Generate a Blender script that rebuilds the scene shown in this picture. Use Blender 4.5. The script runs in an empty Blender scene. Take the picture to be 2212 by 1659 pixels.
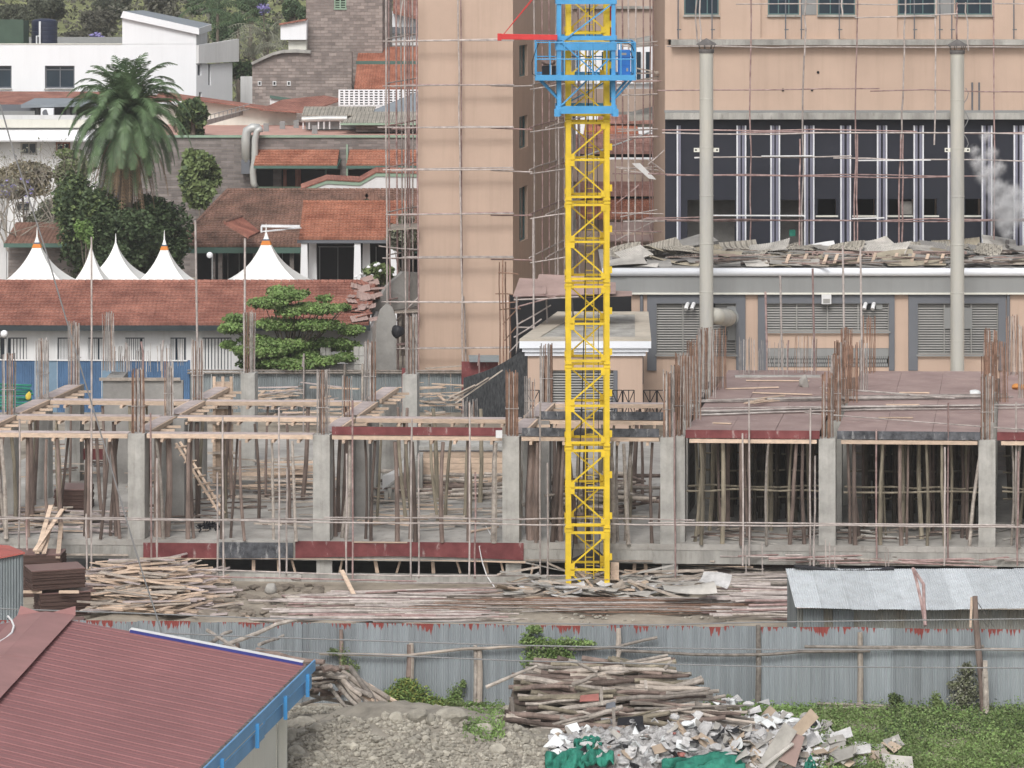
import bpy, math, random
import numpy as np
from mathutils import Vector, Matrix, Euler
R = math.radians
random.seed(7); rng = np.random.default_rng(7)
scene = bpy.context.scene
col = scene.collection
# ---------------- camera ----------------
F = 7080.0; HC = 23.3; U0 = 1106.0; V0 = -100.0      # focal length in 2212-px units, eye height, principal column, horizon row
cd = bpy.data.cameras.new('camera'); cam = bpy.data.objects.new('camera', cd); col.objects.link(cam)
cam.location = (0, 0, HC); cam.rotation_euler = (R(90), 0, 0)
cd.sensor_width = 36; cd.lens = 36 * F / 2212; cd.shift_y = -(829.5 - V0) / 2212
cd.clip_start = 1; cd.clip_end = 3000
scene.camera = cam
# ---------------- world, sun, exposure ----------------
SUN_EL, SUN_AZ = 45, 191          # azimuth clockwise from +Y : behind the camera, to the left
w = bpy.data.worlds.new('World'); scene.world = w; w.use_nodes = True
nt = w.node_tree; nt.nodes.clear()
sky = nt.nodes.new('ShaderNodeTexSky'); sky.sky_type = 'NISHITA'; sky.sun_disc = False
sky.sun_elevation = R(SUN_EL); sky.sun_rotation = R(SUN_AZ); sky.dust_density = 4; sky.ozone_density = 1; sky.air_density = 1
hs = nt.nodes.new('ShaderNodeHueSaturation'); hs.inputs['Saturation'].default_value = 0.30
bg = nt.nodes.new('ShaderNodeBackground'); bg.inputs[1].default_value = 0.15
wo = nt.nodes.new('ShaderNodeOutputWorld')
nt.links.new(sky.outputs[0], hs.inputs['Color']); nt.links.new(hs.outputs[0], bg.inputs[0]); nt.links.new(bg.outputs[0], wo.inputs[0])
sd = bpy.data.lights.new('sun', 'SUN'); sun = bpy.data.objects.new('sun', sd); col.objects.link(sun)
sd.energy = 1.6; sd.angle = R(16); sd.color = (1, .985, .955)
a = R(SUN_AZ); e = R(SUN_EL)
sdir = Vector((math.sin(a) * math.cos(e), math.cos(a) * math.cos(e), math.sin(e)))
sun.rotation_euler = sdir.to_track_quat('Z', 'Y').to_euler(); sun.location = (0, -20, 80)
vs = scene.view_settings; vs.view_transform = 'Standard'; vs.look = 'None'; vs.gamma = 1; vs.exposure = 0.07; vs.use_curve_mapping = False
scene.cycles.max_bounces = 6; scene.cycles.diffuse_bounces = 2; scene.cycles.volume_bounces = 2
# ---------------- coordinates ----------------
def PX(U, Y): return (U - U0) * Y / F
def PZ(V, Y): return HC - (V - V0) * Y / F
def P(U, V, Y): return Vector((PX(U, Y), Y, PZ(V, Y)))
def YG(V, z=0.0): return (HC - z) * F / (V - V0)        # depth at which height z shows in row V
def G(U, V, z=0.0):                                      # point of the level z seen at U,V
    Y = YG(V, z); return Vector((PX(U, Y), Y, z))
def rnd(a, b): return random.uniform(a, b)
# ---------------- mesh builder ----------------
class MB:
    def __init__(s): s.v = []; s.f = []; s.m = []; s.cur = 0
    def add(s, vs, fs):
        n = len(s.v); s.v.extend([tuple(p) for p in vs]); s.f.extend([tuple(i + n for i in f) for f in fs]); s.m.extend([s.cur] * len(fs)); return s
    def box(s, x0, x1, y0, y1, z0, z1):
        v = [(x0,y0,z0),(x1,y0,z0),(x1,y1,z0),(x0,y1,z0),(x0,y0,z1),(x1,y0,z1),(x1,y1,z1),(x0,y1,z1)]
        return s.add(v, [(0,3,2,1),(4,5,6,7),(0,1,5,4),(1,2,6,5),(2,3,7,6),(3,0,4,7)])
    def obox(s, c, sx, sy, sz, rot=(0,0,0)):             # centred oriented box
        M_ = Euler(rot).to_matrix(); c = Vector(c)
        v = [c + M_ @ Vector((x*sx/2, y*sy/2, z*sz/2)) for x,y,z in ((-1,-1,-1),(1,-1,-1),(1,1,-1),(-1,1,-1),(-1,-1,1),(1,-1,1),(1,1,1),(-1,1,1))]
        return s.add(v, [(0,3,2,1),(4,5,6,7),(0,1,5,4),(1,2,6,5),(2,3,7,6),(3,0,4,7)])
    def beam(s, a, b, wd, ht, up=(0,0,1)):               # rectangular bar from a to b
        a = Vector(a); b = Vector(b); d = (b - a).normalized(); up = Vector(up)
        if abs(d.dot(up)) > .98: up = Vector((0,1,0))
        x = d.cross(up).normalized(); z = x.cross(d).normalized()
        v = []
        for p in (a, b):
            for i, j in ((-1,-1),(1,-1),(1,1),(-1,1)): v.append(p + x*(i*wd/2) + z*(j*ht/2))
        return s.add(v, [(0,1,2,3),(7,6,5,4),(0,4,5,1),(1,5,6,2),(2,6,7,3),(3,7,4,0)])
    def tube(s, pts, r, n=7, caps=True, flat=None):      # r number or list
        pts = [Vector(p) for p in pts]; k = len(pts)
        if not isinstance(r, (list, tuple)): r = [r]*k
        d0 = (pts[1]-pts[0]).normalized(); up = Vector((0,0,1)) if abs(d0.z) < .9 else Vector((0,1,0))
        x = d0.cross(up).normalized(); vs = []
        for i, p in enumerate(pts):
            d = (pts[min(i+1,k-1)]-pts[max(i-1,0)]).normalized()
            x = (x - d*x.dot(d)).normalized(); y = d.cross(x)
            for j in range(n):
                t = 2*math.pi*j/n; vs.append(p + x*(math.cos(t)*r[i]) + y*(math.sin(t)*r[i]))
        fs = []
        for i in range(k-1):
            for j in range(n): fs.append((i*n+j, i*n+(j+1)%n, (i+1)*n+(j+1)%n, (i+1)*n+j))
        if caps: fs.append(tuple(range(n-1,-1,-1))); fs.append(tuple((k-1)*n+j for j in range(n)))
        return s.add(vs, fs)
    def slab(s, pts, th, nrm=None):                      # polygon pts (CCW from outside) thickened backwards
        pts = [Vector(p) for p in pts]; n = len(pts)
        if nrm is None:
            nrm = Vector((0,0,0))
            for i in range(n): nrm += (pts[i]-pts[0]).cross(pts[(i+1)%n]-pts[0])
            nrm.normalize()
        nrm = Vector(nrm); bk = [p - nrm*th for p in pts]
        fs = [tuple(range(n)), tuple(range(2*n-1, n-1, -1))] + [(i, i+n, (i+1)%n+n, (i+1)%n) for i in range(n)]
        return s.add(pts+bk, fs)
    def lathe(s, prof, c, n=20):                         # prof list of (r,z)
        c = Vector(c); vs = []
        for r_, z in prof:
            for j in range(n): t = 2*math.pi*j/n; vs.append(c + Vector((r_*math.cos(t), r_*math.sin(t), z)))
        fs = []
        for i in range(len(prof)-1):
            for j in range(n): fs.append((i*n+j, i*n+(j+1)%n, (i+1)*n+(j+1)%n, (i+1)*n+j))
        fs.append(tuple(range(n-1,-1,-1))); fs.append(tuple((len(prof)-1)*n+j for j in range(n)))
        return s.add(vs, fs)
    def grid(s, fn, nu, nv):                             # fn(i/nu, j/nv) -> point
        vs = [fn(i/nu, j/nv) for j in range(nv+1) for i in range(nu+1)]
        fs = [(j*(nu+1)+i, j*(nu+1)+i+1, (j+1)*(nu+1)+i+1, (j+1)*(nu+1)+i) for j in range(nv) for i in range(nu)]
        return s.add(vs, fs)
    def rock(s, c, r, sq=(1,1,1), seed=0, sub=2):
        import bmesh
        bm = bmesh.new(); bmesh.ops.create_icosphere(bm, subdivisions=sub, radius=1); rr = random.Random(seed)
        dirs = [(Vector((rr.gauss(0,1), rr.gauss(0,1), rr.gauss(0,1))).normalized(), rr.uniform(.62,.95)) for _ in range(9)]
        vs = []
        for v in bm.verts:
            p = v.co.copy()
            for d, k in dirs:
                q = p.dot(d)
                if q > k: p -= d*(q-k)
            p *= 1 + rr.uniform(-.04,.04)
            vs.append(Vector(c) + Vector((p.x*sq[0], p.y*sq[1], p.z*sq[2]))*r)
        fs = [tuple(v.index for v in f.verts) for f in bm.faces]; bm.free()
        return s.add(vs, fs)
def mesh_from(name, v, f, mi=None, smooth=False):
    me = bpy.data.meshes.new(name)
    if isinstance(v, np.ndarray):
        nq = len(f); k = f.shape[1]
        me.vertices.add(len(v)); me.vertices.foreach_set('co', v.astype(np.float32).ravel())
        me.loops.add(nq*k); me.loops.foreach_set('vertex_index', f.astype(np.int32).ravel())
        me.polygons.add(nq); me.polygons.foreach_set('loop_start', np.arange(0, nq*k, k, dtype=np.int32))
        me.update(calc_edges=True)
    else:
        me.from_pydata(v, [], f); me.update()
        if mi and max(mi) > 0: me.polygons.foreach_set('material_index', mi)
    n = len(me.polygons)
    if n and n < 30000:                                   # box-projected UVs in metres, u level, v up the slope
        nr = np.empty(n*3, np.float32); me.polygons.foreach_get('normal', nr); nr = nr.reshape(-1,3)
        tot = np.empty(n, np.int32); me.polygons.foreach_get('loop_total', tot)
        li = np.empty(len(me.loops), np.int32); me.loops.foreach_get('vertex_index', li)
        co = np.empty(len(me.vertices)*3, np.float32); me.vertices.foreach_get('co', co); co = co.reshape(-1,3)
        pn = np.repeat(nr, tot, axis=0); pc = co[li]
        u = np.stack([-pn[:,1], pn[:,0], np.zeros(len(pn))], 1); L = np.linalg.norm(u, axis=1, keepdims=True)
        u = np.where(L < .05, np.array([[1.,0,0]]), u/np.maximum(L,1e-6)); vv = np.cross(pn, u)
        uv = np.stack([(pc*u).sum(1), (pc*vv).sum(1)], 1).astype(np.float32)
        me.uv_layers.new(name='UVMap').data.foreach_set('uv', uv.ravel())
    if smooth: me.polygons.foreach_set('use_smooth', [True]*n)
    return me
def tag(o, label=None, cat=None, group=None, kind=None):
    if label: o['label'] = label
    if cat: o['category'] = cat
    if group: o['group'] = group
    if kind: o['kind'] = kind
    return o
def root(name, loc, label, cat, group=None):
    o = bpy.data.objects.new(name, None); col.objects.link(o); o.location = loc; o.empty_display_size = .2
    return tag(o, label, cat, group)
def wloc(o):
    p = Vector((0,0,0))
    while o is not None: p += o.location; o = o.parent
    return p
def put(name, mb, mats, parent=None, label=None, cat=None, group=None, kind=None, smooth=False, bevel=0):
    """one mesh object from world-space geometry"""
    if isinstance(mb, tuple): v, f = mb; mi = None
    else: v, f, mi = np.array(mb.v, dtype=float), mb.f, mb.m
    if parent is not None: o0 = wloc(parent); loc = Vector((0,0,0))
    else:
        lo = v.min(0); hi = v.max(0); o0 = Vector(((lo[0]+hi[0])/2, (lo[1]+hi[1])/2, lo[2])); loc = o0
    if kind == 'structure': o0 = Vector((0,0,0)); loc = o0
    vv = v - np.array(o0)
    me = mesh_from(name, vv if isinstance(mb, tuple) else vv.tolist(), f, mi, smooth)
    for m in (mats if isinstance(mats, (list, tuple)) else [mats]): me.materials.append(m)
    o = bpy.data.objects.new(name, me); col.objects.link(o); o.location = loc; o.parent = parent
    if bevel:
        b = o.modifiers.new('bevel', 'BEVEL'); b.width = bevel; b.segments = 1; b.limit_method = 'ANGLE'
    return tag(o, label, cat, group, kind)
def leafmesh(pts, size, nrm=None, flat=.5, asp=1.6, jit=.4):
    """pts Nx3 -> diamond leaves"""
    pts = np.asarray(pts, dtype=float); n = len(pts)
    d = rng.normal(size=(n,3)); d[:,2] *= flat; d /= np.linalg.norm(d,axis=1,keepdims=True)
    e_ = rng.normal(size=(n,3)); e_ = np.cross(d, e_); e_ /= np.linalg.norm(e_,axis=1,keepdims=True)
    s_ = size*(1+jit*(rng.random((n,1))*2-1)); a_ = d*s_*asp/2; b_ = e_*s_/2
    v = np.stack([pts-a_, pts+b_, pts+a_, pts-b_], 1).reshape(-1,3)
    f = np.arange(n*4).reshape(n,4)
    return v, f
def cluster_pts(c, rad, n, shell=.55):
    """n points in an ellipsoid, denser near its skin"""
    d = rng.normal(size=(n,3)); d /= np.linalg.norm(d,axis=1,keepdims=True)
    r_ = (shell + (1-shell)*rng.random((n,1)))*np.where(rng.random((n,1))<.25, rng.random((n,1)), 1)
    return np.array(c) + d*r_*np.array(rad)
WORD = {'polepale':'pale','timbergrey':'grey weathered','polegreen':'olive tinted','pole':'dark brown','timber':'tan','soffit':'pinkish','scaf':'pale rusty','scafred':'reddish','rebar':'grey','rust':'rusty','litterwhite':'white','scrapgrey':'grey','card':'tan','canopy':'brown','asb':'buff corrugated','irontan':'stained','white2':'whitish','concd':'dark grey','soot':'sooty','bag':'glossy pale','redfaded':'faded red','black':'black'}
def zl(base, m, a, b=None):                               # look + place inside its heap
    s = WORD.get(m,'')+' '+base+', '
    if b is not None: s += ('upper ' if b < .34 else 'middle ' if b < .67 else 'lower ')
    return (s + ('left' if a < .25 else 'centre left' if a < .5 else 'centre right' if a < .75 else 'right') + ' part').strip()
# ---------------- materials ----------------
def M(name, c, rough=.8, var=.15, sc=1.5, bump=0, bs=30, rn=0, metal=0, spec=.3, c2=None, streak=None, det=4, trans=0):
    m = bpy.data.materials.new(name); m.use_nodes = True; t = m.node_tree; N = t.nodes; L = t.links
    b = N['Principled BSDF']; b.inputs['Roughness'].default_value = rough; b.inputs['Metallic'].default_value = metal
    b.inputs['Specular IOR Level'].default_value = spec
    if trans: pass
    tc = N.new('ShaderNodeTexCoord'); mp = N.new('ShaderNodeMapping'); L.new(tc.outputs['Object'], mp.inputs[0])
    if streak: mp.inputs['Scale'].default_value = streak
    no = N.new('ShaderNodeTexNoise'); no.inputs['Scale'].default_value = sc; no.inputs['Detail'].default_value = det; no.inputs['Roughness'].default_value = .65
    L.new(mp.outputs[0], no.inputs['Vector'])
    cr = N.new('ShaderNodeValToRGB'); cr.color_ramp.elements[0].position = .3; cr.color_ramp.elements[1].position = .7
    ca = [max(x*(1-var),0) for x in c]; cb = list(c2) if c2 else [min(x*(1+var),1) for x in c]
    cr.color_ramp.elements[0].color = (*ca,1); cr.color_ramp.elements[1].color = (*cb,1); L.new(no.outputs[0], cr.inputs[0])
    out = cr.outputs[0]
    if rn:
        oi = N.new('ShaderNodeObjectInfo'); mr = N.new('ShaderNodeMapRange'); mr.inputs[3].default_value = 1-rn; mr.inputs[4].default_value = 1+rn*.7
        L.new(oi.outputs['Random'], mr.inputs[0]); mx = N.new('ShaderNodeMix'); mx.data_type = 'RGBA'; mx.blend_type = 'MULTIPLY'; mx.inputs[0].default_value = 1
        L.new(out, mx.inputs[6]); L.new(mr.outputs[0], mx.inputs[7]); out = mx.outputs[2]
    L.new(out, b.inputs['Base Color'])
    if bump:
        n2 = N.new('ShaderNodeTexNoise'); n2.inputs['Scale'].default_value = bs; n2.inputs['Detail'].default_value = 3; L.new(mp.outputs[0], n2.inputs['Vector'])
        bp = N.new('ShaderNodeBump'); bp.inputs['Strength'].default_value = bump; bp.inputs['Distance'].default_value = .03; L.new(n2.outputs[0], bp.inputs['Height']); L.new(bp.outputs[0], b.inputs['Normal'])
    m['out'] = 0
    return m
def nodes(m): return m.node_tree.nodes, m.node_tree.links, m.node_tree.nodes['Principled BSDF']
def basecol(m):                                           # socket now feeding Base Color
    b = m.node_tree.nodes['Principled BSDF']; return b.inputs['Base Color'].links[0].from_socket
def mixin(m, fac, colr, mode='MIX'):
    N, L, b = nodes(m); src = basecol(m); mx = N.new('ShaderNodeMix'); mx.data_type = 'RGBA'; mx.blend_type = mode
    if hasattr(fac, 'links') or not isinstance(fac, (int,float)): L.new(fac, mx.inputs[0])
    else: mx.inputs[0].default_value = fac
    L.new(src, mx.inputs[6])
    if isinstance(colr, tuple): mx.inputs[7].default_value = (*colr, 1)
    else: L.new(colr, mx.inputs[7])
    L.new(mx.outputs[2], b.inputs['Base Color']); return m
def tilemat(name, c, row=.3, wid=.22, bumpd=.05, var=.35, c2=None):
    """clay roof tiles on metre UVs: courses up the slope, rolls across"""
    m = M(name, c, rough=.85, var=var, sc=.7, c2=c2); N, L, b = nodes(m)
    uv = N.new('ShaderNodeUVMap'); br = N.new('ShaderNodeTexBrick'); br.offset = .0
    br.inputs['Scale'].default_value = 1; br.inputs['Brick Width'].default_value = wid; br.inputs['Row Height'].default_value = row
    br.inputs['Mortar Size'].default_value = .0; br.inputs['Color1'].default_value = (.88,.88,.88,1); br.inputs['Color2'].default_value = (1.06,1.04,1.03,1)
    L.new(uv.outputs[0], br.inputs[0]); mixin(m, 1.0, br.outputs[0], 'MULTIPLY')
    sp = N.new('ShaderNodeSeparateXYZ'); L.new(uv.outputs[0], sp.inputs[0])
    def wave(sock, period, kind):
        a_ = N.new('ShaderNodeMath'); a_.operation = 'MULTIPLY'; a_.inputs[1].default_value = (2*math.pi if kind == 'sin' else 1)/period; L.new(sock, a_.inputs[0])
        s_ = N.new('ShaderNodeMath'); s_.operation = 'SINE' if kind == 'sin' else 'FRACT'; L.new(a_.outputs[0], s_.inputs[0]); return s_.outputs[0]
    wx = wave(sp.outputs[0], wid, 'sin'); wy = wave(sp.outputs[1], row, 'fract')
    inv = N.new('ShaderNodeMath'); inv.operation = 'SUBTRACT'; inv.inputs[0].default_value = 1; L.new(wy, inv.inputs[1])
    ad = N.new('ShaderNodeMath'); ad.operation = 'MULTIPLY_ADD'; ad.inputs[1].default_value = .35; L.new(wx, ad.inputs[0]); L.new(inv.outputs[0], ad.inputs[2])
    bp = N.new('ShaderNodeBump'); bp.inputs['Strength'].default_value = 1; bp.inputs['Distance'].default_value = bumpd; L.new(ad.outputs[0], bp.inputs['Height']); L.new(bp.outputs[0], b.inputs['Normal'])
    return m
def corrmat(name, c, per=.08, dist=.02, **k):
    m = M(name, c, **k); N, L, b = nodes(m); uv = N.new('ShaderNodeUVMap'); sp = N.new('ShaderNodeSeparateXYZ'); L.new(uv.outputs[0], sp.inputs[0])
    a_ = N.new('ShaderNodeMath'); a_.operation = 'MULTIPLY'; a_.inputs[1].default_value = 2*math.pi/per; L.new(sp.outputs[0], a_.inputs[0])
    s_ = N.new('ShaderNodeMath'); s_.operation = 'SINE'; L.new(a_.outputs[0], s_.inputs[0])
    bp = N.new('ShaderNodeBump'); bp.inputs['Distance'].default_value = dist; L.new(s_.outputs[0], bp.inputs['Height']); L.new(bp.outputs[0], b.inputs['Normal']); return m
def stonemat(name, c, bw=.6, rh=.25, mort=(.3,.28,.26), v=.35):
    m = M(name, c, rough=.95, var=.2, sc=1.2, c2=None); N, L, b = nodes(m); uv = N.new('ShaderNodeUVMap')
    br = N.new('ShaderNodeTexBrick'); br.inputs['Scale'].default_value = 1; br.inputs['Brick Width'].default_value = bw; br.inputs['Row Height'].default_value = rh
    br.inputs['Mortar Size'].default_value = .015; br.inputs['Mortar Smooth'].default_value = .4; br.inputs['Bias'].default_value = -.2
    br.inputs['Color1'].default_value = (1-v,1-v,1-v,1); br.inputs['Color2'].default_value = (1+v,1+v*.95,1+v*.9,1); br.inputs['Mortar'].default_value = (*[x/c[0]*.9 for x in mort],1)
    L.new(uv.outputs[0], br.inputs[0]); mixin(m, 1.0, br.outputs[0], 'MULTIPLY')
    bp = N.new('ShaderNodeBump'); bp.inputs['Distance'].default_value = .03; bp.invert = True; L.new(br.outputs['Fac'], bp.inputs['Height']); L.new(bp.outputs[0], b.inputs['Normal']); return m
mt = {}
mt['peach'] = M('peach_render', (.515,.382,.302), .9, .06, .35, .15, 25)
mt['peach_band'] = M('peach_stained', (.50,.385,.32), .9, .10, .5, .1, 25, streak=(1,1,.3))
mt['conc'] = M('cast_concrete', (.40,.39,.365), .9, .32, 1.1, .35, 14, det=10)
mt['concd'] = M('darker_concrete', (.27,.26,.245), .9, .28, .7, .4, 12, det=8)  # darker concrete; on the inner columns it stands in for shade
mt['concw'] = M('weathered_concrete', (.36,.35,.325), .92, .35, 1.1, .4, 10, streak=(1,1,.35), det=8)
mt['slabtop'] = M('slab_dusty', (.37,.35,.32), .95, .3, .55, .5, 6, det=10, c2=(.48,.46,.43))
mt['ply'] = M('film_faced_plywood_top', (.30,.20,.185), .55, .22, .5, .1, 8, rn=.14, spec=.5, det=8, c2=(.40,.29,.265))
mt['plyedge'] = M('plywood_edge', (.10,.062,.052), .8, .3, 4, .5, 40, streak=(.3,.3,8))
mt['plystack'] = M('plywood_film', (.21,.125,.115), .35, .15, .8, 0, rn=.1, spec=.6)
mt['redboard'] = M('red_form_board', (.15,.036,.04), .6, .25, 1.5, .1, 12, c2=(.23,.07,.07), det=8)
mt['blackboard'] = M('black_form_board', (.03,.034,.042), .6, .4, 3.5, .1, 12, c2=(.15,.155,.17), det=10)
mt['timber'] = M('fresh_timber', (.56,.43,.33), .85, .2, 3, .2, 30, rn=.25, streak=(1,1,4))
mt['timbergrey'] = M('weathered_timber', (.40,.345,.295), .9, .3, 3, .3, 30, rn=.3)
mt['soffit'] = M('soffit_board', (.46,.39,.375), .8, .25, 2, rn=.15)
mt['pole'] = M('bark_pole', (.185,.14,.12), .95, .45, 3, .8, 18, rn=.5, streak=(1,1,.3))
mt['polegreen'] = M('green_bark_pole', (.235,.205,.155), .95, .4, 3, .8, 18, rn=.35, streak=(1,1,.3))
mt['polepale'] = M('pale_pole', (.33,.285,.25), .95, .45, 4, .7, 18, rn=.45, c2=(.47,.42,.37))
mt['scaf'] = M('scaffold_tube', (.44,.375,.345), .75, .35, 2.5, .3, 20, rn=.25, c2=(.56,.50,.47))
mt['scafred'] = M('red_scaffold_tube', (.31,.18,.165), .75, .35, 2.5, .3, 20, rn=.25, c2=(.46,.34,.32))
mt['rebar'] = M('grey_rebar', (.40,.355,.33), .8, .4, 3, .4, 60, rn=.35, c2=(.55,.51,.48))
mt['rust'] = M('rusty_rebar', (.25,.145,.10), .85, .4, 3, .4, 60, rn=.35, c2=(.38,.235,.17))
mt['iron'] = M('weathered_galvanised', (.29,.335,.35), .55, .16, .6, 0, rn=.16, metal=.25, spec=.4, streak=(3,3,.5), det=6)
mt['ironlt'] = M('bright_galvanised', (.58,.61,.63), .5, .12, .8, 0, rn=.12, metal=.2, spec=.5, streak=(3,3,.5), det=6)
mt['irontan'] = M('rusty_galvanised', (.34,.30,.23), .7, .25, 1.2, 0, rn=.2, metal=.1)
mt['redroof'] = M('red_coated_steel', (.25,.105,.104), .5, .12, .35, 0, spec=.4, det=8)
mt['redcap'] = M('red_steel_cap', (.31,.155,.145), .5, .15, .8, 0, spec=.4)
mt['bluefascia'] = M('blue_board', (.13,.31,.54), .55, .12, 1, 0, spec=.4)
mt['bluepost'] = M('bright_blue_bracket', (.06,.27,.56), .5, .08, 1)
mt['yellow'] = M('yellow_crane_paint', (.70,.49,.028), .5, .18, 1.4, spec=.4, det=10)
mt['skyblue'] = M('sky_blue_paint', (.075,.32,.60), .5, .12, 1.5, spec=.4, det=8)
mt['boxblue'] = M('cabinet_blue', (.02,.16,.50), .4, .05, 1, spec=.5)
mt['cranered'] = M('crane_red', (.58,.05,.05), .5, .1, 1)
mt['white'] = M('white_paint', (.80,.81,.83), .8, .03, .3, streak=(1,1,.3))
mt['cream'] = M('cream_paint', (.70,.69,.62), .8, .04, .5)
mt['white2'] = M('white_dirty', (.68,.68,.68), .85, .08, .8, streak=(1,1,.2))
mt['gutter'] = M('gutter_white', (.78,.80,.84), .45, .05, .5, spec=.5)
mt['tent'] = M('tent_fabric', (.80,.80,.78), .75, .03, .5)
mt['navy'] = M('navy_cladding', (.021,.023,.034), .6, .12, .6, spec=.3)
mt['dark'] = M('inner_shade', (.014,.014,.016), .9, .2, 1)  # near-black colour standing in for shade inside openings and recesses
mt['glass'] = M('window_glass', (.02,.035,.05), .12, .2, .5, spec=.7)
mt['gframe'] = M('teal_window_frame', (.10,.17,.17), .5, .1, 1)
mt['alu'] = M('silver_mullion', (.80,.81,.85), .4, .05, 1, spec=.5)
mt['alug'] = M('grey_mullion', (.21,.21,.27), .5, .1, 1)
mt['greyframe'] = M('grey_render', (.145,.153,.17), .85, .07, .6)
mt['greyfas'] = M('grey_fascia', (.26,.265,.262), .85, .06, .3)
mt['louvre'] = M('louvre_steel', (.30,.295,.28), .6, .08, 1)
mt['tile'] = tilemat('clay_tiles', (.31,.125,.095), c2=(.43,.20,.15), row=.33)
mt['tilebright'] = tilemat('orange_clay_tiles', (.42,.155,.095), row=.36, c2=(.52,.235,.155))
mt['tilebrown'] = tilemat('brown_clay_tiles', (.20,.12,.09), row=.33, wid=.25, bumpd=.07, c2=(.33,.19,.145))
mt['tilepink'] = tilemat('pink_clay_tiles', (.37,.19,.155), row=.33, wid=.3, bumpd=.08, c2=(.48,.28,.235))
mt['gutterdark'] = M('dark_gutter', (.035,.045,.05), .6)
mt['greentrim'] = M('green_trim', (.085,.15,.125), .7, .12, 1)
mt['palegreen'] = M('pale_green_trim', (.27,.37,.28), .8, .12, 1)
mt['stone'] = stonemat('dressed_stone', (.30,.255,.235), v=.28)
mt['stonedark'] = stonemat('dark_stone', (.235,.21,.20), .9, .2, v=.25)
mt['terrace'] = M('terrace_screed', (.50,.30,.25), .9, .15, .6, det=8)
mt['asb'] = corrmat('fibre_cement', (.37,.34,.29), .3, .06, rough=.95, var=.25, sc=.8)
mt['slate'] = M('grey_roof', (.23,.255,.28), .8, .08, .5)
mt['dirt'] = M('dirt', (.31,.27,.22), .97, .35, .8, .6, 5, det=10)
mt['rubble'] = M('rubble_earth', (.27,.245,.205), .97, .35, .9, 1, 4, det=12)
mt['rock'] = M('rock', (.34,.315,.265), .95, .35, 2.5, .8, 9, rn=.25, det=8)
mt['grassg'] = M('grass_soil', (.20,.215,.10), .95, .4, .6, .8, 6, det=10)
mt['leaf'] = M('leaf_green', (.145,.195,.075), .6, .4, 1.6, spec=.25, c2=(.24,.31,.125))
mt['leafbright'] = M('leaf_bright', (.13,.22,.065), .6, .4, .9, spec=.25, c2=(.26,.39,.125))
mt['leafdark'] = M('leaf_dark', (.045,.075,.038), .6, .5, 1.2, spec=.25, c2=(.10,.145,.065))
mt['leafdull'] = M('leaf_dull', (.12,.14,.075), .7, .5, .6, spec=.2, c2=(.21,.23,.13))
mt['leafgrey'] = M('leaf_grey', (.23,.245,.18), .7, .4, .8, spec=.2, c2=(.33,.33,.26))
mt['palm'] = M('palm_frond', (.06,.11,.05), .5, .45, .8, spec=.35, c2=(.15,.235,.11))
mt['palmdead'] = M('palm_skirt', (.24,.17,.11), .9, .4, 1.5)
mt['jac'] = M('jacaranda_bloom', (.26,.23,.48), .8, .2, 2)
mt['bark'] = M('bark', (.15,.125,.10), .95, .3, 3, .6, 15)
mt['twig'] = M('grey_twigs', (.28,.25,.21), .95, .3, 3)
mt['chim'] = M('chimney_steel', (.50,.515,.52), .45, .12, .5, metal=.2, spec=.5, streak=(1,1,.25), det=8, c2=(.56,.55,.50))
mt['chimw'] = M('chimney_steel_stained', (.50,.50,.48), .5, .14, .6, metal=.15, streak=(1,1,.2), det=8, c2=(.58,.55,.47))
mt['soot'] = M('sooty_steel', (.13,.12,.115), .8, .4, 3)
mt['greennet'] = M('green_netting', (.02,.15,.11), .85, .3, 1.5, .3, 15, c2=(.045,.28,.20))
mt['bluewall'] = corrmat('blue_painted_iron', (.08,.155,.28), .09, .015, rough=.7, var=.25, sc=.7)
mt['bluewall2'] = M('light_blue_panel', (.16,.24,.32), .7, .15, .7)
mt['litterwhite'] = M('plaster_scrap', (.52,.51,.505), .9, .25, 3, .7, 9, rn=.22)
mt['card'] = M('cardboard', (.43,.34,.26), .9, .15, 2, rn=.2)
mt['scrapgrey'] = M('scrap_sheet', (.40,.38,.35), .85, .3, 1.5, rn=.3, det=8)
mt['black'] = M('black_plastic', (.015,.015,.018), .5, .1, 1)
mt['cable'] = M('overhead_cable', (.22,.22,.22), .6, .1, 1)
mt['bag'] = M('plastic_bag', (.70,.72,.72), .4, .1, 2, .4, 12)
mt['yellowbag'] = M('yellow_cloth', (.65,.50,.08), .7, .1, 2)
mt['orange'] = M('orange_sheet', (.65,.28,.08), .6, .15, 3)
mt['canopy'] = M('rusted_sheet', (.33,.235,.21), .8, .18, .6, rn=.1, det=8)
mt['skin'] = M('skin', (.13,.07,.045), .6)
mt['clothdark'] = M('dark_work_clothes', (.05,.05,.055), .9, .2, 6)
mt['ironcorr'] = corrmat('grey_fence_iron', (.24,.27,.28), .09, .02, rough=.6, var=.25, sc=.8, streak=(2,2,.5))
mt['tankblue'] = M('tank_plastic', (.016,.022,.05), .5, .1, 1, spec=.5)
mt['greenscreen'] = M('green_screen', (.065,.10,.075), .85, .12, 1)
mt['bluefascia2'] = M('dark_blue_trim', (.04,.05,.22), .5, .1)
mt['redboard2'] = M('faded_red_sheet', (.40,.11,.09), .6, .12, .8)
mt['irontancorr'] = corrmat('stained_iron', (.30,.27,.21), .09, .02, rough=.7, var=.3, sc=.9, streak=(2,2,.4), c2=(.30,.32,.31))
mt['dirtdark'] = M('mud', (.20,.17,.14), .95, .3, 2, .6, 8, det=8)
mt['poleshade'] = M('shade_wood', (.09,.075,.06), .95, .4, 3, .6, 8, det=8)  # wood darkened in colour for shade under the decks and inside the pile
mt['redfaded'] = M('faded_red_board', (.33,.13,.11), .7, .2, 2)
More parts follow.
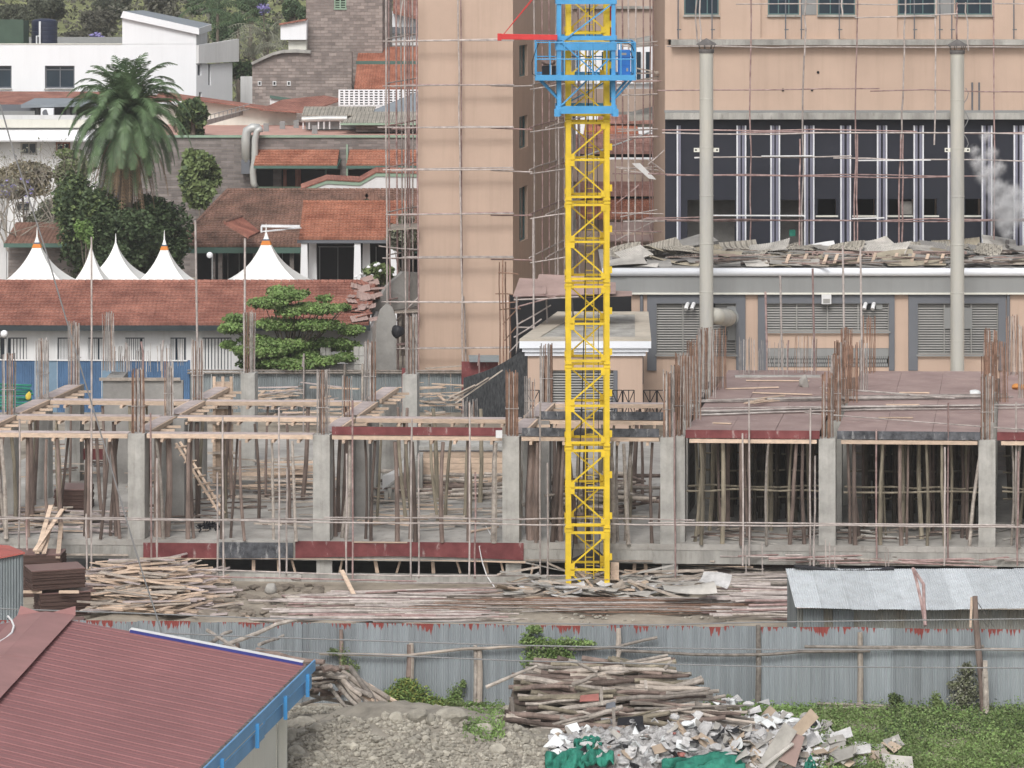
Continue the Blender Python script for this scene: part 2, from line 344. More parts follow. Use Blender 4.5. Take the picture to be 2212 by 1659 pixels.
mt['fenceiron'] = M('fence_iron', (.30,.33,.35), .55, .2, .7, metal=.2, spec=.4, streak=(6,6,.25), rn=.16, det=8)
def _drips(m):
    N, L, b = nodes(m); tc = N.new('ShaderNodeTexCoord'); sp = N.new('ShaderNodeSeparateXYZ'); gm = N.new('ShaderNodeNewGeometry'); L.new(gm.outputs['Position'], sp.inputs[0])
    cx = N.new('ShaderNodeCombineXYZ'); L.new(sp.outputs[0], cx.inputs[0]); 
    n1 = N.new('ShaderNodeTexNoise'); n1.inputs['Scale'].default_value = 9; n1.inputs['Detail'].default_value = 4; L.new(cx.outputs[0], n1.inputs['Vector'])
    n2 = N.new('ShaderNodeTexNoise'); n2.inputs['Scale'].default_value = .9; L.new(cx.outputs[0], n2.inputs['Vector'])
    ad = N.new('ShaderNodeMath'); ad.operation = 'ADD'; L.new(n1.outputs[0], ad.inputs[0]); L.new(n2.outputs[0], ad.inputs[1])
    mr = N.new('ShaderNodeMapRange'); mr.inputs[1].default_value = .95; mr.inputs[2].default_value = 1.36; mr.inputs[3].default_value = 2.56; mr.inputs[4].default_value = 2.02; L.new(ad.outputs[0], mr.inputs[0])
    gt = N.new('ShaderNodeMath'); gt.operation = 'GREATER_THAN'; L.new(sp.outputs[2], gt.inputs[0]); L.new(mr.outputs[0], gt.inputs[1])
    mixin(m, gt.outputs[0], (.30,.075,.065))
_drips(mt['fenceiron'])
mt['leafyel'] = M('leaf_yellowish', (.22,.26,.06), .6, .3, 2, c2=(.33,.35,.10))
mt['leafbrown'] = M('leaf_brownish', (.21,.185,.12), .8, .4, .8, c2=(.31,.27,.18))
mt['leafhill1'] = M('hill_leaf_olive', (.075,.085,.06), .8, .25, .5, c2=(.12,.13,.09))
mt['leafhill2'] = M('hill_leaf_brown', (.10,.10,.078), .8, .25, .5, c2=(.15,.145,.11))
mt['leafhill3'] = M('hill_leaf_green', (.06,.11,.06), .8, .3, .5, c2=(.12,.17,.08))
mt['blackmesh'] = M('black_mesh', (.025,.028,.032), .7, .5, 6, .3, 20, c2=(.10,.105,.11), streak=(3,1,.6))
mt['litterbase'] = M('plaster_waste', (.30,.285,.27), .95, .5, 6, .8, 12, c2=(.55,.54,.54), det=10)

mt['beigeconc'] = M('beige_concrete', (.47,.42,.35), .9, .2, .8, .3, 10, det=8)
def _streaks(m, amt=.12, sx=2.2, sz=.12, dark=.72):
    N, L, b = nodes(m); gm = N.new('ShaderNodeNewGeometry'); mp = N.new('ShaderNodeMapping'); mp.inputs['Scale'].default_value = (sx,sx,sz); L.new(gm.outputs['Position'], mp.inputs[0])
    n = N.new('ShaderNodeTexNoise'); n.inputs['Scale'].default_value = 1; n.inputs['Detail'].default_value = 6; n.inputs['Roughness'].default_value = .7; L.new(mp.outputs[0], n.inputs['Vector'])
    r_ = N.new('ShaderNodeMapRange'); r_.inputs[1].default_value = .48; r_.inputs[2].default_value = .72; r_.inputs[4].default_value = amt*2.2; L.new(n.outputs[0], r_.inputs[0]); mixin(m, r_.outputs[0], (dark,dark*.98,dark*.95), 'MULTIPLY')
for _k,_a in (('peach',.16),('peach_band',.25),('conc',.45),('concw',.4),('white',.06),('white2',.18),('greyfas',.15),('chimw',.3),('cream',.15),('iron',.3),('fenceiron',.25),('ironlt',.2),('redroof',.18)): _streaks(mt[_k], _a)

def _scuffs(m, colr, sc=5, thr=.66):
    N, L, b = nodes(m); tc = N.new('ShaderNodeTexCoord'); mp = N.new('ShaderNodeMapping'); mp.inputs['Scale'].default_value = (1,1,.35); L.new(tc.outputs['Object'], mp.inputs[0]); n = N.new('ShaderNodeTexNoise'); n.inputs['Scale'].default_value = sc; n.inputs['Detail'].default_value = 10; n.inputs['Roughness'].default_value = .75; L.new(mp.outputs[0], n.inputs['Vector'])
    r_ = N.new('ShaderNodeMapRange'); r_.inputs[1].default_value = thr-.05; r_.inputs[2].default_value = thr+.06; r_.inputs[4].default_value = .75; L.new(n.outputs[0], r_.inputs[0]); mixin(m, r_.outputs[0], colr)
_scuffs(mt['blackboard'],(.42,.42,.42),4,.60); _scuffs(mt['redboard'],(.48,.44,.42),3,.64); _scuffs(mt['ply'],(.48,.42,.40),2.5,.62); _scuffs(mt['slabtop'],(.20,.18,.16),2,.60); _scuffs(mt['yellow'],(.35,.22,.06),7,.68); _scuffs(mt['conc'],(.24,.23,.21),3,.64); _scuffs(mt['concw'],(.22,.21,.19),3,.60); _scuffs(mt['redroof'],(.36,.22,.21),3,.69)
# =============== terrain ===============
def terrain_z(x, y):
    z = 0.0
    if 104 < y < 119.5: z += .10*math.sin(x*1.7+y*.9)*math.sin(y*1.3) + .05*math.sin(x*4.1+y*3.3)
    if y > 285: z += (y-285)*.20 + 3*math.sin(x*.05+1)*min(1,(y-285)/60)
    return z
PIT = (-26, 23, 122.6, 146.8)
xs = sorted(set(list(np.arange(-40, 40.1, 1.0)) + list(range(-240, 241, 20)) + [PIT[0], PIT[1]]))
ys = sorted(set([20, 60, 80, 90, 100] + list(np.arange(103, 121, .6)) + [PIT[2], PIT[3]] + list(range(150, 285, 15)) + list(range(285, 900, 15))))
g = MB(); idx = {}
for y in ys:
    for x in xs: idx[(x,y)] = len(g.v); g.v.append((float(x), float(y), terrain_z(x,y)))
for i in range(len(xs)-1):
    for j in range(len(ys)-1):
        if PIT[0] <= xs[i] and xs[i+1] <= PIT[1] and PIT[2] <= ys[j] and ys[j+1] <= PIT[3]: continue
        g.f.append((idx[(xs[i],ys[j])], idx[(xs[i+1],ys[j])], idx[(xs[i+1],ys[j+1])], idx[(xs[i],ys[j+1])])); g.m.append(1 if ys[j] >= 285 else 0)
put('ground', g, [mt['dirt'], mt['grassg']], kind='structure', smooth=True)
b = MB(); b.box(PIT[0],PIT[1],PIT[2],PIT[3],-3.2,-3.0)
for x0,x1,y0,y1 in ((PIT[0]-.2,PIT[0],PIT[2],PIT[3]),(PIT[1],PIT[1]+.2,PIT[2],PIT[3]),(PIT[0],PIT[1],PIT[3],PIT[3]+.2)): b.box(x0,x1,y0,y1,-3,-.01)
put('basement_pit', b, mt['concd'], kind='structure')

# =============== concrete frame under construction ===============
ZS, ZC, ZD = 1.5, 5.43, 5.70         # slab top, column head, deck top
DX, DY = .155, 1.0                   # depth direction of the building
def fy(x): return 121.3 - .05*x
def rowp(x, d): return Vector((x + DX*d, fy(x) + d, 0))   # point d metres behind the front line
XL = [PX(-62,122.3), PX(297,122), PX(697,121.7), PX(1106,121.3), PX(1445,120.9), PX(1789,120.8), PX(2135,120.4), PX(2480,120)]
HW = .31
fr = root('concrete_frame', (0, 134, 0), 'cast concrete ground floor slab with deep edge beam over an open basement gap', 'building slab')
def fpoly(x0, x1, d0, d1, z): return [rowp(x0,d0)+Vector((0,0,z)), rowp(x1,d0)+Vector((0,0,z)), rowp(x1,d1)+Vector((0,0,z)), rowp(x0,d1)+Vector((0,0,z))]
b = MB(); b.slab(fpoly(-24,23,.0,25.2,ZS), .22, (0,0,1)); put('floor_slab', b, mt['slabtop'], fr)
b = MB()
for x0,x1 in ((-24,23),):
    b.slab(fpoly(x0,x1,.02,.42,ZS-.223), .50, (0,0,1))
b.slab(fpoly(-24,23,24.6,25.1,ZS-.223), 1.3, (0,0,1)); put('edge_beam', b, mt['concw'], fr)
for i in range(7):
    b = MB(); p = rowp(XL[i],.35); b.box(p.x-HW+.02,p.x+HW-.02,p.y-.2,p.y+.35,-3,ZS-.73); put('basement_column', b, mt['conc'], fr)
b = MB(); b.slab(fpoly(-24,23,-.10,.25,.28), 3.2, (0,0,1)); put('basement_wall', b, mt['concw'], fr)
# boards over the edge beam
def front_board(U1, U2, Va, Vb, mat, name, label, proud=.06, parent=None, d=0.0, cat='form board', grp=None, bow=0):
    Y = fy(PX((U1+U2)/2,121)) + d - proud; mb = MB(); n = 6
    pts = [(PX(U1+(U2-U1)*i/n,Y), PZ(Va,Y)) for i in range(n+1)]; lo = [(PX(U1+(U2-U1)*i/n,Y), PZ(Vb+bow*math.sin(math.pi*i/n),Y)) for i in range(n+1)]
    for i in range(n):
        mb.slab([(lo[i][0],fy(lo[i][0])+d-proud,lo[i][1]),(lo[i+1][0],fy(lo[i+1][0])+d-proud,lo[i+1][1]),(pts[i+1][0],fy(pts[i+1][0])+d-proud,pts[i+1][1]),(pts[i][0],fy(pts[i][0])+d-proud,pts[i][1])], .03, (0,-1,0))
    return put(name, mb, mt[mat], parent, label, cat, grp)
front_board(309,470,1173,1208,'redboard','form_board','dark red form board fixed along the slab edge, left of the black board')
front_board(473,633,1172,1209,'blackboard','form_board','black scuffed form board between two red boards on the slab edge')
front_board(637,1131,1171,1208,'redboard','form_board','long dark red form board splashed with cement on the slab edge', bow=-6)
front_board(760,880,1170.2,1173,'timber','edge_batten','pale batten lying on the slab edge left of the first tall red standard', proud=.1, cat='batten')
front_board(300,1135,1208.6,1213,'timber','edge_batten','long pale batten under the red and black form boards', proud=.10, bow=-6, cat='batten')
front_board(1135,1410,1209,1212.5,'timbergrey','edge_batten','weathered batten under the concrete edge beam behind the crane mast', proud=.09, cat='batten')
front_board(0,278,1196,1200,'timbergrey','edge_batten','weathered batten under the concrete edge beam at the far left', proud=.09, cat='batten')
# short timbers standing in the basement gap
for U in (350,400,480,545,600,632,735,812,860,935,990,1050,1085,1150,1370,1395,262):
    x = PX(U,121.5); y = fy(x)+rnd(.32,.5); mb = MB(); t = rnd(-.08,.08)
    mb.beam((x-t,y,-.02 if 0 else .27),(x+t,y,.75),.13,.08); put('short_prop', mb, mt['timber'], None, 'short sawn timber standing in the dark gap under the slab edge', 'timber prop', 'short timbers in the basement gap')
# ---- columns with starter bars ----
def bars(root_, cx, cy, zb, zt, hw, n, mat, mixr=.0, lean=.012, r=.021):
    k = 0; n = int(n*1.45)
    for i in range(n):
        t = i/(n-1)*2-1; x = cx + t*hw + rnd(-.01,.01); y = cy + random.choice((-1,1))*hw*rnd(.6,1); h = zt - rnd(0,.12)
        if random.random() < .12: h -= rnd(.1,.5)
        mb = MB(); l = rnd(-lean,lean)*(zt-zb); m_ = (zb+h)/2
        mb.tube([(x,y,zb-.02),(x+l*.3+rnd(-.01,.01),y,m_),(x+l,y+rnd(-.03,.03),h)], rnd(.8,1.25)*r, 5)
        put('rebar', mb, mt['rust'] if random.random() < mixr else mt['rebar'], root_)
def column(i, k, zt=ZC, bt=7.9, n=10, mixr=.3, hw=HW, label='', x=None, mat='conc', dd=None, base=ZS, ring=True, bz=None):
    d = 4.4*k if dd is None else dd; p = rowp(XL[i] if x is None else x, d)
    t = root('concrete_column', (p.x, p.y, base), label, 'column', 'concrete columns with starter bars')
    mb = MB(); dep = hw*1.0
    vs = []
    for z in (base+.003, zt):
        for sx, sy in ((-1,-1),(1,-1),(1,1),(-1,1)): vs.append((p.x+sx*hw+DX*sy*dep, p.y+sy*dep+dep, z))
    mb.add(vs, [(0,3,2,1),(4,5,6,7),(0,1,5,4),(1,2,6,5),(2,3,7,6),(3,0,4,7)])
    put('shaft', mb, mt[mat], t)
    if n: bars(t, p.x, p.y+dep, zt, bt, hw*.72, n, None, mixr)
    if ring and n:
        mb = MB()
        for zr in (zt+(bt-zt)*.42,): 
            q = hw*.78; c_ = [(p.x-q,p.y+dep-q,zr),(p.x+q,p.y+dep-q,zr),(p.x+q,p.y+dep+q,zr),(p.x-q,p.y+dep+q,zr),(p.x-q,p.y+dep-q,zr)]; mb.tube(c_, .013, 4)
        put('tie_ring', mb, mt['rebar'], t)
    return t
side = ['far left','second','third','fourth','fifth','sixth','seventh']
rown = ['front row','second row','third row','fourth row','fifth row']
C = lambda i,k,**kw: column(i,k,label='concrete column with %s bars, %s from the front, %s from the left' % (kw.pop('tone','grey'), rown[k].replace(' row',' row'), ['first','second','third','fourth','fifth','sixth','seventh'][i]), **kw)
C(0,1,bt=7.85,n=9,mixr=.15); C(0,2,bt=7.9,n=10,mixr=.4); C(0,3,bt=8.1,n=11,mixr=.15)
C(1,0,bt=7.85,n=10,mixr=.3,tone='brown and grey'); C(1,1,bt=7.6,n=7,mixr=.2,hw=.24); C(1,2,bt=7.9,n=8,mixr=.15); C(1,4,bt=8.05,n=10,mixr=.35,hw=.30,tone='long brown and grey')
C(2,0,bt=7.85,n=10,mixr=.45,tone='brown and grey'); C(2,1,bt=7.05,n=4,mixr=.5,hw=.26); C(2,2,bt=7.9,n=9,mixr=.3); C(2,4,bt=7.95,n=10,mixr=.4,tone='long mixed')
column(2,3,zt=4.95,bt=5.05,n=4,mixr=0,label='rough concrete column cast low with stub bars, left of the tallest column at the peach tower',hw=.33,ring=False)
C(3,0,bt=7.85,n=10,mixr=.8,tone='rusty'); C(3,1,bt=7.1,n=6,mixr=.3,hw=.24); C(3,2,bt=7.8,n=11,mixr=.25,hw=.33)
C(4,0,bt=7.9,n=10,mixr=.25,hw=.27,tone='grey'); 
column(4,0,x=PX(1463,120.9),bt=8.1,n=9,mixr=.6,hw=.29,dd=.35,label='concrete column with brown bars joined to the right side of the fifth front column')
C(5,0,bt=7.85,n=10,mixr=.9,tone='rusty'); C(6,0,bt=7.85,n=10,mixr=.7,tone='rusty and grey')
for i in (4,5,6):
    for k in (1,2,3):
        C(i,k,bt=8.0,n=10,mixr=.85,hw=.3,tone='rusty')
# columns further inside, their shade put in as darker concrete (no bars show)
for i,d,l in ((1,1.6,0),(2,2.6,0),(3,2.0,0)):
    column(i,0,dd=d+2.2,x=XL[i]+.55,n=0,mat='concd',hw=.27,label='square column coloured dark for shade just behind the %s front column, no bars' % ['','second','third','fourth'][i], zt=ZC-.02)
# starter bars standing free on the deck and walls
def starters(U, Vb, Vt, hwU, n, mixr, label, z=None, r=.015, cat='starter bars'):
    z = ZD if z is None else z; Y = YG(Vb, z); x = PX(U,Y); hw = hwU*Y/F
    t = root('starter_bars', (x,Y,z), label, cat, 'bundles of reinforcing bars')
    bars(t, x, Y, z, PZ(Vt,Y), hw, n, None, mixr, r=r, lean=.03); return t
starters(1497,905,742,16,11,.85,'rusty bar bundle on the deck edge, third along from the joined columns')
starters(1527,858,708,17,12,.35,'grey bars in front of the left chimney base'); starters(1553,840,706,16,10,.9,'rusty bars right of the left chimney')
starters(1480,925,768,13,9,.8,'rusty bars right beside the joined front columns')
starters(1836,868,742,15,11,.9,'rusty bars on the deck joint between the two plywood decks'); starters(1858,845,735,14,10,.3,'grey lattice bars leaning on the deck joint')
starters(1879,805,681,13,9,.95,'tall rusty bars highest on the deck, under the twin vent pipes')
starters(2163,868,735,13,9,.9,'rusty bars on the right deck joint'); starters(2188,810,680,13,9,.5,'tall mixed bars at the right frame edge')
starters(2207,860,700,8,7,.6,'bars cut by the right frame edge')
starters(1612,806,728,16,8,.0,'thin grey bars standing left on the far core wall', z=5.75, r=.012); starters(1665,806,736,34,11,.1,'row of thin bars along the middle of the far core wall',z=5.75,r=.012); starters(1740,806,725,22,10,.5,'row of thin bars at the right end of the far core wall',z=5.75,r=.012)
starters(235,800,672,13,10,.1,'tall grey bar bundle on the left end of the rough core wall',z=5.9); starters(265,800,744,16,8,.1,'short grey bars beside the tall bundle on the core wall',z=5.9)
starters(330,795,746,60,18,.1,'row of thin bars along the rough core wall',z=5.9,r=.012)
starters(1015,905,860,16,8,.2,'short bars rising behind the beams near the black mesh',z=3.2)
# core walls
Yw = YG(812,5.75); b = MB(); b.box(PX(1588,Yw),PX(1772,Yw),Yw-.1,Yw+.3,ZS,5.75); put('core_wall', b, mt['conc'], None, 'long low concrete wall end behind the plywood deck', 'wall')
Yw = YG(800,5.9)-2; t = root('core_wall', (PX(305,Yw),Yw,ZS), 'rough concrete core wall behind the left beams, topped by bars', 'wall')
b = MB(); b.box(PX(222,Yw),PX(395,Yw),Yw,Yw+.3,ZS+.003,5.72); b.box(PX(222,Yw),PX(258,Yw),Yw+.3,Yw+3,ZS+.003,5.72); put('wall', b, mt['concd'], t)
b = MB(); b.box(PX(215,Yw),PX(390,Yw),Yw-.12,Yw-.02,5.74,5.86); put('form_strip', b, mt['timbergrey'], t)
# back and side wall of the right hand bays, coloured dark to deepen their shade
b = MB(); p0 = rowp(XL[4]-.2,17.9); p1 = rowp(XL[7],17.9); b.slab([p0+Vector((0,0,ZS)),p1+Vector((0,0,ZS)),p1+Vector((0,0,5.35)),p0+Vector((0,0,5.35))],.25,(0,-1,0)); put('back_wall', b, mt['stonedark'], None, 'concrete wall coloured dark for shade closing the back of the propped right bays', 'wall')
b = MB(); p0 = rowp(XL[4]-.1,4.5); p1 = rowp(XL[4]-.1,17.7); b.slab([p1+Vector((0,0,ZS)),p0+Vector((0,0,ZS)),p0+Vector((0,0,5.35)),p1+Vector((0,0,5.35))],.2,(-1,0,0)); put('side_wall', b, mt['stonedark'], None, 'concrete side wall left of the propped right bays', 'wall')
# ---- plywood decks ----
def deck(x0, x1, label, fmat, blab, d1=17.6, d0=.0):
    t = root('plywood_deck', (*(rowp((x0+x1)/2, d1/2).xy), ZD), label, 'formwork deck')
    nx, ny = 3, 7
    mb = MB(); th = .02
    for i in range(nx):
        for j in range(ny):
            a0 = x0+(x1-x0)*i/nx+.006; a1 = x0+(x1-x0)*(i+1)/nx-.006; e0 = d0+(d1-d0)*j/ny+.006; e1 = d0+(d1-d0)*(j+1)/ny-.006
            dz = rnd(-.012,.012); mb.slab([p+Vector((0,0,dz)) for p in fpoly(a0,a1,e0,e1,ZD)], th, (0,0,1))
    put('deck_sheet', mb, mt['ply'], t)
    mb = MB(); mb.slab(fpoly(x0,x1,d0+.08,d1-.1,ZD-.06), .10, (0,0,1)); put('joist', mb, mt['plyedge'], t)  # underside coloured dark so the bays below look shaded
    mb = MB(); a0 = rowp(x0,-.04); a1 = rowp(x1,-.04); mb.slab([a0+Vector((0,0,5.43)),a1+Vector((0,0,5.43)),a1+Vector((0,0,ZD+.03)),a0+Vector((0,0,ZD+.03))],.025,(0,-1,0)); put('edge_board', mb, mt[fmat], t, blab)
    mb = MB(); a0 = rowp(x0+.15,-.12)+Vector((0,0,5.34)); a1 = rowp(x1-.1,-.12)+Vector((0,0,5.34)); mb.beam(a0,a1,.12,.13); put('edge_timber', mb, mt['timber'], t)
    return t
deck(XL[4]+.62, XL[5]-.32, 'purplish plywood deck with a red edge board, left of the two in full view', 'redboard', 'red edge board')
deck(XL[5]+.32, XL[6]-.30, 'purplish plywood deck with a black scuffed edge board between the two right columns', 'blackboard', 'black edge board')
deck(XL[6]+.32, XL[7], 'plywood deck cut off by the right frame edge', 'redboard', 'red edge board')
# things on the decks
def rods(U0_, V0_, U1_, V1_, n, label, z=ZD+.05, spread=.5, r=.02, mat='rebar'):
    A = G(U0_,V0_,z); B = G(U1_,V1_,z); t = root('loose_rebar', (A+B)/2, label, 'reinforcing bars')
    for i in range(n):
        o1 = rnd(-spread,spread); o2 = rnd(-spread,spread); s0 = rnd(-.02,.02); s1 = rnd(-.02,.02); mb = MB(); a_ = A.lerp(B,s0)+Vector((0,o1,.04*i%.12)); b_ = A.lerp(B,1+s1)+Vector((0,o2,.04*i%.12)); m_ = (a_+b_)/2+Vector((0,rnd(-.2,.2),rnd(-.02,.05)))
        mb.tube([a_,m_,b_], r*rnd(.8,1.2), 5); put('bar', mb, mt[mat], t)
rods(1500,892,2230,876,11,'long grey bars laid across the near part of both decks',spread=.7)
rods(1500,868,2180,857,7,'long grey bars laid across the middle of both decks',spread=.35)
rods(1740,893,2215,930,2,'two thin bars slanting over the near deck',spread=.1,z=ZD+.15,r=.015); rods(1770,838,2060,862,2,'pair of bars slanting down right over the far deck',spread=.1,r=.018,z=ZD+.15)
for U,V,l,an,lab in ((1625,838,2.2,-12,'pale plank lying flat on the far left corner of the deck'),(1690,850,2.4,14,'thin lath beside the wood pile on the deck'),(1975,848,1.2,2,'pale batten lying right of centre on the far deck'),(1950,874,1.3,0,'orange tinted board lying on the middle of the right deck'),(1935,902,1.3,1,'pale board near the front of the right deck'),(1795,848,.5,0,'small offcut next to the deck joint'),(1660,858,1.6,-35,'leaning board on the small wood pile'),(1560,914,.7,18,'white short plank near the front of the left deck'),(1680,822,2.6,2,'long white plank behind the left deck')):
    p = G(U,V,ZD+.04); mb = MB(); mb.obox(p, l, .14, .035, (0,0,R(-an))); put('plank', mb, mt['timber'], None, lab, 'plank')
for i in range(9):
    p = G(1640,866,ZD+.05+.03*i)+Vector((rnd(-.2,.2),rnd(-.3,.3),0)); mb = MB(); mb.obox(p, rnd(.9,1.4), .07, .03, (0,rnd(-.1,.1),R(rnd(20,60)))); put('lath', mb, mt['timber'], None, 'short lath in the small crossed pile on the left deck', 'lath', 'laths piled on the deck')
def bagblob(name, c, r, sq, mat, label, cat, seed):
    mb = MB(); rr = random.Random(seed); mb.rock(c, r, sq, seed, 3); o = put(name, mb, mt[mat], None, label, cat, smooth=True); return o
bagblob('plastic_bag', G(2107,850,ZD+.1), .26, (1.1,.8,.7), 'bag', 'crumpled white bag on the far right deck', 'bag', 5)
bagblob('plastic_bag', G(1737,826,ZD+.2), .26, (.8,.7,1.3), 'scrapgrey', 'grey cement sack standing on the far left deck', 'sack', 6)
bagblob('orange_bucket', G(2203,836,ZD+.1), .28, (1.2,.8,.6), 'orange', 'orange tarpaulin bundle at the right end of the deck', 'tarpaulin', 8)
# ---- timber formwork beams, left bays ----
def fbeam(i0, i1, k, lab, board=None, x0=None, x1=None, hgt=ZC):
    xa = (XL[i0]+.36) if x0 is None else x0; xb = (XL[i1]-.36) if x1 is None else x1; d = 4.4*k
    a0 = rowp(xa,d-.04); a1 = rowp(xb,d-.04); mid = (a0+a1)/2
    t = root('formwork_beam', (mid.x,mid.y,hgt), lab, 'formwork beam')
    mb = MB(); mb.slab(fpoly(xa,xb,d,d+.42,hgt+.03), .025, (0,0,1)); put('soffit_board', mb, mt['soffit'], t)
    mb = MB(); n = 2; 
    mb.beam(a0+Vector((0,0,hgt-.07)), a1+Vector((0,0,hgt-.07+rnd(-.02,.02))), .09, .15); put('bearer', mb, mt['timber'], t)
    mb = MB(); q = Vector((0,.42,0)); mb.beam(a0+q+Vector((0,0,hgt-.07)), a1+q+Vector((0,0,hgt-.07)), .09, .14); put('bearer', mb, mt['timber'], t)
    m = max(3,int((xb-xa)/.95)); 
    for j in range(m):
        p = a0.lerp(a1,(j+.5)/m+rnd(-.03,.03)); mb = MB(); mb.beam(p+Vector((-.03,-.28,hgt-.205)), p+Vector((.05,.75,hgt-.205)), .10, .10); put('cross_head', mb, mt['timber'], t)
    if board:
        mb = MB(); mb.slab([a0+Vector((0,-.08,hgt+.035)),a1+Vector((0,-.08,hgt+.035)),a1+Vector((0,-.08,hgt+.34)),a0+Vector((0,-.08,hgt+.34))], .03, (0,-1,0)); put('side_board', mb, mt[board], t)
    return t
fbeam(0,1,0,'pale timber formwork beam across the front row at the far left'); fbeam(1,2,0,'pale timber formwork beam across the front row, second bay from the left')
fbeam(2,3,0,'front formwork beam with red side boards left of the crane mast','redboard'); fbeam(3,4,0,'front formwork beam with black and red side board behind the crane mast','blackboard')
for k,nm in ((1,'second'),(2,'third')):
    fbeam(0,1,k,'pale timber beam across the %s row, first bay from the left' % nm); fbeam(1,2,k,'pale timber beam across the %s row, second bay from the left' % nm)
    fbeam(2,3,k,'pale timber beam across the %s row, third bay from the left' % nm) if k == 1 else None
fbeam(3,4,1,'black sided formwork beam behind the mast, second row','blackboard'); fbeam(3,4,2,'plain timber beam behind the mast, third row')
x0 = rowp(XL[3],0)
def dbeam(i, k0, k1, lab):
    x = XL[i]; d0 = 4.4*k0+.68; d1 = 4.4*k1-.02; mid = rowp(x,(d0+d1)/2)
    t = root('formwork_beam', (mid.x,mid.y,ZC), lab, 'formwork beam')
    mb = MB(); mb.slab(fpoly(x-.26,x+.26,d0,d1,ZC+.05), .03, (0,0,1)); put('soffit_board', mb, mt['soffit'], t)
    for s in (-1,1):
        mb = MB(); a0 = rowp(x+s*.3,d0)+Vector((0,0,ZC-.04)); a1 = rowp(x+s*.3,d1)+Vector((0,0,ZC-.04)); mb.beam(a0,a1,.08,.15); put('bearer', mb, mt['timber'], t)
    for j in range(4):
        p = rowp(x, d0+(d1-d0)*(j+.5)/4); mb = MB(); mb.beam(p+Vector((-.55,0,ZC-.17)), p+Vector((.85,0,ZC-.17)), .09, .09); put('cross_head', mb, mt['timber'], t)
for i,kk in ((0,3),(1,3),(2,3),(3,2)):
    for k in range(kk): dbeam(i,k,k+1,'pale beam soffit running back from the %s front column, %s segment' % (['first','second','third','fourth'][i], ['nearest','middle','farthest'][k]))
# ---- round timber props ----
def prop(x, y, zt, zb, r, mat, label, grp, lx=None):
    mb = MB(); dx = random.gauss(0,.16) if lx is None else lx; dy = rnd(-.1,.1); n = 5; pts = []; rs = []
    b1, b2 = rnd(-.08,.08), rnd(-.05,.05)
    for i in range(n+1):
        t = i/n; s_ = math.sin(math.pi*t); pts.append((x+dx*t+b1*s_+rnd(-.012,.012), y+dy*t+b2*s_, zb+(zt-zb)*t)); rs.append(r*(1.12-.25*t)*rnd(.92,1.08))
    mb.tube(pts, rs, 7); put('timber_prop', mb, mt[mat], None, label, 'prop', grp)
LP = 'pole propping the %s'
def props_along(xa, xb, d, n, mats, lab, grp, zt=ZC-.22, r=.07, pair=.45):
    for j in range(n):
        x = xa+(xb-xa)*(j+.5)/n+rnd(-.14,.14); p = rowp(x, d+rnd(-.12,.28)); m_ = random.choice(mats); lb = zl(lab,m_,(j+.5)/n); prop(p.x,p.y,zt,ZS,r*rnd(.7,1.4),m_,lb,grp)
        if random.random() < pair: q = rowp(x+rnd(.12,.3)*random.choice((-1,1)), d+rnd(.3,.75)); prop(q.x,q.y,zt,ZS,r*rnd(.6,1.1),m_,lb,grp)
bayn = ['first','second','third','fourth','fifth','sixth','seventh']
for i in range(4):
    props_along(XL[i]+.45,XL[i+1]-.35,0,[8,6,7,7][i],['pole','pole','pole','polepale'],LP % ('front beam of the %s bay' % bayn[i]),'props under the front beam of the %s bay' % bayn[i],r=.075)
    for k in (1,2):
        props_along(XL[i]+.45,XL[i+1]-.35,4.4*k,5 if k==1 else 4,['pole','pole','polegreen'],LP % ('%s row beam of the %s bay' % (['','second','third'][k],bayn[i])),'props under the %s row beam of the %s bay' % (['','second','third'][k],bayn[i]))
    for k in range(2):
        for j in range(4):
            p = rowp(XL[i]+rnd(-.4,.5), 4.4*k+1+j*.95); prop(p.x,p.y,ZC-.2,ZS,.075,random.choice(['pole','pole','polegreen']),LP % ('beam running back from the %s front column' % bayn[i]),'props under the beam behind the %s front column' % bayn[i])
for (U) in (330,338,352): 
    p = rowp(PX(U,122),.6); prop(p.x,p.y,ZC-.2,ZS,.12,'pole','thick dark bark pole right beside the second front column','thick props beside the second front column')
for U,rr in ((1140,.13),(1152,.12),(1197,.11),(1208,.1)):
    p = rowp(PX(U,121.4),rnd(.2,.9)); prop(p.x,p.y,ZC-.2,ZS,rr,'pole','thick reddish bark pole just right of the fourth front column','thick props left of the crane mast')
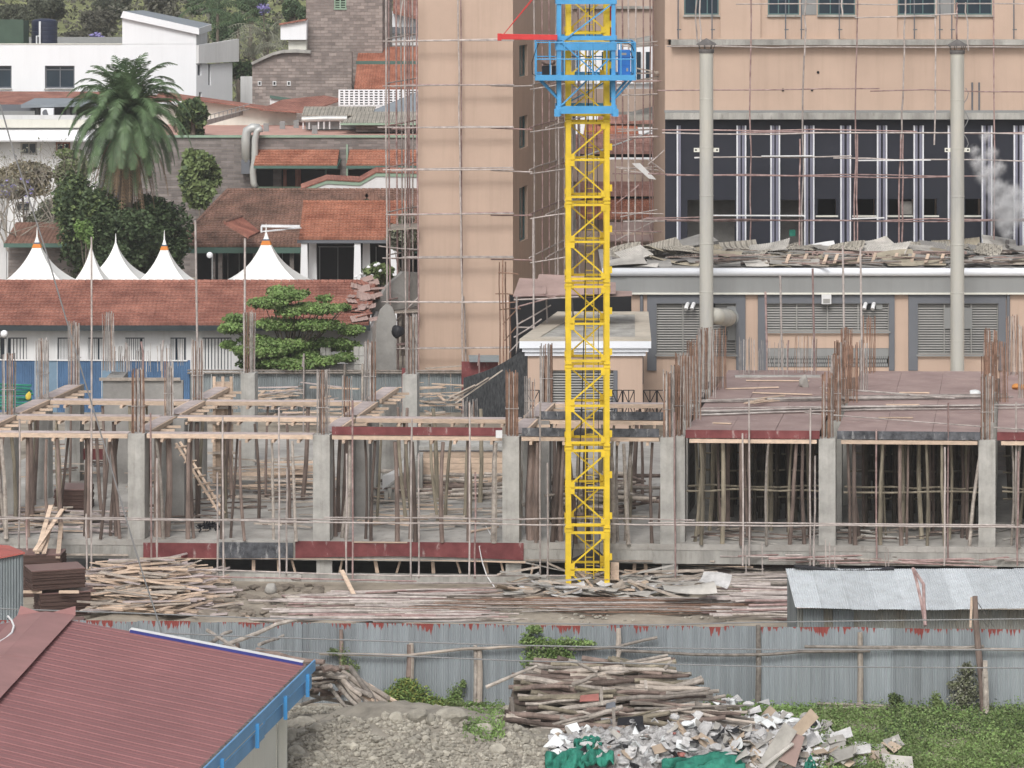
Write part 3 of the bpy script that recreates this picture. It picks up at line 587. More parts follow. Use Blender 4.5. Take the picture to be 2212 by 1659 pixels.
for i in (4,5,6):
    xa, xb = XL[i]+.7, XL[i+1]-.35
    props_along(xa,xb,-.02,6,['polegreen','polepale','pole'],LP % ('deck edge of the %s bay' % bayn[i]),'props under the deck edge of the %s bay' % bayn[i],r=.062,zt=5.27,pair=.6)
    for d in (1.4,2.8):
        props_along(xa,xb,d,6,['polegreen','pole'],LP % ('deck inside the %s bay' % bayn[i]),'props deep under the deck of the %s bay' % bayn[i],zt=5.52,pair=.3,r=.06)
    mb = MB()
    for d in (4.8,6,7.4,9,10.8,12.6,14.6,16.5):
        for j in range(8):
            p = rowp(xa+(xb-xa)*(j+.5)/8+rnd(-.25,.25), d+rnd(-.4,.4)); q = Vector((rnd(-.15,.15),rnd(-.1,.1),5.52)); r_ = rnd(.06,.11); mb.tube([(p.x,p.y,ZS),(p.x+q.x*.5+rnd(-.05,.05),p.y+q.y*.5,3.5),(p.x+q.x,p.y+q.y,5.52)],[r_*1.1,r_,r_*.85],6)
    put('prop_forest', mb, mt['poleshade'], None, 'thicket of props coloured dark for shade deep under the deck of the %s bay' % bayn[i], 'props', None, 'stuff')  # far props darkened in colour for the deep shade under the deck
    for d,z in ((1.0,3.35),(1.7,3.4),(5.5,3.4),(5.6,2.3),(9,3.5)):
        a0 = rowp(xa-.2,d); a1 = rowp(xb+.2,d); mb = MB(); n = 6
        mb.tube([a0.lerp(a1,j/n)+Vector((0,0,z+rnd(-.06,.06))) for j in range(n+1)], .04, 6); put('cross_pole', mb, mt['polegreen'], None, 'thin horizontal pole tied across the props under the deck of the %s bay' % bayn[i], 'pole', 'horizontal ties under the %s deck' % bayn[i])
# ladder, timber column form, stairs
t = root('ladder', P(430,1040,126), 'rough wooden ladder leaning from the beam down to the slab in the second bay', 'ladder')
for o_ in (0,.35):
    mb = MB(); mb.tube([P(380,958,125)+Vector((o_*.35,o_,0)), P(476,1112,123.5)+Vector((o_*.35,o_,0))], .055, 6); put('rail', mb, mt['timber'], t)
for j in range(9):
    p = P(380,958,125).lerp(P(476,1112,123.5),(j+.6)/9.6); mb = MB(); mb.tube([p+Vector((-.12,-.1,.02)), p+Vector((.28,.4,.02))], .035, 6); put('rung', mb, mt['timber'], t)
p = rowp(XL[1],13.2); t = root('column_form', (p.x,p.y,ZS), 'timber column formwork with clamps standing behind the second row of beams', 'column formwork')
mb = MB(); mb.box(p.x-.36,p.x+.36,p.y-.3,p.y+.4,ZS+.01,5.6); put('form_panel', mb, mt['timber'], t)
for s in (-.36,.0,.34):
    mb = MB(); mb.box(p.x+s-.06,p.x+s+.06,p.y-.38,p.y-.303,ZS+.02,5.9); put('stud', mb, mt['timber'], t)
for j in range(6):
    mb = MB(); z = 2.1+j*.62; mb.box(p.x-.62,p.x+.62,p.y-.47,p.y-.383,z,z+.1); put('clamp', mb, mt['timbergrey'], t)
# ply stack on slab, boards wall, stairs
def plystack(name, c, sx, sy, n, rot, label, grp=None, th=.035, mat='plystack'):
    t = root(name, c, label, 'plywood stack', grp)
    top = None
    for j in range(n):
        mb = MB(); mb.obox(Vector(c)+Vector((rnd(-.03,.03),rnd(-.03,.03),.02+j*th)), sx, sy, th*.86, (0,0,rot+rnd(-.015,.015))); put('sheet', mb, mt['plystack'] if j == n-1 else mt['plyedge'], t)
    return t
plystack('plywood_stack', G(160,1100,ZS), 1.25, 1.6, 26, R(-4), 'dark stack of plywood standing on the slab between props in the first bay')
YB = 134; t = root('board_wall', (PX(990,YB),YB,ZS), 'wide wall of horizontal planks topped by fresh concrete, behind the third bay', 'board wall')
for j in range(6):
    mb = MB(); z = ZS+.02+j*.24; mb.box(PX(905,YB),PX(1100,YB),YB-.03+rnd(0,.02),YB+.03,z,z+.225); put('board', mb, mt['timber'], t)
mb = MB(); mb.box(PX(905,YB),PX(1100,YB),YB+.04,YB+3.5,ZS+.01,ZS+1.62); put('landing', mb, mt['conc'], t)
mb = MB(); mb.box(PX(905,YB),PX(1100,YB),YB-.06,YB-.035,ZS+1.46,ZS+1.50); put('dark_strip', mb, mt['blackboard'], t)
t = root('staircase', G(1010-170,1010,ZS), 'half cast concrete stair flight rising to the right in the third bay', 'staircase')
n = 11
for j in range(n):
    U = 830+j*7.4; V = 1062-j*7.5; Y = 130+j*.22; p = P(U,V,Y); mb = MB(); mb.box(p.x,p.x+.16,Y-.1,Y+1.3,ZS+.003,p.z); put('step', mb, mt['concw'], t)
mb = MB(); mb.slab([P(826,1058,129.8),P(872,1020,130.8),P(872,990,130.8),P(862,1010,130.7),P(826,1028,129.8)],.03,(0,-1,0)); put('side_form', mb, mt['white2'], t)
# scattered planks / debris on slab and beyond
def strew(n, U_, V_, z, L_, W_, mats, name, label, cat, grp, zr=.25, ang=25, th=.035, rd=False, bend=0):
    for i in range(n):
        p = G(rnd(*U_), rnd(*V_), z)+Vector((0,0,rnd(.03,zr))); l = rnd(*L_); an = R(random.gauss(0,ang)); mb = MB(); tl = rnd(-.05,.05); mm = random.choice(mats); a_ = (p.x*F/p.y+U0-U_[0])/(U_[1]-U_[0])
        d = Vector((math.cos(an)*math.cos(tl), math.sin(an)*math.cos(tl), math.sin(tl)))*l/2
        if rd:
            r = rnd(*W_); mb.tube([p-d, p+Vector((rnd(-.03,.03),rnd(-.03,.03),rnd(-bend,bend))), p+d], [r*1.1,r,r*.8], 7)
        else: mb.beam(p-d, p+d, rnd(*W_), th*rnd(.7,1.6))
        put(name, mb, mt[mm], None, zl(label,mm,a_), cat, grp)
strew(60,(0,270),(1105,1155),ZS,(.8,2.6),(.08,.2),['timbergrey','timber','soffit'],'loose_plank','plank on the slab of the first bay','plank','planks lying in the first bay')
strew(50,(330,680),(1060,1150),ZS,(.8,2.6),(.06,.14),['timbergrey','timbergrey','pole'],'loose_plank','plank on the slab of the second bay','plank','planks lying in the second bay')
strew(50,(740,1080),(1075,1150),ZS,(.6,2.4),(.06,.16),['timbergrey','timbergrey','timber'],'loose_plank','plank on the slab of the third bay','plank','planks lying in the third bay')
strew(70,(1150,1400),(1075,1130),ZS,(.8,2.6),(.05,.10),['pole','polepale','timbergrey'],'loose_pole','pole heaped on the slab behind the mast','pole','poles heaped behind the mast',rd=True,zr=1.3)
strew(48,(500,690),(1020,1075),ZS,(1,3.2),(.08,.22),['timber','timbergrey','timber'],'loose_plank','plank heaped behind the second bay','plank','planks heaped behind the second bay',zr=.9,ang=14)
strew(34,(800,1085),(1050,1085),ZS,(1,3),(.04,.09),['pole','polepale'],'loose_pole','pole heaped below the board wall','pole','poles heaped below the board wall',rd=True,zr=.7,ang=14)
strew(44,(1490,2200),(1140,1172),ZS,(.6,2.6),(.06,.16),['timbergrey','pole','scrapgrey'],'loose_plank','plank on the slab under the decks','plank','planks lying under the right decks',zr=.2)
strew(70,(560,740),(862,925),0.3,(.9,2.8),(.08,.2),['timber','timber','soffit','timbergrey'],'heap_plank','plank in the timber heap behind the second bay','plank','timber heap behind the second bay',zr=1.3,ang=40)
strew(60,(890,1010),(845,925),0.3,(.8,2.4),(.08,.18),['timber','timber','timbergrey'],'heap_plank','plank in the heap left of the black mesh','plank','timber heap left of the black mesh',zr=1.6,ang=45)
strew(50,(60,340),(960,1060),1.5,(.8,2.4),(.06,.16),['timbergrey','timber','pole'],'heap_plank','plank heaped behind the first bay','plank','planks heaped behind the first bay',zr=.8,ang=35)
# rubble behind slab seen through the first bays
put('block_heap', (lambda m: [m.rock(G(rnd(200,345),rnd(960,1045),.5)+Vector((0,4,rnd(0,1.6))), rnd(.12,.28),(1.3,.8,.8),i,1) for i in range(60)] and m)(MB()), mt['conc'], None, 'heap of broken building blocks behind the first bay', 'rubble heap', None, 'stuff')
# red board low behind bay 1
Yb = 136; mb = MB(); mb.box(PX(140,Yb),PX(370,Yb),Yb,Yb+.05,ZS+.8,ZS+1.25); put('form_board', mb, mt['redboard'], None, 'dark red board standing low behind the props of the first bay', 'form board')
# formwork clamps, coil and cable on slab
mb = MB()
for i in range(60):
    p = G(455+random.gauss(0,12), 1140+random.gauss(0,4), ZS+.04); mb.obox(p+Vector((0,0,rnd(0,.15))), .14,.05,.05,(rnd(0,3),rnd(0,3),rnd(0,3)))
put('clamp_heap', mb, mt['black'], None, 'small heap of black metal clips on the slab edge of the second bay', 'clip heap', None, 'stuff')
mb = MB(); pts = [G(1015,1120,ZS+.02), G(1050,1137,ZS+.02), G(1068,1168,ZS+.03), P(1035,1180,121.3), P(1042,1215,121.2), P(1052,1245,121), P(1068,1268,120.6)]; mb.tube(pts, .022, 6); put('white_hose', mb, mt['white2'], None, 'thin white hose running over the slab edge and down the red board', 'hose')
mb = MB(); p = P(1078,936,121.1); mb.box(p.x-.12,p.x+.12,p.y-.3,p.y-.18,p.z-.13,p.z+.14); put('flood_light', mb, mt['white2'], None, 'small white lamp box clipped on the red board by the fourth front column', 'lamp')
# ---- front scaffold ----
YF = 119.6
def scaffold(name, loc, label, verts, hors, r=.034, mats=('scaf','scaf','scafred')):
    t = root(name, loc, label, 'scaffold')
    for (U,Va,Vb,Y,*m) in verts:
        mb = MB(); n = 4; a_ = P(U if not isinstance(U,tuple) else U[0],Va,Y); b_ = P(U if not isinstance(U,tuple) else U[1],Vb,Y)
        mb.tube([a_.lerp(b_,j/n)+Vector((rnd(-.02,.02) if 0<j<n else 0,rnd(-.02,.02),0)) for j in range(n+1)], r, 6); put('standard', mb, mt[m[0] if m else random.choice(mats)], t)
    for (Ua,Ub,V,Y,*m) in hors:
        va, vb = V if isinstance(V,tuple) else (V,V); mb = MB(); a_ = P(Ua,va,Y); b_ = P(Ub,vb,Y); n = max(3,int((b_-a_).length/2.2))
        mb.tube([a_.lerp(b_,j/n)+Vector((0,0,rnd(-.035,.035))) for j in range(n+1)], r*.9, 6); put('ledger', mb, mt[m[0] if m else random.choice(mats)], t)
    return t
V_ = []
for (U,Vt,m,bk) in ((41,905,'scaf',1),(57,1120,'scafred',0),(187,1110,'scaf',0),(197,512,'scaf',1),(326,892,'scafred',0),(339,990,'scaf',1),(468,1020,'scaf',1),(481,900,'scaf',0),(604,880,'scaf',0),(619,1010,'scaf',1),(750,980,'scaf',1),(763,865,'scafred',0),(889,905,'scaf',0),(905,980,'scaf',1),(1015,870,'scaf',0),(1025,1020,'scafred',1),(1167,870,'scaf',1),(1181,1000,'scaf',0),(1457,890,'scafred',0),(1603,936,'scaf',0),(1618,864,'scaf',1),(1749,880,'scaf',1),(1759,985,'scaf',0),(1895,928,'scafred',1),(2041,966,'scaf',0),(2047,870,'scafred',1),(2194,868,'scaf',1),(2199,975,'scafred',0)):
    V_.append(((U+rnd(-2,2),U+rnd(-2,2)),Vt,1250 if U<1460 else 1222,YF+(.9 if bk else 0),m))
H_ = [(-40,760,(1117,1124),YF+.8),(700,1500,(1118,1123),YF+.8),(1400,2250,(1128,1134),YF+.8),(-40,640,(1120,1127),YF),(560,1320,(1126,1134),YF),(1250,2250,(1131,1140),YF),
      (270,900,(1240,1256),YF),(860,1230,(1258,1264),YF),(1300,1720,(1258,1246),YF),(400,1000,(1230,1246),YF+.8),(950,1420,(1243,1244),YF+.8)]
scaffold('site_scaffold',(0,YF,0),'long low scaffold of thin rusty tubes along the front of the concrete frame', V_, H_)
for U,Vt,lab in ((425,476,'tall pale pole rising past the red roof left of the round globe lamp'),(527,515,'tall pale pole rising right of the globe lamp'),(655,792,'lone pale pole standing behind the beams right of the green tree'),(273,740,'thin tube standing in front of the white wall, by the rough core wall'),(308,738,'rusty tube standing in front of the white wall'),(349,735,'grey tube standing in front of the white wall'),(1034,790,'rusty tube standing before the black mesh'),(893,1010,'grey tube behind the second scaffold pair'),(1700,735,'rusty tube rising in front of the plant louvres'),):
    Y = 150; mb = MB(); x = PX(U,Y); mb.tube([(x,Y,0),(x+.03,Y,5),(x+rnd(-.1,.1),Y,PZ(Vt,Y))], .05 if U<600 else .035, 6); put('standing_pole', mb, mt['scafred' if 'rusty' in lab else 'scaf'], None, lab, 'pole')
for U,Vt,lab in ((1687,655,'pale pole rising before the left louvres of the plant building'),(1757,640,'tall red pole rising past the square lamp of the plant building'),(1655,690,'thin red pole before the plant building'),(1822,590,'pale pole rising over the plant roof edge at its middle'),(1860,595,'pale leaning pole left of the broad peach pier')):
    Y = 141; x = PX(U,Y); mb = MB(); mb.tube([(x,Y,ZS),(x+.04,Y,6),(x-.03,Y,PZ(Vt-60,Y))], .045, 6); put('standing_pole', mb, mt['scafred' if 'red' in lab else 'scaf'], None, lab, 'pole')
# =============== tower crane mast ===============
CY = 119.0; CX0 = PX(1222.5,CY); CX1 = PX(1317,CY); CW = CX1-CX0; CB = CY+CW
t = root('tower_crane', ((CX0+CX1)/2,(CY+CB)/2,0), 'yellow lattice tower crane mast standing in front of the concrete frame', 'crane')
sec = 177.1*CY/F; zj = [PZ(257,CY)+sec*k for k in range(-6,5)]
lw = .19
def leg(x, y, z0, z1, sx, sy, parent=t):
    mb = MB(); mb.box(x-lw/2, x+lw/2, y-lw/2, y+lw/2, z0, z1); return put('leg', mb, mt['yellow'], parent)
for k in range(len(zj)-1):
    z0, z1 = max(zj[k]+.015,0), zj[k+1]-.015; zm = (z0+z1)/2 if k else (zj[0]+zj[1])/2
    for x in (CX0+lw/2, CX1-lw/2):
        for y in (CY+lw/2, CB-lw/2):
            leg(x,y,z0,z1,0,0)
            mb = MB(); mb.box(x-lw/2-.02,x+lw/2+.02,y-lw/2-.02,y+lw/2+.02,z1-.10,z1-.005); mb.box(x-lw/2-.02,x+lw/2+.02,y-lw/2-.02,y+lw/2+.02,z0+.002,z0+.10); put('joint_plate', mb, mt['yellow'], t)
    def face(fn, flip):
        mb = MB(); up = (0,0,1)
        for z in (z0+.13, z1-.13): mb.beam(fn(.02,z), fn(.98,z), .06, .09); put('cross_bar', mb, mt['yellow'], t); mb = MB()
        mb.beam(fn(.02,zm), fn(.98,zm), .05, .08); put('cross_bar', mb, mt['yellow'], t); mb = MB()
        a0, a1 = (.08,.92) if not flip else (.92,.08)
        mb.beam(fn(a0,zm+.16), fn(a1,z1-.30), .05, .09, (0,1,0) if fn is fF or fn is fB else (1,0,0))
        mb.beam(fn(a1,zj[k]+.30), fn(a0,zm-.16), .05, .09, (0,1,0) if fn is fF or fn is fB else (1,0,0))
        put('diagonal', mb, mt['yellow'], t)
        mb = MB()
        for (a_,z) in ((.1,zm+.12),(.9,z1-.25),(.9,zj[k]+.25),(.1,zm-.12)):
            if flip: a_ = 1-a_
            p = fn(a_,z); mb.obox(p, .16,.16,.2)
        put('gusset', mb, mt['yellow'], t)
    fF = lambda u,z: Vector((CX0+lw*.5+(CW-lw)*u, CY+.05, z)); fB = lambda u,z: Vector((CX0+lw*.5+(CW-lw)*u, CB-.05, z))
    fL = lambda u,z: Vector((CX0+.05, CY+lw*.5+(CW-lw)*u, z)); fR = lambda u,z: Vector((CX1-.05, CY+lw*.5+(CW-lw)*u, z))
    face(fF,False); face(fB,True); face(fL,False); face(fR,True)
    for z in (zj[k]+.35, zm+.35):
        mb = MB(); mb.box(CX1+.002,CX1+.09,CY+.02,CY+.10,z,z+.24); put('climbing_lug', mb, mt['yellow'], t)
lad = put('ladder', (lambda m: (m.beam((PX(1266,CY),CB-.55,.4),(PX(1266,CY),CB-.55,zj[-1]),.04,.05), m.beam((PX(1284,CY),CB-.55,.4),(PX(1284,CY),CB-.55,zj[-1]),.04,.05)) and m)(MB()), mt['yellow'], t)
mb = MB(); z = .6
while z < zj[-1]: mb = MB(); mb.tube([(PX(1266,CY),CB-.55,z),(PX(1284,CY),CB-.55,z)], .015, 5); z += .30; put('ladder_rung', mb, mt['yellow'], t)
mb = MB(); mb.tube([P(1274,-5,CY+.5),P(1272,150,CY+.5),P(1268,400,CY+.5),P(1262,700,CY+.5),P(1256,900,CY+.5),P(1248,1080,CY+.4),P(1236,1200,CY+.35),P(1229,1262,CY+.3)], .019, 6); put('hoist_cable', mb, mt['black'], t)
mb = MB(); mb.tube([P(1285,-5,CY+.7),P(1292,500,CY+.7),P(1293,1100,CY+.7),P(1296,1240,CY+.7)], .012, 5); put('hoist_cable', mb, mt['black'], t)
# ---- blue climbing frame round the mast: it rides on the mast, a thing of its own ----
q = root('climbing_cage', ((CX0+CX1)/2,(CY+CB)/2,PZ(250,CY)), 'sky blue climbing frame with railed platform wrapped round the yellow mast', 'crane climbing frame')
fyq = CY-.30; byq = CB+.30; lx, rx = PX(1208,fyq), PX(1325,fyq)
def bb(a_, b_, wd=.12, ht=.12, nm='frame_beam', mat='skyblue', up=(0,0,1)):
    mb = MB(); mb.beam(a_, b_, wd, ht, up); return put(nm, mb, mt[mat], q)
Zt, Zb = 25.6, PZ(250,fyq)
for x in (lx,rx):
    for y in (fyq,byq): bb((x,y,Zb),(x,y,Zt),.15,.15,'post')
for V,h in ((237,.28),(168,.2),(101,.26),(82,.16),(4,.16)):
    z = PZ(V,fyq)
    for y in (fyq-.09,byq+.09): bb((lx-.1,y,z),(rx+.1,y,z),.05,h,'frame_beam')
    for x in (lx-.1,rx+.1): bb((x,fyq-.05,z),(x,byq+.05,z),.05,h,'frame_beam')
zf = PZ(165,fyq); zr1 = PZ(91,fyq); zr2 = PZ(127,fyq)
for (x0,y0,x1,y1,V1,V2) in ((PX(1313,fyq),0,0,0,0,0),):
    pass
for (Va,Ua,Vb,Ub) in ((93,1210,10,1320),(168,1297,93,1215),(228,1212,128,1315)):
    bb(P(Ua,Va,fyq-.13),P(Ub,Vb,fyq-.13),.05,.08,'brace',up=(0,1,0))
bb(P(1215,228,byq+.1),P(1318,172,byq+.1),.05,.08,'brace',up=(0,1,0))
X0, X1, Y0, Y1 = PX(1158,fyq-.5), PX(1372,fyq-.5), fyq-.5, byq+.5
for (a_,b_) in (((X0,Y0),(X1,Y0)),((X0,Y1),(X1,Y1)),((X0,Y0),(X0,Y1)),((X1,Y0),(X1,Y1))):
    bb((*a_,zf-.03),(*b_,zf-.03),.07,.20,'platform_beam')
    for z in (zr1,zr2): mb = MB(); mb.tube([(*a_,z),(*b_,z)], .024, 6); put('rail', mb, mt['skyblue'], q)
for x0_,x1_ in ((X0,CX0-.4),(CX1+.4,X1)):
    mb = MB(); mb.box(x0_+.05,x1_,Y0+.05,Y1-.05,zf-.02,zf+.02); put('platform_floor', mb, mt['skyblue'], q)
for y0_,y1_ in ((Y0,CY-.36),(CB+.36,Y1)):
    mb = MB(); mb.box(CX0-.39,CX1+.39,y0_+.05,y1_,zf-.02,zf+.02); put('platform_floor', mb, mt['skyblue'], q)
n = 7
for i in range(n+1):
    x = X0+(X1-X0)*i/n
    for y in (Y0,Y1): mb = MB(); mb.tube([(x,y,zf),(x,y,zr1)], .022 if 0<i<n else .035, 6); put('stanchion', mb, mt['skyblue'], q)
for y in (Y0+.7,(Y0+Y1)/2,Y1-.7):
    for x in (X0,X1): mb = MB(); mb.tube([(x,y,zf),(x,y,zr1)], .022, 6); put('stanchion', mb, mt['skyblue'], q)
for s,(x,xp) in enumerate(((X0+.1,lx),(X1-.1,rx))):
    for y in (Y0+.3,Y1-.3): bb((x,y,zf-.1),(xp,y+(.3 if y<CY else -.3),PZ(217,fyq)),.06,.07,'strut')
for x in (lx-.08,rx+.08):
    mb = MB(); mb.box(x-.1,x+.1,fyq-.2,fyq+.1,Zb-.02,Zb+.25); put('guide_shoe', mb, mt['skyblue'], q)
mb = MB(); mb.tube([P(1329,215,fyq),P(1327,225,fyq+.1),P(1320,212,fyq+.3)],.03,6); put('red_pin', mb, mt['cranered'], q)
# cabinet, pump, arm
c = root('control_cabinet', (PX(1348,fyq),fyq+.3,zf+.02), 'bright blue electrical cabinet on the right side of the crane platform', 'cabinet')
mb = MB(); Yc = fyq+.15; mb.box(PX(1335,Yc),PX(1362,Yc),Yc,Yc+.5,zf+.022,PZ(108,Yc)); put('body', mb, mt['boxblue'], c, bevel=.015)
for (Va,Vb) in ((110,123),(125,142),(144,162)):
    mb = MB(); mb.box(PX(1336.5,Yc),PX(1360.5,Yc),Yc-.02,Yc-.002,PZ(Vb,Yc),PZ(Va,Yc)); put('door', mb, mt['boxblue'], c)
mb = MB(); mb.box(PX(1342,Yc),PX(1353,Yc),Yc-.03,Yc-.022,PZ(119,Yc),PZ(114,Yc)); put('nameplate', mb, mt['louvre'], c)
mb = MB(); mb.box(PX(1353,Yc),PX(1357,Yc),Yc-.03,Yc-.022,PZ(154,Yc),PZ(147,Yc)); put('handle', mb, mt['louvre'], c)
c = root('hydraulic_pump', (PX(1182,fyq),fyq+.4,zf+.02), 'black hydraulic pump with a pale cover on the left side of the crane platform', 'pump')
Yc = fyq+.5; mb = MB(); mb.box(PX(1171,Yc),PX(1201,Yc),Yc,Yc+.6,zf+.03,PZ(143,Yc)); put('tank', mb, mt['black'], c)
mb = MB(); mb.rock((PX(1185,Yc),Yc+.3,PZ(134,Yc)), .22, (1.25,1,.65), 3); put('motor', mb, mt['canopy'], c)
mb = MB(); mb.tube([(PX(1190,Yc),Yc-.1,zf+.05),(PX(1190,Yc),Yc-.1,PZ(140,Yc))],.03,6); put('valve', mb, mt['white2'], c)
c = root('lifting_arm', (PX(1140,fyq),fyq-.2,PZ(80,fyq)), 'red steel arm with red stay cable sticking out left of the blue frame', 'crane arm')
mb = MB(); mb.beam(P(1077,79,fyq-.25),P(1204,81,fyq-.25),.14,.20); mb.obox(P(1079,80,fyq-.25),.15,.16,.26); put('beam', mb, mt['cranered'], c, bevel=.01)
for Ua,Vb in ((1150,0),(1152,-6)):
    mb = MB(); mb.tube([P(1088,74,fyq-.25),P(Ua,Vb,fyq-.2)],.014,5); put('stay', mb, mt['cranered'], c)
mb = MB(); mb.tube([P(1084,85,fyq-.25),P(1091,74,fyq-.25)],.03,6); put('hook', mb, mt['cranered'], c)
mb = MB(); mb.box(PX(1320,CY),PX(1325,CY),CB,CB+.1,PZ(80,CY),PZ(-10,CY)); put('pole_rod', mb, mt['cranered'], c)
mb = MB(); Y_ = fyq-.4; mb.tube([P(1328,88,Y_),P(1350,90,Y_),P(1364,98,Y_),P(1372,115,Y_),P(1368,128,Y_),P(1362,110,Y_)],.018,5); put('power_cable', mb, mt['black'], None, 'black cable looping over the right railing of the crane platform', 'cable')
mb = MB(); Y_ = fyq-.52; mb.tube([P(1164,92,Y_),P(1156,112,Y_),P(1149,135,Y_),P(1150,160,Y_),P(1160,165,Y_)],.016,5); put('power_cable', mb, mt['black'], None, 'black cable hanging outside the left end of the crane platform', 'cable')
bagblob('dark_tarpaulin', P(1270,1215,CB+.7)+Vector((0,0,-.1)), .62, (1.15,.8,1.2), 'clothdark', 'dark grey tarpaulin bundle standing behind the foot of the crane mast', 'tarpaulin', 21)
mb = MB(); Y_ = CY+.6; mb.box(PX(1319,Y_),PX(1337,Y_),Y_,Y_+.04,PZ(1262,Y_),PZ(1215,Y_)); put('plywood_sheet', mb, mt['timber'], None, 'small orange plywood panel beside the right foot of the crane mast', 'panel')
# wall with rectangular holes : plane from origin o along unit u, up z; holes in (u0,u1,z0,z1)
def wall(mb, o, u, W, z0, z1, holes, depth=.25, reveal=True):
    o = Vector(o); u = Vector(u).normalized(); nin = Vector((-u.y, u.x, 0))          # into the building when u goes right
    us = sorted({0,W} | {h[0] for h in holes} | {h[1] for h in holes}); zs = sorted({z0,z1} | {h[2] for h in holes} | {h[3] for h in holes})
    pt = lambda a_,z,d=0: Vector((o.x,o.y,0))+u*a_+nin*d+Vector((0,0,z))
    for i in range(len(us)-1):
        for j in range(len(zs)-1):
            c0, c1 = (us[i]+us[i+1])/2, (zs[j]+zs[j+1])/2
            if any(h[0]<c0<h[1] and h[2]<c1<h[3] for h in holes): continue
            mb.add([pt(us[i],zs[j]),pt(us[i+1],zs[j]),pt(us[i+1],zs[j+1]),pt(us[i],zs[j+1])],[(0,1,2,3)])
    for h in holes:
        c = [(h[0],h[2]),(h[1],h[2]),(h[1],h[3]),(h[0],h[3])]
        for k in range(4):
            a_, b_ = c[k], c[(k+1)%4]; mb.add([pt(*a_),pt(*b_),pt(*b_,depth),pt(*a_,depth)],[(0,3,2,1)])
    return mb
def window(parent, o, u, h, depth=.18, frame='gframe', glass='glass', mull=1, fw=.07, transom=None, sill=None):
    o = Vector(o); u = Vector(u).normalized(); nin = Vector((-u.y, u.x, 0)); pt = lambda a_,z,d=0: Vector((o.x,o.y,0))+u*a_+nin*d+Vector((0,0,z))
    mb = MB(); a0,a1,z0,z1 = h; m = fw/2
    for (p,q) in ((pt(a0,z0+m,depth),pt(a1,z0+m,depth)),(pt(a0,z1-m,depth),pt(a1,z1-m,depth))): mb.beam(p,q,.06,fw)
    for aa in [a0+m,a1-m]+[a0+(a1-a0)*(i+1)/(mull+1) for i in range(mull)]: mb.beam(pt(aa,z0+fw,depth),pt(aa,z1-fw,depth),fw*(1 if aa in (a0+m,a1-m) else .7),.05,tuple(nin))
    if transom: mb.beam(pt(a0+fw,z0+(z1-z0)*transom,depth),pt(a1-fw,z0+(z1-z0)*transom,depth),.045,fw*.7)
    w_ = put('window', mb, mt[frame], parent)
    g_ = MB(); g_.add([pt(a0,z0,depth+.03),pt(a1,z0,depth+.03),pt(a1,z1,depth+.03),pt(a0,z1,depth+.03)],[(0,1,2,3)]); put('pane', g_, mt[glass], w_)
    if sill: s_ = MB(); s_.beam(pt(a0-.05,z0-.06,-.04),pt(a1+.05,z0-.06,-.04),.2,.09); put('sill', s_, mt[sill], w_)
    return w_
def poles(name, loc, label, verts, hors, r=.045, mats=('scaf','scaf','scafred'), n=6, wob=.03):
    t = root(name, loc, label, 'scaffold')
    for (Ua,Va,Ub,Vb,Y,*m) in verts:
        mb = MB(); a_ = P(Ua,Va,Y); b_ = P(Ub,Vb,Y); k = 5
        mb.tube([a_.lerp(b_,j/k)+Vector((rnd(-wob,wob) if 0<j<k else 0,rnd(-wob,wob),0)) for j in range(k+1)], r*rnd(.85,1.1), n); put('standard', mb, mt[m[0] if m else random.choice(mats)], t)
    for (Ua,Va,Ub,Vb,Y,*m) in hors:
        mb = MB(); Yb = Y if not m or not isinstance(m[0],(int,float)) else m[0]; m = [x for x in m if isinstance(x,str)]
        a_ = P(Ua,Va,Y); b_ = P(Ub,Vb,Yb); k = max(2,int((b_-a_).length/2.5))
        mb.tube([a_.lerp(b_,j/k)+Vector((0,0,rnd(-wob,wob))) for j in range(k+1)], r*.9, n); put('ledger', mb, mt[m[0] if m else random.choice(mats)], t)
    return t
# =============== peach stair tower ===============
TY = 180.0; TX0, TX1 = PX(903,TY), PX(1108,TY); TZ = 31
d = Vector((.190,1,0)).normalized(); TL = 16.5
tw = root('stair_tower', ((TX0+TX1)/2,TY+6,0), 'tall plain peach rendered tower wrapped in a grid of scaffold poles', 'building')
mb = MB(); wall(mb,(TX0,TY,0),(1,0,0),TX1-TX0,0,TZ,[]); put('front_wall', mb, mt['peach'], tw)
for V in (88,276,462,650):
    mb = MB(); z = PZ(V,TY); mb.box(TX0+.01,TX1-.01,TY-.012,TY-.002,z-.012,z+.012); put('render_joint', mb, mt['peach_band'], tw)
def sideU(U): # param along side wall for image column U
    # x = TX1 + d.x*s ; y = TY+d.y*s ; (U-U0)/F = x/y
    k = (U-U0)/F; return (k*TY-TX1)/(d.x-k*d.y)
holes = []
s0, s1 = sideU(1122), sideU(1140)
for Va,Vb in ((-60,-20),(97,165),(250,320),(403,520)):
    sm = (s0+s1)/2; Y = TY+d.y*sm; holes.append((s0,s1,PZ(Vb,Y),PZ(Va,Y)))
mb = MB(); wall(mb,(TX1,TY,0),d,TL,0,TZ,holes,.3); put('side_wall', mb, mt['peach'], tw)
for h in holes: window(tw,(TX1,TY,0),d,h,.2,mull=1)
mb = MB(); e0 = Vector((TX0,TY,0)); e1 = e0+d*TL; r1 = Vector((TX1,TY,0))+d*TL
mb.add([e1,e0,e0+Vector((0,0,TZ)),e1+Vector((0,0,TZ))],[(0,1,2,3)]); mb.add([r1,e1,e1+Vector((0,0,TZ)),r1+Vector((0,0,TZ))],[(0,1,2,3)])
mb.add([e0+Vector((0,0,TZ)),Vector((TX1,TY,TZ)),r1+Vector((0,0,TZ)),e1+Vector((0,0,TZ))],[(0,1,2,3)]); put('rear_wall', mb, mt['peach_band'], tw)
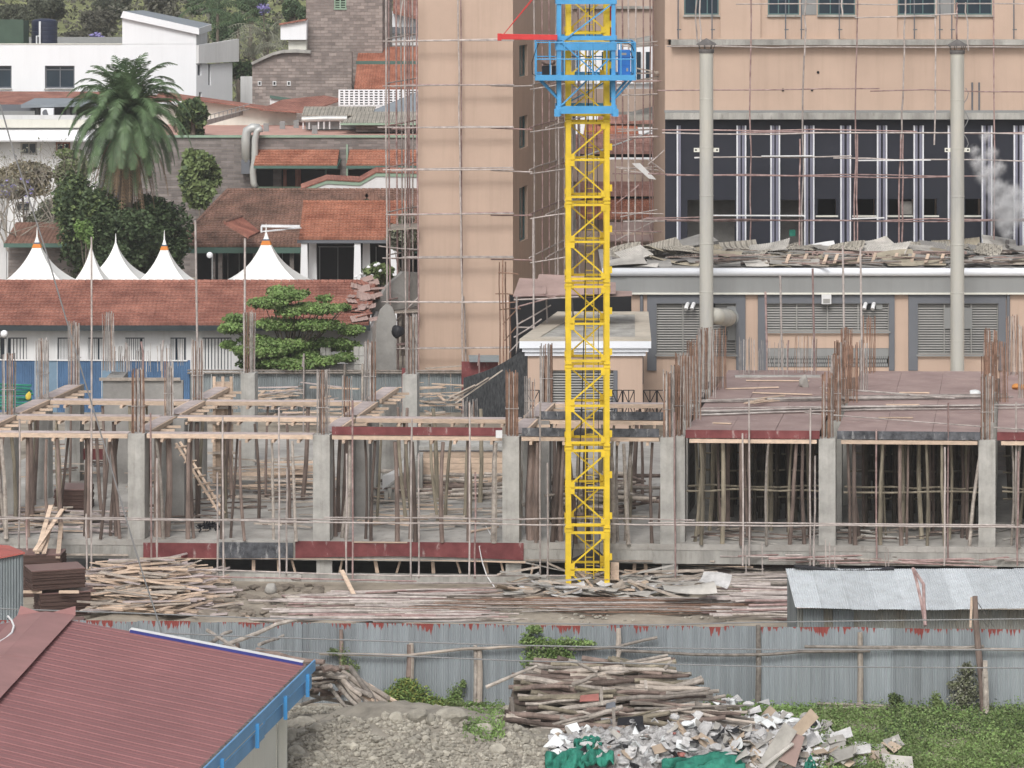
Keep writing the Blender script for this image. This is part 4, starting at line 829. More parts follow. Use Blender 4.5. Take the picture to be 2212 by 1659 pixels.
# scaffold on its front and left side
Ys = TY-.9; vv = [(989,-20,994,420,Ys,'scaf'),(994,400,1000,800,Ys,'scaf'),(1001,640,1008,800,Ys+.3,'scaf'),(995,-20,999,600,Ys+.3,'scafred')]
for U,m,Y in ((835,'scaf',Ys),(841,'scafred',Ys+.4),(857,'scafred',Ys+3),(866,'scaf',Ys+3.2),(874,'scaf',Ys),(880,'scafred',Ys+5),(886,'scafred',Ys+1.3),(893,'scaf',Ys+6),(901,'scafred',Ys)): vv.append((U-rnd(0,3),-20,U+rnd(-3,4),800,Y,m))
vv.append((862,60,872,-20,Ys,'scaf'))
hh = []
for V in (88,184,275,366,462,556,652,752):
    hh += [(835+rnd(-20,0),V+1,1110,V,Ys,'scaf'),(836,V-4,903,V-16,Ys,Ys+4),(846,V+3,905,V+2,Ys+3),(870,V,1108,V-2+rnd(-2,2),Ys+.05,'scafred' if V in (184,462) else 'scaf')]
hh += [(818,532,905,540,Ys+.2,'scaf'),(848,700,905,640,Ys+.5),(850,655,905,662,Ys+2),(836,748,905,742,Ys)]
poles('tower_scaffold',(PX(900,Ys),Ys,0),'pole scaffold around the plain peach tower, with a dense left flank',vv,hh,r=.045)
for V,l in ((472,'upper'),(652,'lower')):
    mb = MB(); mb.slab([P(838,V+24,Ys),P(903,V+20,Ys),P(903,V+10,Ys+4),P(846,V+12,Ys+4)],.06,(0,0,1)); put('scaffold_board', mb, mt['timbergrey'], None, 'weathered working boards on the %s lift left of the tower' % l, 'scaffold boards')
# scaffold on the tower's right side
vv = []; hh = []
for s,m in ((1.5,'scaf'),(4,'scafred'),(6.2,'scafred'),(8.5,'scaf'),(11,'scafred'),(13.5,'scaf'),(16,'scafred')):
    p = Vector((TX1+.9,TY-.3,0))+d*s; U = U0+p.x*F/p.y; vv.append((U+rnd(-1,1),-20,U+rnd(-2,2),640,p.y,m)); p2 = p+Vector((.9,0,0)); U = U0+p2.x*F/p2.y
    if s > 3: vv.append((U+rnd(-1,1),-20,U+rnd(-2,2),650,p2.y,'scaf'))
for z in [PZ(V,TY) for V in (184,275,366,462,556)]:
    for o_ in (.9,1.8):
        p = Vector((TX1+o_,TY-.3,z)); q_ = p+d*15; hh.append((U0+p.x*F/p.y, V0+(HC-z)*F/p.y, U0+q_.x*F/q_.y, V0+(HC-z)*F/q_.y, p.y, q_.y))
    p = Vector((TX1+.4,TY-.7,z)); hh.append((1060,V0+(HC-z)*F/p.y+1,1150,V0+(HC-z)*F/p.y+rnd(-3,3),p.y)); hh.append((1145,V0+(HC-z)*F/p.y+9,1225,V0+(HC-z)*F/p.y-4,p.y+.3,'scaf'))
vv.append((1152,690,1152,470,Ys-2,'scaf')); 
poles('tower_scaffold',(TX1+1,TY+6,0),'rusty pole scaffold along the shaded right side of the peach tower',vv,hh,r=.045)
# short steel frame at the tower's foot
vv=[(1080,800,1079,566,158,'rust'),(1088,800,1086,560,158,'rust'),(1094,800,1092,565,158.4,'rust'),(1104,800,1100,640,158.6,'rust')]; hh=[(1076,590,1120,592,158,'rust'),(1070,634,1118,637,158,'rust'),(1080,655,1120,652,158.3,'rust'),(1078,668,1125,666,158.3,'rust'),(1086,700,1125,660,158,'rust'),(1090,735,1130,690,158,'rust')]
poles('steel_frame',(PX(1092,158),158,0),'loose rusty steel frame standing at the right foot of the peach tower',vv,hh,r=.035)
# =============== linking gallery between tower and right building ===============
GY = 201.0; gl = root('link_gallery', (PX(1330,GY),GY+2,0), 'peach gallery of open storeys linking the tower and the big building', 'building')
for Va,Vb,nm in ((-60,84,'parapet'),(192,243,'spandrel'),(345,392,'spandrel'),(500,530,'spandrel')):
    mb = MB(); mb.box(PX(1195,GY),PX(1445,GY),GY,GY+.3,PZ(Vb,GY),PZ(Va,GY)); put(nm, mb, mt['peach_band'], gl)
for U in (1222,1437):
    mb = MB(); mb.box(PX(U,GY),PX(U+22,GY),GY+.31,GY+.9,0,PZ(-60,GY)); put('column', mb, mt['concd'], gl)
for V in (15,84,243):
    mb = MB(); mb.box(PX(1195,GY),PX(1450,GY),GY-.25,GY-.005,PZ(V+4,GY),PZ(V-2,GY)); put('string_course', mb, mt['concw'], gl)
mb = MB(); mb.slab([P(1355,86,196),P(1450,68,196),P(1450,86,186),P(1360,92,186)],.3,(0,0,1)); put('canopy_slab', mb, mt['concw'], gl)
mb = MB(); mb.slab([P(1356,243,196),P(1445,222,196),P(1445,246,186),P(1358,250,186)],.3,(0,0,1)); put('canopy_slab', mb, mt['concw'], gl)
vv = []; hh = []
for U,m in ((1331,'scafred'),(1343,'scafred'),(1357,'scaf'),(1372,'scaf'),(1388,'scafred'),(1403,'scafred'),(1411,'scafred'),(1424,'scaf'),(1432,'scaf')):
    vv.append((U+rnd(-2,2),-20,U+rnd(-3,3),535,rnd(172,186),m))
for V in (98,178,205,282,300,362,372,460,478,500):
    hh.append((1318+rnd(-3,30),V+rnd(-3,3),1448+rnd(-20,20),V+rnd(-6,6),rnd(172,182))); hh.append((1330+rnd(-3,30),V+rnd(-3,8),1420,V+rnd(-8,6),rnd(172,182)))
hh += [(1400,345,1437,372,173,'scaf'),(1400,355,1440,320,173,'scaf'),(1330,440,1380,400,176,'scafred'),(1330,520,1430,470,178,'scaf')]
poles('gallery_scaffold',(PX(1380,180),179,0),'tangle of rusty scaffold tubes between the crane mast and the big peach building',vv,hh,r=.04)
for V in (152,158,170,176,):
    mb = MB(); p = P(1400,V,180); mb.obox(p, 1.6,.4,.07,(0,rnd(-.2,.2),rnd(-.3,.3))); put('scaffold_board', mb, mt['timbergrey'], None, 'grey boards stacked in the scaffold right of the blue cabinet', 'scaffold boards', 'boards right of the cabinet')
mb = MB(); mb.slab([P(1365,353,176),P(1382,352,176),P(1418,388,176),P(1402,386,176)],.03,(0,-1,0)); put('sheet_scrap', mb, mt['white2'], None, 'pale crumpled sheet caught in the scaffold right of the mast', 'sheet')
mb = MB(); mb.beam(P(1240,346,190),P(1430,276,186),.2,.06); put('metal_flashing', mb, mt['ironlt'], None, 'long bright metal strip slanting behind the crane mast', 'metal strip')
# =============== big peach building on the right ===============
BY = 172.0; BX0 = PX(1437,BY); BX1 = PX(2750,BY); bx = lambda U: PX(U,BY)-BX0
rb = root('hotel_block', ((BX0+BX1)/2,BY+8,0), 'large peach rendered building with black clad double storey and silver mullion pairs', 'building')
z257, z240, z97, z85 = PZ(257,BY), PZ(240,BY), PZ(97,BY), PZ(85,BY)
zt = PZ(-70,BY)
mb = MB(); wall(mb,(BX0,BY,0),(1,0,0),BX1-BX0,z240,z97,[]); put('wall_band', mb, mt['peach'], rb)
rec = [(1463,1556),(1643,1850),(1938,2146)]
hl = [(bx(a_),bx(b_),PZ(82,BY),zt-.5) for a_,b_ in rec]
mb = MB(); wall(mb,(BX0,BY,0),(1,0,0),BX1-BX0,z85,zt,hl,.18); put('upper_wall', mb, mt['peach'], rb)
Yr = BY+.18
wins = [[(1478,1553)],[(1659,1727),(1767,1848)],[(1940,2021),(2064,2144)]]
for (a_,b_),ws in zip(rec,wins):
    hs = [(PX(p,Yr)-PX(a_,Yr),PX(q_,Yr)-PX(a_,Yr),PZ(32,Yr),PZ(-50,Yr)) for p,q_ in ws]
    mb = MB(); wall(mb,(PX(a_,BY),Yr,0),(1,0,0),PX(b_,BY)-PX(a_,BY),PZ(82,BY),zt-.5,hs,.15); put('recessed_panel', mb, mt['peach'], rb)
    for h in hs: window(rb,(PX(a_,Yr),Yr,0),(1,0,0),h,.1,mull=2,transom=.45,sill='concw')
    if len(ws) == 2:
        mb = MB(); mb.box(PX(ws[0][1],Yr)+.08,PX(ws[1][0],Yr)-.08,Yr-.03,Yr-.003,PZ(32,Yr),PZ(-50,Yr)); put('grey_panel', mb, mt['greyfas'], rb)
for U in (1465,1538,1697,1731,1813,1975,2030,2056,2190):
    mb = MB(); mb.tube([P(U,-5,BY-.5),P(U,84,BY-.5)],.035,5); mb.obox(P(U+2,64,BY-.5),.22,.06,.06); put('railing_post', mb, mt['greyframe'], rb)
mb = MB(); mb.box(PX(1449,BY),BX1,BY-.55,BY-.004,z97,z85); put('cornice', mb, mt['concw'], rb)
mb = MB(); mb.box(BX0-.02,BX1,BY-.45,BY-.003,z257,PZ(243,BY)); put('cornice', mb, mt['concw'], rb)
mb = MB(); mb.box(BX0-.05,BX1,BY-.18,BY-.004,PZ(242.8,BY),PZ(238,BY)); put('cornice_lip', mb, mt['greyfas'], rb)
for U,V in ((1767,156),(1691,194),(1754,194)):
    mb = MB(); p = P(U,V,BY-.01); mb.tube([p,p+Vector((0,-.05,0))],.07,8); put('wall_hole', mb, mt['dark'], rb)
# black clad storey
Yk = BY+.25; zlow = 0
ops = [(1485,1588,432,540),(1684,1750,432,540),(1766,1806,430,465),(1845,1890,430,465),(1920,1974,430,465),(1996,2024,430,465),(2085,2119,430,465)]
hs = [(PX(a_,Yk)-BX0,PX(b_,Yk)-BX0,PZ(vb,Yk),PZ(va,Yk)) for a_,b_,va,vb in ops]
mb = MB(); wall(mb,(BX0,Yk,0),(1,0,0),BX1-BX0,zlow,z257-.01,hs,.3); put('black_cladding', mb, mt['navy'], rb)
for (a_,b_,va,vb),h in zip(ops,hs):
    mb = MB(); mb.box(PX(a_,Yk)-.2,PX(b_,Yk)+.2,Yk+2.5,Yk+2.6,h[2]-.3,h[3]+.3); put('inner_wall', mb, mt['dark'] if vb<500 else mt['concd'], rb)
    if vb < 500: mb = MB(); mb.box(PX(a_,Yk)-.1,PX(b_,Yk)+.1,Yk-.09,Yk-.003,h[2]-.09,h[2]); put('counter_sill', mb, mt['cream'], rb)
mb = MB(); mb.box(PX(1947,Yk),PX(1972,Yk),Yk+.3,Yk+.35,PZ(464,Yk),PZ(436,Yk)); put('pale_panel', mb, mt['scrapgrey'], rb)
mb = MB(); mb.box(PX(1707,Yk),PX(1720,Yk),Yk+.5,Yk+.6,PZ(512,Yk),PZ(498,Yk)); put('blue_crate', mb, mt['greennet'], rb)
pr = [(1592,1610),(1665,1683),(1738,1757),(1816,1836),(1895,1914),(1974,1993),(2048,2068),(2121,2141),(2190,2209),(1463,1463)]
for a_,b_ in pr:
    for U,s in ((a_,1),(b_,-1)):
        if a_ == b_ and s < 0: continue
        mb = MB(); x = PX(U,Yk); mb.box(x-.036,x+.036,Yk-.22,Yk-.003,0.02,z257-.35); put('mullion', mb, mt['alu'], rb)
        mb = MB(); x2 = x+s*.13; mb.box(min(x+s*.047,x2+s*.05),max(x+s*.047,x2+s*.05),Yk-.14,Yk-.004,0.02,z257-.36); put('mullion_return', mb, mt['alug'], rb)
mb = MB(); mb.box(BX0,BX1,BY+14,BY+14.2,0,zt); mb.box(BX0,BX0+.2,Yk+.3,BY+14,0,zt); put('rear_wall', mb, mt['peach'], rb)
mb = MB(); mb.box(BX0,BX1,BY+.5,BY+14,zt-.3,zt); put('roof_slab', mb, mt['concw'], rb)
vv = []; hh = []
Yq = BY-2.3
for Ua,Va,Ub,Vb,m in ((1503,-20,1506,90,'scaf'),(1512,-20,1513,90,'scaf'),(1622,-20,1621,300,'scafred'),(1621,280,1620,530,'scafred'),(1741,-20,1738,120,'scaf'),(1737,120,1732,530,'scaf'),(1728,300,1727,530,'scafred'),(1853,-20,1848,300,'scafred'),(1848,300,1846,530,'scafred'),(1852,290,1852,530,'scafred'),(1956,-20,1951,200,'scaf'),(1951,200,1946,300,'scaf'),(1946,290,1942,530,'scafred'),(1951,290,1948,530,'scafred'),(2023,-20,2018,313,'scaf'),(2067,5,2067,86,'scafred'),(2086,5,2092,110,'scaf'),(2147,-20,2147,540,'scafred'),(2068,8,2067,30,'scafred'),(1818,-20,1820,35,'scaf')): vv.append((Ua,Va,Ub,Vb,Yq,m))
for Ua,Va,Ub,Vb,m in ((1590,8,2240,9,'scaf'),(1440,101,2240,101,'scaf'),(1420,195,1900,193,'scafred'),(1880,195,2240,197,'scafred'),(1430,281,1980,282,'scafred'),(1430,288,2240,289,'scaf'),(1600,285,2240,287,'scafred'),(1500,341,1840,338,'scaf'),(1800,342,1960,346,'scaf'),(1900,346,2240,347,'scaf'),(1400,377,2130,380,'scafred'),(1440,379,2060,383,'scafred'),(1395,470,1560,468,'scafred'),(1390,474,2240,478,'scafred'),(1440,478,2240,473,'scafred'),(1846,38,2068,30,'scaf')): hh.append((Ua,Va,Ub,Vb,Yq+rnd(-.1,.1),m))
poles('building_scaffold',(PX(1800,Yq),Yq,0),'wide thin scaffold grid across the face of the big peach building',vv,hh,r=.042,wob=.05)
for Ua,Ub,V in ((1500,1540,341),(1645,1755,337),(1854,2010,346),(1540,1740,465),(1840,1910,472)):
    mb = MB(); mb.beam(P(Ua,V+rnd(-1,1),Yq-.1),P(Ub,V+rnd(-2,2),Yq-.1),.25,.05); put('scaffold_plank', mb, mt['white2'], None, 'pale plank resting on the scaffold ledgers before the black storey', 'plank', 'planks on the scaffold before the black storey')
mb = MB(); mb.tube([P(2086+6*math.sin(i*1.3),190+i*11,Yq+1.4) for i in range(14)],.025,5); put('loose_wire', mb, mt['cable'], None, 'curly wire hanging down beside the right chimney', 'wire')
for U in (2100,2115):
    mb = MB(); mb.tube([P(U,178,BY-.05),P(U,240,BY-.05)],.05,5); put('wall_pipe', mb, mt['greyframe'], None, 'short grey pipe fixed upright on the peach wall right of the right chimney','pipe','short pipes right of the chimney')
# =============== plant building with louvres ===============
LY = 164.0; LX0, LX1 = PX(1358,LY), PX(2750,LY)
pb = root('plant_building', ((LX0+LX1)/2,LY+3.5,0), 'low peach service building with grey louvre bays, white rounded gutter and debris strewn roof', 'building')
lx_ = lambda U: PX(U,LY)-LX0
mb = MB(); wall(mb,(LX0,LY,0),(1,0,0),LX1-LX0,0,PZ(633,LY),[(lx_(1418),lx_(1590),PZ(765,LY),PZ(655,LY)),(lx_(1655),lx_(1920),PZ(715,LY),PZ(655,LY)),(lx_(1655),lx_(1920),PZ(794,LY),PZ(752,LY)),(lx_(1982),lx_(2156),PZ(765,LY),PZ(655,LY))],.3); put('wall', mb, mt['peach'], pb)
mb = MB(); mb.box(LX0-.1,LX1,LY-.25,LY-.003,PZ(632,LY),PZ(597,LY)); put('fascia', mb, mt['greyfas'], pb)
mb = MB(); mb.box(LX0,LX1,LY-.30,LY-.253,PZ(634,LY)-.02,PZ(631,LY)); put('drip_edge', mb, mt['cream'], pb)
mb = MB(); zc = PZ(588,LY-.3); n = 10; prof = [(LY-.25-.22*math.cos(R(-90+180*i/n)), zc+.21*math.sin(R(-90+180*i/n))) for i in range(n+1)]
for a_,b_ in ((PX(1300,LY),LX1),):
    vs = [(x,y,z) for x in (a_,b_) for y,z in prof]; mb.add(vs,[(i,n+1+i,n+2+i,i+1) for i in range(n)]+[tuple(range(n,-1,-1)),tuple(range(n+1,2*n+2))])
put('gutter', mb, mt['gutter'], pb, smooth=True)
mb = MB(); mb.box(PX(1300,LY),LX0,LY-.2,LY+.1,PZ(632,LY),PZ(597,LY)); put('fascia', mb, mt['greyfas'], pb)
zr0, zr1_ = PZ(580,LY), PZ(540,LY+6.5)
mb = MB(); mb.slab([(PX(1300,LY),LY-.2,zr0-.05),(LX1,LY-.2,zr0-.05),(LX1,LY+7,zr1_),(PX(1300,LY),LY+7,zr1_)],.15); put('roof', mb, mt['concd'], pb)
mb = MB(); mb.box(LX0,LX0+.2,LY+.3,LY+7,0,zr0-.3); put('end_wall', mb, mt['peach'], pb)
def surround(Ua,Ub,Va,Vb,ia,ib,ja,jb,nm='surround'):
    mb = MB(); Y = LY-.12
    for (p,q_,r_,s) in ((Ua,ia,Va,Vb),(ib,Ub,Va,Vb),(ia,ib,Va,ja),):
        if q_ > p and s > r_: mb.box(PX(p,LY),PX(q_,LY),Y,LY-.002,PZ(s,LY),PZ(r_,LY))
    put(nm, mb, mt['greyframe'], pb)
    mb = MB(); mb.box(PX(ia-3,LY),PX(ib+3,LY),LY-.18,LY-.121,PZ(jb+4,LY),PZ(jb,LY)); put('sill', mb, mt['greyfas'], pb)
def louvre(Ua,Ub,Va,Vb,nv):
    b_ = MB(); z = PZ(Vb,LY)+.04; zt_ = PZ(Va,LY)-.03; x0_, x1_ = PX(Ua,LY), PX(Ub,LY); st = .125
    while z < zt_: b_.obox(((x0_+x1_)/2,LY+.08,z), x1_-x0_, .10, .018, (R(42),0,0)); z += st
    f_ = MB()
    f_.box(x0_,x1_,LY-.01,LY+.1,PZ(Va,LY)-.05,PZ(Va,LY)); f_.box(x0_,x1_,LY-.01,LY+.1,PZ(Vb,LY),PZ(Vb,LY)+.05)
    for i in range(nv+1): x = x0_+(x1_-x0_)*i/nv; f_.box(x-.03,x+.03,LY+.0,LY+.12,PZ(Vb,LY),PZ(Va,LY))
    o = put('louvre', b_, mt['louvre'], pb); put('louvre_frame', f_, mt['louvre'], o); k = MB(); k.box(x0_,x1_,LY+.2,LY+.22,PZ(Vb,LY),PZ(Va,LY)); put('louvre_back', k, mt['greyframe'], o)
surround(1398,1610,636,800,1418,1590,655,765); louvre(1418,1590,655,765,3)
surround(1637,1932,636,800,1655,1920,655,715); louvre(1655,1920,655,715,4)
surround(1962,2172,636,800,1982,2156,655,765); louvre(1982,2156,655,765,3)
mb = MB(); 
for i in range(56):
    for j in range(5):
        x = PX(1655,LY)+(i+.5*(j%2))*.11; z = PZ(793,LY)+.1+j*.2
        if x < PX(1920,LY)-.05: mb.obox((x,LY+.05,z),.09,.03,.16,(0,R(0),0)); 
put('breeze_block_grille', mb, mt['greyfas'], pb); mb = MB(); mb.box(PX(1655,LY),PX(1920,LY),LY+.25,LY+.27,PZ(794,LY),PZ(752,LY)); put('grille_back', mb, mt['dark'], pb)
mb = MB(); mb.box(PX(1655,LY),PX(1920,LY),LY+.02,LY+.2,PZ(770,LY),PZ(752,LY)); put('lintel', mb, mt['greyfas'], pb)
for (Ua,Ub,Va,Vb,nm,m) in ((1571,1590,662,735,'blank_panel','greyfas'),(1882,1906,655,668,'blank_panel','greyfas'),(2040,2100,665,710,'blank_panel','greyfas'),(1511,1545,653,664,'vent_opening','dark'),(1860,1892,653,668,'vent_opening','dark')):
    mb = MB(); mb.box(PX(Ua,LY),PX(Ub,LY),LY-.02,LY+.0,PZ(Vb,LY),PZ(Va,LY)); put(nm, mb, mt[m], pb)
for U in (1482,1495,1866,1884,1512,1519):
    if U in (1512,1519): continue
    mb = MB(); a_ = P(U,656,LY-.02); mb.tube([a_+Vector((.12,.1,.06)),a_+Vector((0,-.4,-.1)),a_+Vector((-.04,-.5,-.22))],.10,10); put('vent_spout', mb, mt['white2'], pb)
for U in (1386,2178): mb = MB(); mb.tube([P(U,634,LY-.12),P(U,830,LY-.12)],.085,8); put('downpipe', mb, mt['greyframe'], pb)
mb = MB(); p = P(1785,646,LY-.3); mb.box(p.x-.24,p.x+.24,p.y-.1,p.y+.12,p.z-.24,p.z+.22); put('square_lamp', mb, mt['white2'], pb); mb = MB(); mb.box(p.x-.17,p.x+.17,p.y-.11,p.y-.102,p.z-.2,p.z+.02); put('lamp_lens', mb, mt['louvre'], pb)
# debris on the roof: every piece of its own
def sheet(name, c, sx, sy, rot, mat, label, cat, grp, amp=.05, per=.16, th=.012, curl=0, nx=None):
    """corrugated / warped sheet as a real bent surface"""
    M_ = Euler(rot).to_matrix(); c = Vector(c); nx = nx or max(6,int(sx/per*4)); ny = 5; mb = MB(); s1 = rnd(-1,1); s2 = rnd(-1,1)
    def fn(a_,b_):
        x = (a_-.5)*sx; y = (b_-.5)*sy; z = amp*math.sin(2*math.pi*x/per)*.5+curl*((b_-.5)**2*4*s1+(a_-.5)**2*3*s2+(a_-.5)*(b_-.5)*2); return c+M_@Vector((x,y,z))
    mb.grid(fn,nx,ny); o = put(name, mb, mt[mat], None, label, cat, grp); so = o.modifiers.new('th','SOLIDIFY'); so.thickness = th; return o
for i in range(46):
    U = 1330+ (2230-1330)*(i+rnd(0,1))/46; Y = LY+rnd(2.5,6.5); z = zr0+(Y-LY)/7*(zr1_-zr0)+rnd(.15,.5)
    big = i%2
    sheet('roof_sheet',(PX(U,Y),Y,z),rnd(1.2,2.6),rnd(.8,1.6),(rnd(.05,.5),rnd(-.22,.22),rnd(-.6,.6)),(m_:=random.choice(['asb','scrapgrey','asb','irontan','asb','concd','asb','scrapgrey','white2'])),zl('broken sheet thrown on the plant roof',m_,i/46),'roof sheet','broken sheets on the plant roof',amp=random.choice((0,.028)),per=.13,curl=rnd(0,.22))
for i in range(46):
    U = 1335+(2235-1335)*(i+rnd(0,1))/46; Y = LY+rnd(.2,2.6); z = zr0+(Y-LY)/7*(zr1_-zr0)+rnd(.05,.25)
    sheet('roof_scrap',(PX(U,Y),Y,z),rnd(1.0,2.8),rnd(.5,1.2),(rnd(-.05,.35),rnd(-.15,.15),rnd(-.4,.4)),(m_:=random.choice(['concd','soot','scrapgrey','concd','soot','irontan'])),zl('warped scrap near the eave of the plant roof',m_,i/46),'roof sheet','dark scrap at the plant eave',amp=0,curl=rnd(.05,.22),nx=8)
for i in range(130):
    U = 1500+(2230-1500)*random.random(); Y = LY+rnd(.2,4.5); z = zr0+(Y-LY)/7*(zr1_-zr0)+rnd(.1,.4); l = rnd(.6,3.2); an = random.gauss(0,.35); mb = MB(); dv = Vector((math.cos(an),math.sin(an),rnd(-.06,.06)))*l/2; c_ = Vector((PX(U,Y),Y,z)); mb.beam(c_-dv,c_+dv,rnd(.08,.18),rnd(.03,.06)); m_ = random.choice(['timbergrey','pole','concd','pole','canopy']); put('roof_plank', mb, mt[m_], None, zl('plank in the debris on the plant roof',m_,(U-1500)/730),'plank','planks on the plant roof')
for i in range(11):
    U = 1700+i*38+rnd(-8,8); Y = LY+rnd(.3,1.5); c_ = Vector((PX(U,Y),Y,zr0+.35)); mb = MB(); mb.beam(c_+Vector((-.12,-.3,-.12)),c_+Vector((.12,.5,.25)),.16,.05); put('roof_batten', mb, mt['timber'], None, 'short pale batten across the dark debris of the plant roof', 'batten', 'short battens on the plant roof')
mb = MB(); 
Y = LY+2.9; 
for i in range(34): x = PX(1745+i*10,Y); mb.beam((x,Y-.35,zr0+.30),(x+.03,Y+.35,zr0+.46),.06,.07)
mb.beam((PX(1740,Y),Y+.36,zr0+.50),(PX(2090,Y),Y+.36,zr0+.50),.14,.14); put('roof_rack', mb, mt['canopy'], None, 'row of reddish tile battens on the middle of the plant roof', 'batten rack')
# =============== chimneys ===============
def chimney(U, Vtop, Y, label, stain):
    x = PX(U,Y); zt_ = PZ(Vtop+22,Y); r = .335*Y/160
    t = root('flue_chimney', (x,Y,0), label, 'chimney')
    seg = 2.35; mb = MB(); pf = [(r,0)]; z = zt_-seg*int(zt_/seg)
    while z < zt_-.01: pf += [(r,z-.03),(r+.012,z-.02),(r+.012,z+.02),(r,z+.03)]; z += seg
    pf.append((r,zt_)); mb.lathe(pf,(x,Y,0),28); put('flue', mb, mt['chimw'], t)
    mb = MB(); mb.lathe([(r+.03,zt_-.1),(r+.05,zt_+.02),(r+.03,zt_+.08)],(x,Y,0),20); put('rim', mb, mt['soot'], t)
    mb = MB()
    for a_ in range(7): q_ = a_*2*math.pi/7; mb.tube([(x+r*math.cos(q_),Y+r*math.sin(q_),zt_+.05),(x+(r+.09)*math.cos(q_),Y+(r+.09)*math.sin(q_),zt_+.34)],.018,5)
    put('cap_strut', mb, mt['soot'], t)
    mb = MB(); mb.lathe([(r+.16,zt_+.30),(r+.13,zt_+.36),(.05,zt_+.60),(.02,zt_+.62)],(x,Y,0),20); put('rain_cap', mb, mt['soot'], t)
    for s in (-1,1):
        mb = MB(); z = PZ(324,Y); mb.box(x+s*r if s>0 else x-r-.28,x+r+.28 if s>0 else x-r,Y-.03,Y+.03,z-.1,z+.1); put('lifting_lug', mb, mt['cream'], t)
        mb = MB(); mb.tube([(x+s*(r+.18),Y-.035,z),(x+s*(r+.18),Y+.035,z)],.05,8); put('lug_hole', mb, mt['dark'], t)
    return t
chimney(1526,88,160.0,'tall grey steel flue with conical rain cap, the left one of two',0)
chimney(2068,90,160.0,'tall grey steel flue with conical rain cap, the right one of two',0)
t = root('duct_elbow', P(1560,690,161), 'fat rust stained duct curving from the plant wall to the left chimney', 'duct')
mb = MB(); mb.tube([P(1574,686,LY-.02),P(1571,687,LY-1.2),P(1562,686,LY-2.2),P(1548,683,LY-3.0),P(1535,680,LY-3.6)],[.42,.42,.41,.40,.38],16); put('elbow', mb, mt['chimw'], t, smooth=True)
mb = MB(); mb.tube([P(1575,686,LY-.05),P(1575,686,LY-.14)],.48,18); put('flange', mb, mt['greyfas'], t)
# =============== small annexe with white cornice ===============
AY = 150.0; AX0, AX1 = PX(1140,AY), PX(1388,AY); zt_ = PZ(735,AY); zc = PZ(768,AY)
an = root('annexe', ((AX0+AX1)/2,AY+5,0), 'small peach annexe with white moulded cornice and concrete roof tray, behind the crane mast', 'building')
dd = Vector((1.9,11.5,0)); dr = Vector((.35,11.5,0))
mb = MB(); wall(mb,(AX0,AY,0),(1,0,0),AX1-AX0,0,zc,[(PX(1190,AY)-AX0,PX(1330,AY)-AX0,PZ(890,AY),PZ(800,AY))],.2); mb.add([(AX1,AY,0),(AX1+dr.x,AY+dr.y,0),(AX1+dr.x,AY+dr.y,zc),(AX1,AY,zc)],[(0,1,2,3)]); mb.add([(AX0+dd.x,AY+dd.y,0),(AX0,AY,0),(AX0,AY,zc),(AX0+dd.x,AY+dd.y,zc)],[(0,1,2,3)]); put('wall', mb, mt['peach'], an)
for k,(zz0,zz1,o_) in enumerate(((zt_-.32,zt_,.38),(zt_-.50,zt_-.323,.26),(zc+.0,zt_-.503,.14))):
    mb = MB(); mb.slab([(AX0-o_,AY-o_,zz1),(AX1+o_,AY-o_,zz1),(AX1+o_+dr.x,AY+dr.y,zz1),(AX0-o_+dd.x,AY+dd.y,zz1)],zz1-zz0,(0,0,1)); put('cornice', mb, mt['gutter'], an)
mb = MB(); z = zt_+.003
for q0,q1,wd in (((0,0),(1,0),1),((0,0),(0,1),1),((1,0),(1,1),1),((0,1),(1,1),1)):
    pass
A_ = Vector((AX0-.38,AY-.38,z)); B_ = Vector((AX1+.38,AY-.38,z)); C_ = B_+dr*1.0; D_ = A_+dd*1.0
ins = [A_+Vector((.95,.9,0)),B_+Vector((-.7,.9,0)),C_+Vector((-.7,-.9,0)),D_+Vector((.95,-.9,0))]
out_ = [A_,B_,C_,D_]
for i in range(4): mb.slab([out_[i],out_[(i+1)%4],ins[(i+1)%4],ins[i]],-.10,(0,0,1))
put('roof_parapet', mb, mt['beigeconc'], an)
mb = MB(); mb.slab([ins[0]+Vector((0,0,.002)),ins[1]+Vector((0,0,.002)),ins[2]+Vector((0,0,.002)),ins[3]+Vector((0,0,.002))],-.05,(0,0,1)); put('roof_floor', mb, mt['concw'], an)
mb = MB(); Yl = AY+.12; z = PZ(888,AY)
while z < PZ(802,AY): mb.obox(((PX(1190,AY)+PX(1330,AY))/2,Yl,z),PX(1330,AY)-PX(1190,AY),.09,.02,(R(42),0,0)); z += .12
put('louvre_door', mb, mt['louvre'], an); mb = MB(); mb.box(PX(1190,AY),PX(1330,AY),Yl+.07,Yl+.09,0,PZ(800,AY)); put('louvre_back', mb, mt['greyframe'], an)
mb = MB(); mb.box(PX(1325,AY),PX(1334,AY),AY-.05,AY-.002,PZ(890,AY),PZ(800,AY)); mb.box(PX(1186,AY),PX(1194,AY),AY-.05,AY-.002,PZ(890,AY),PZ(800,AY)); put('door_frame', mb, mt['greyframe'], an)
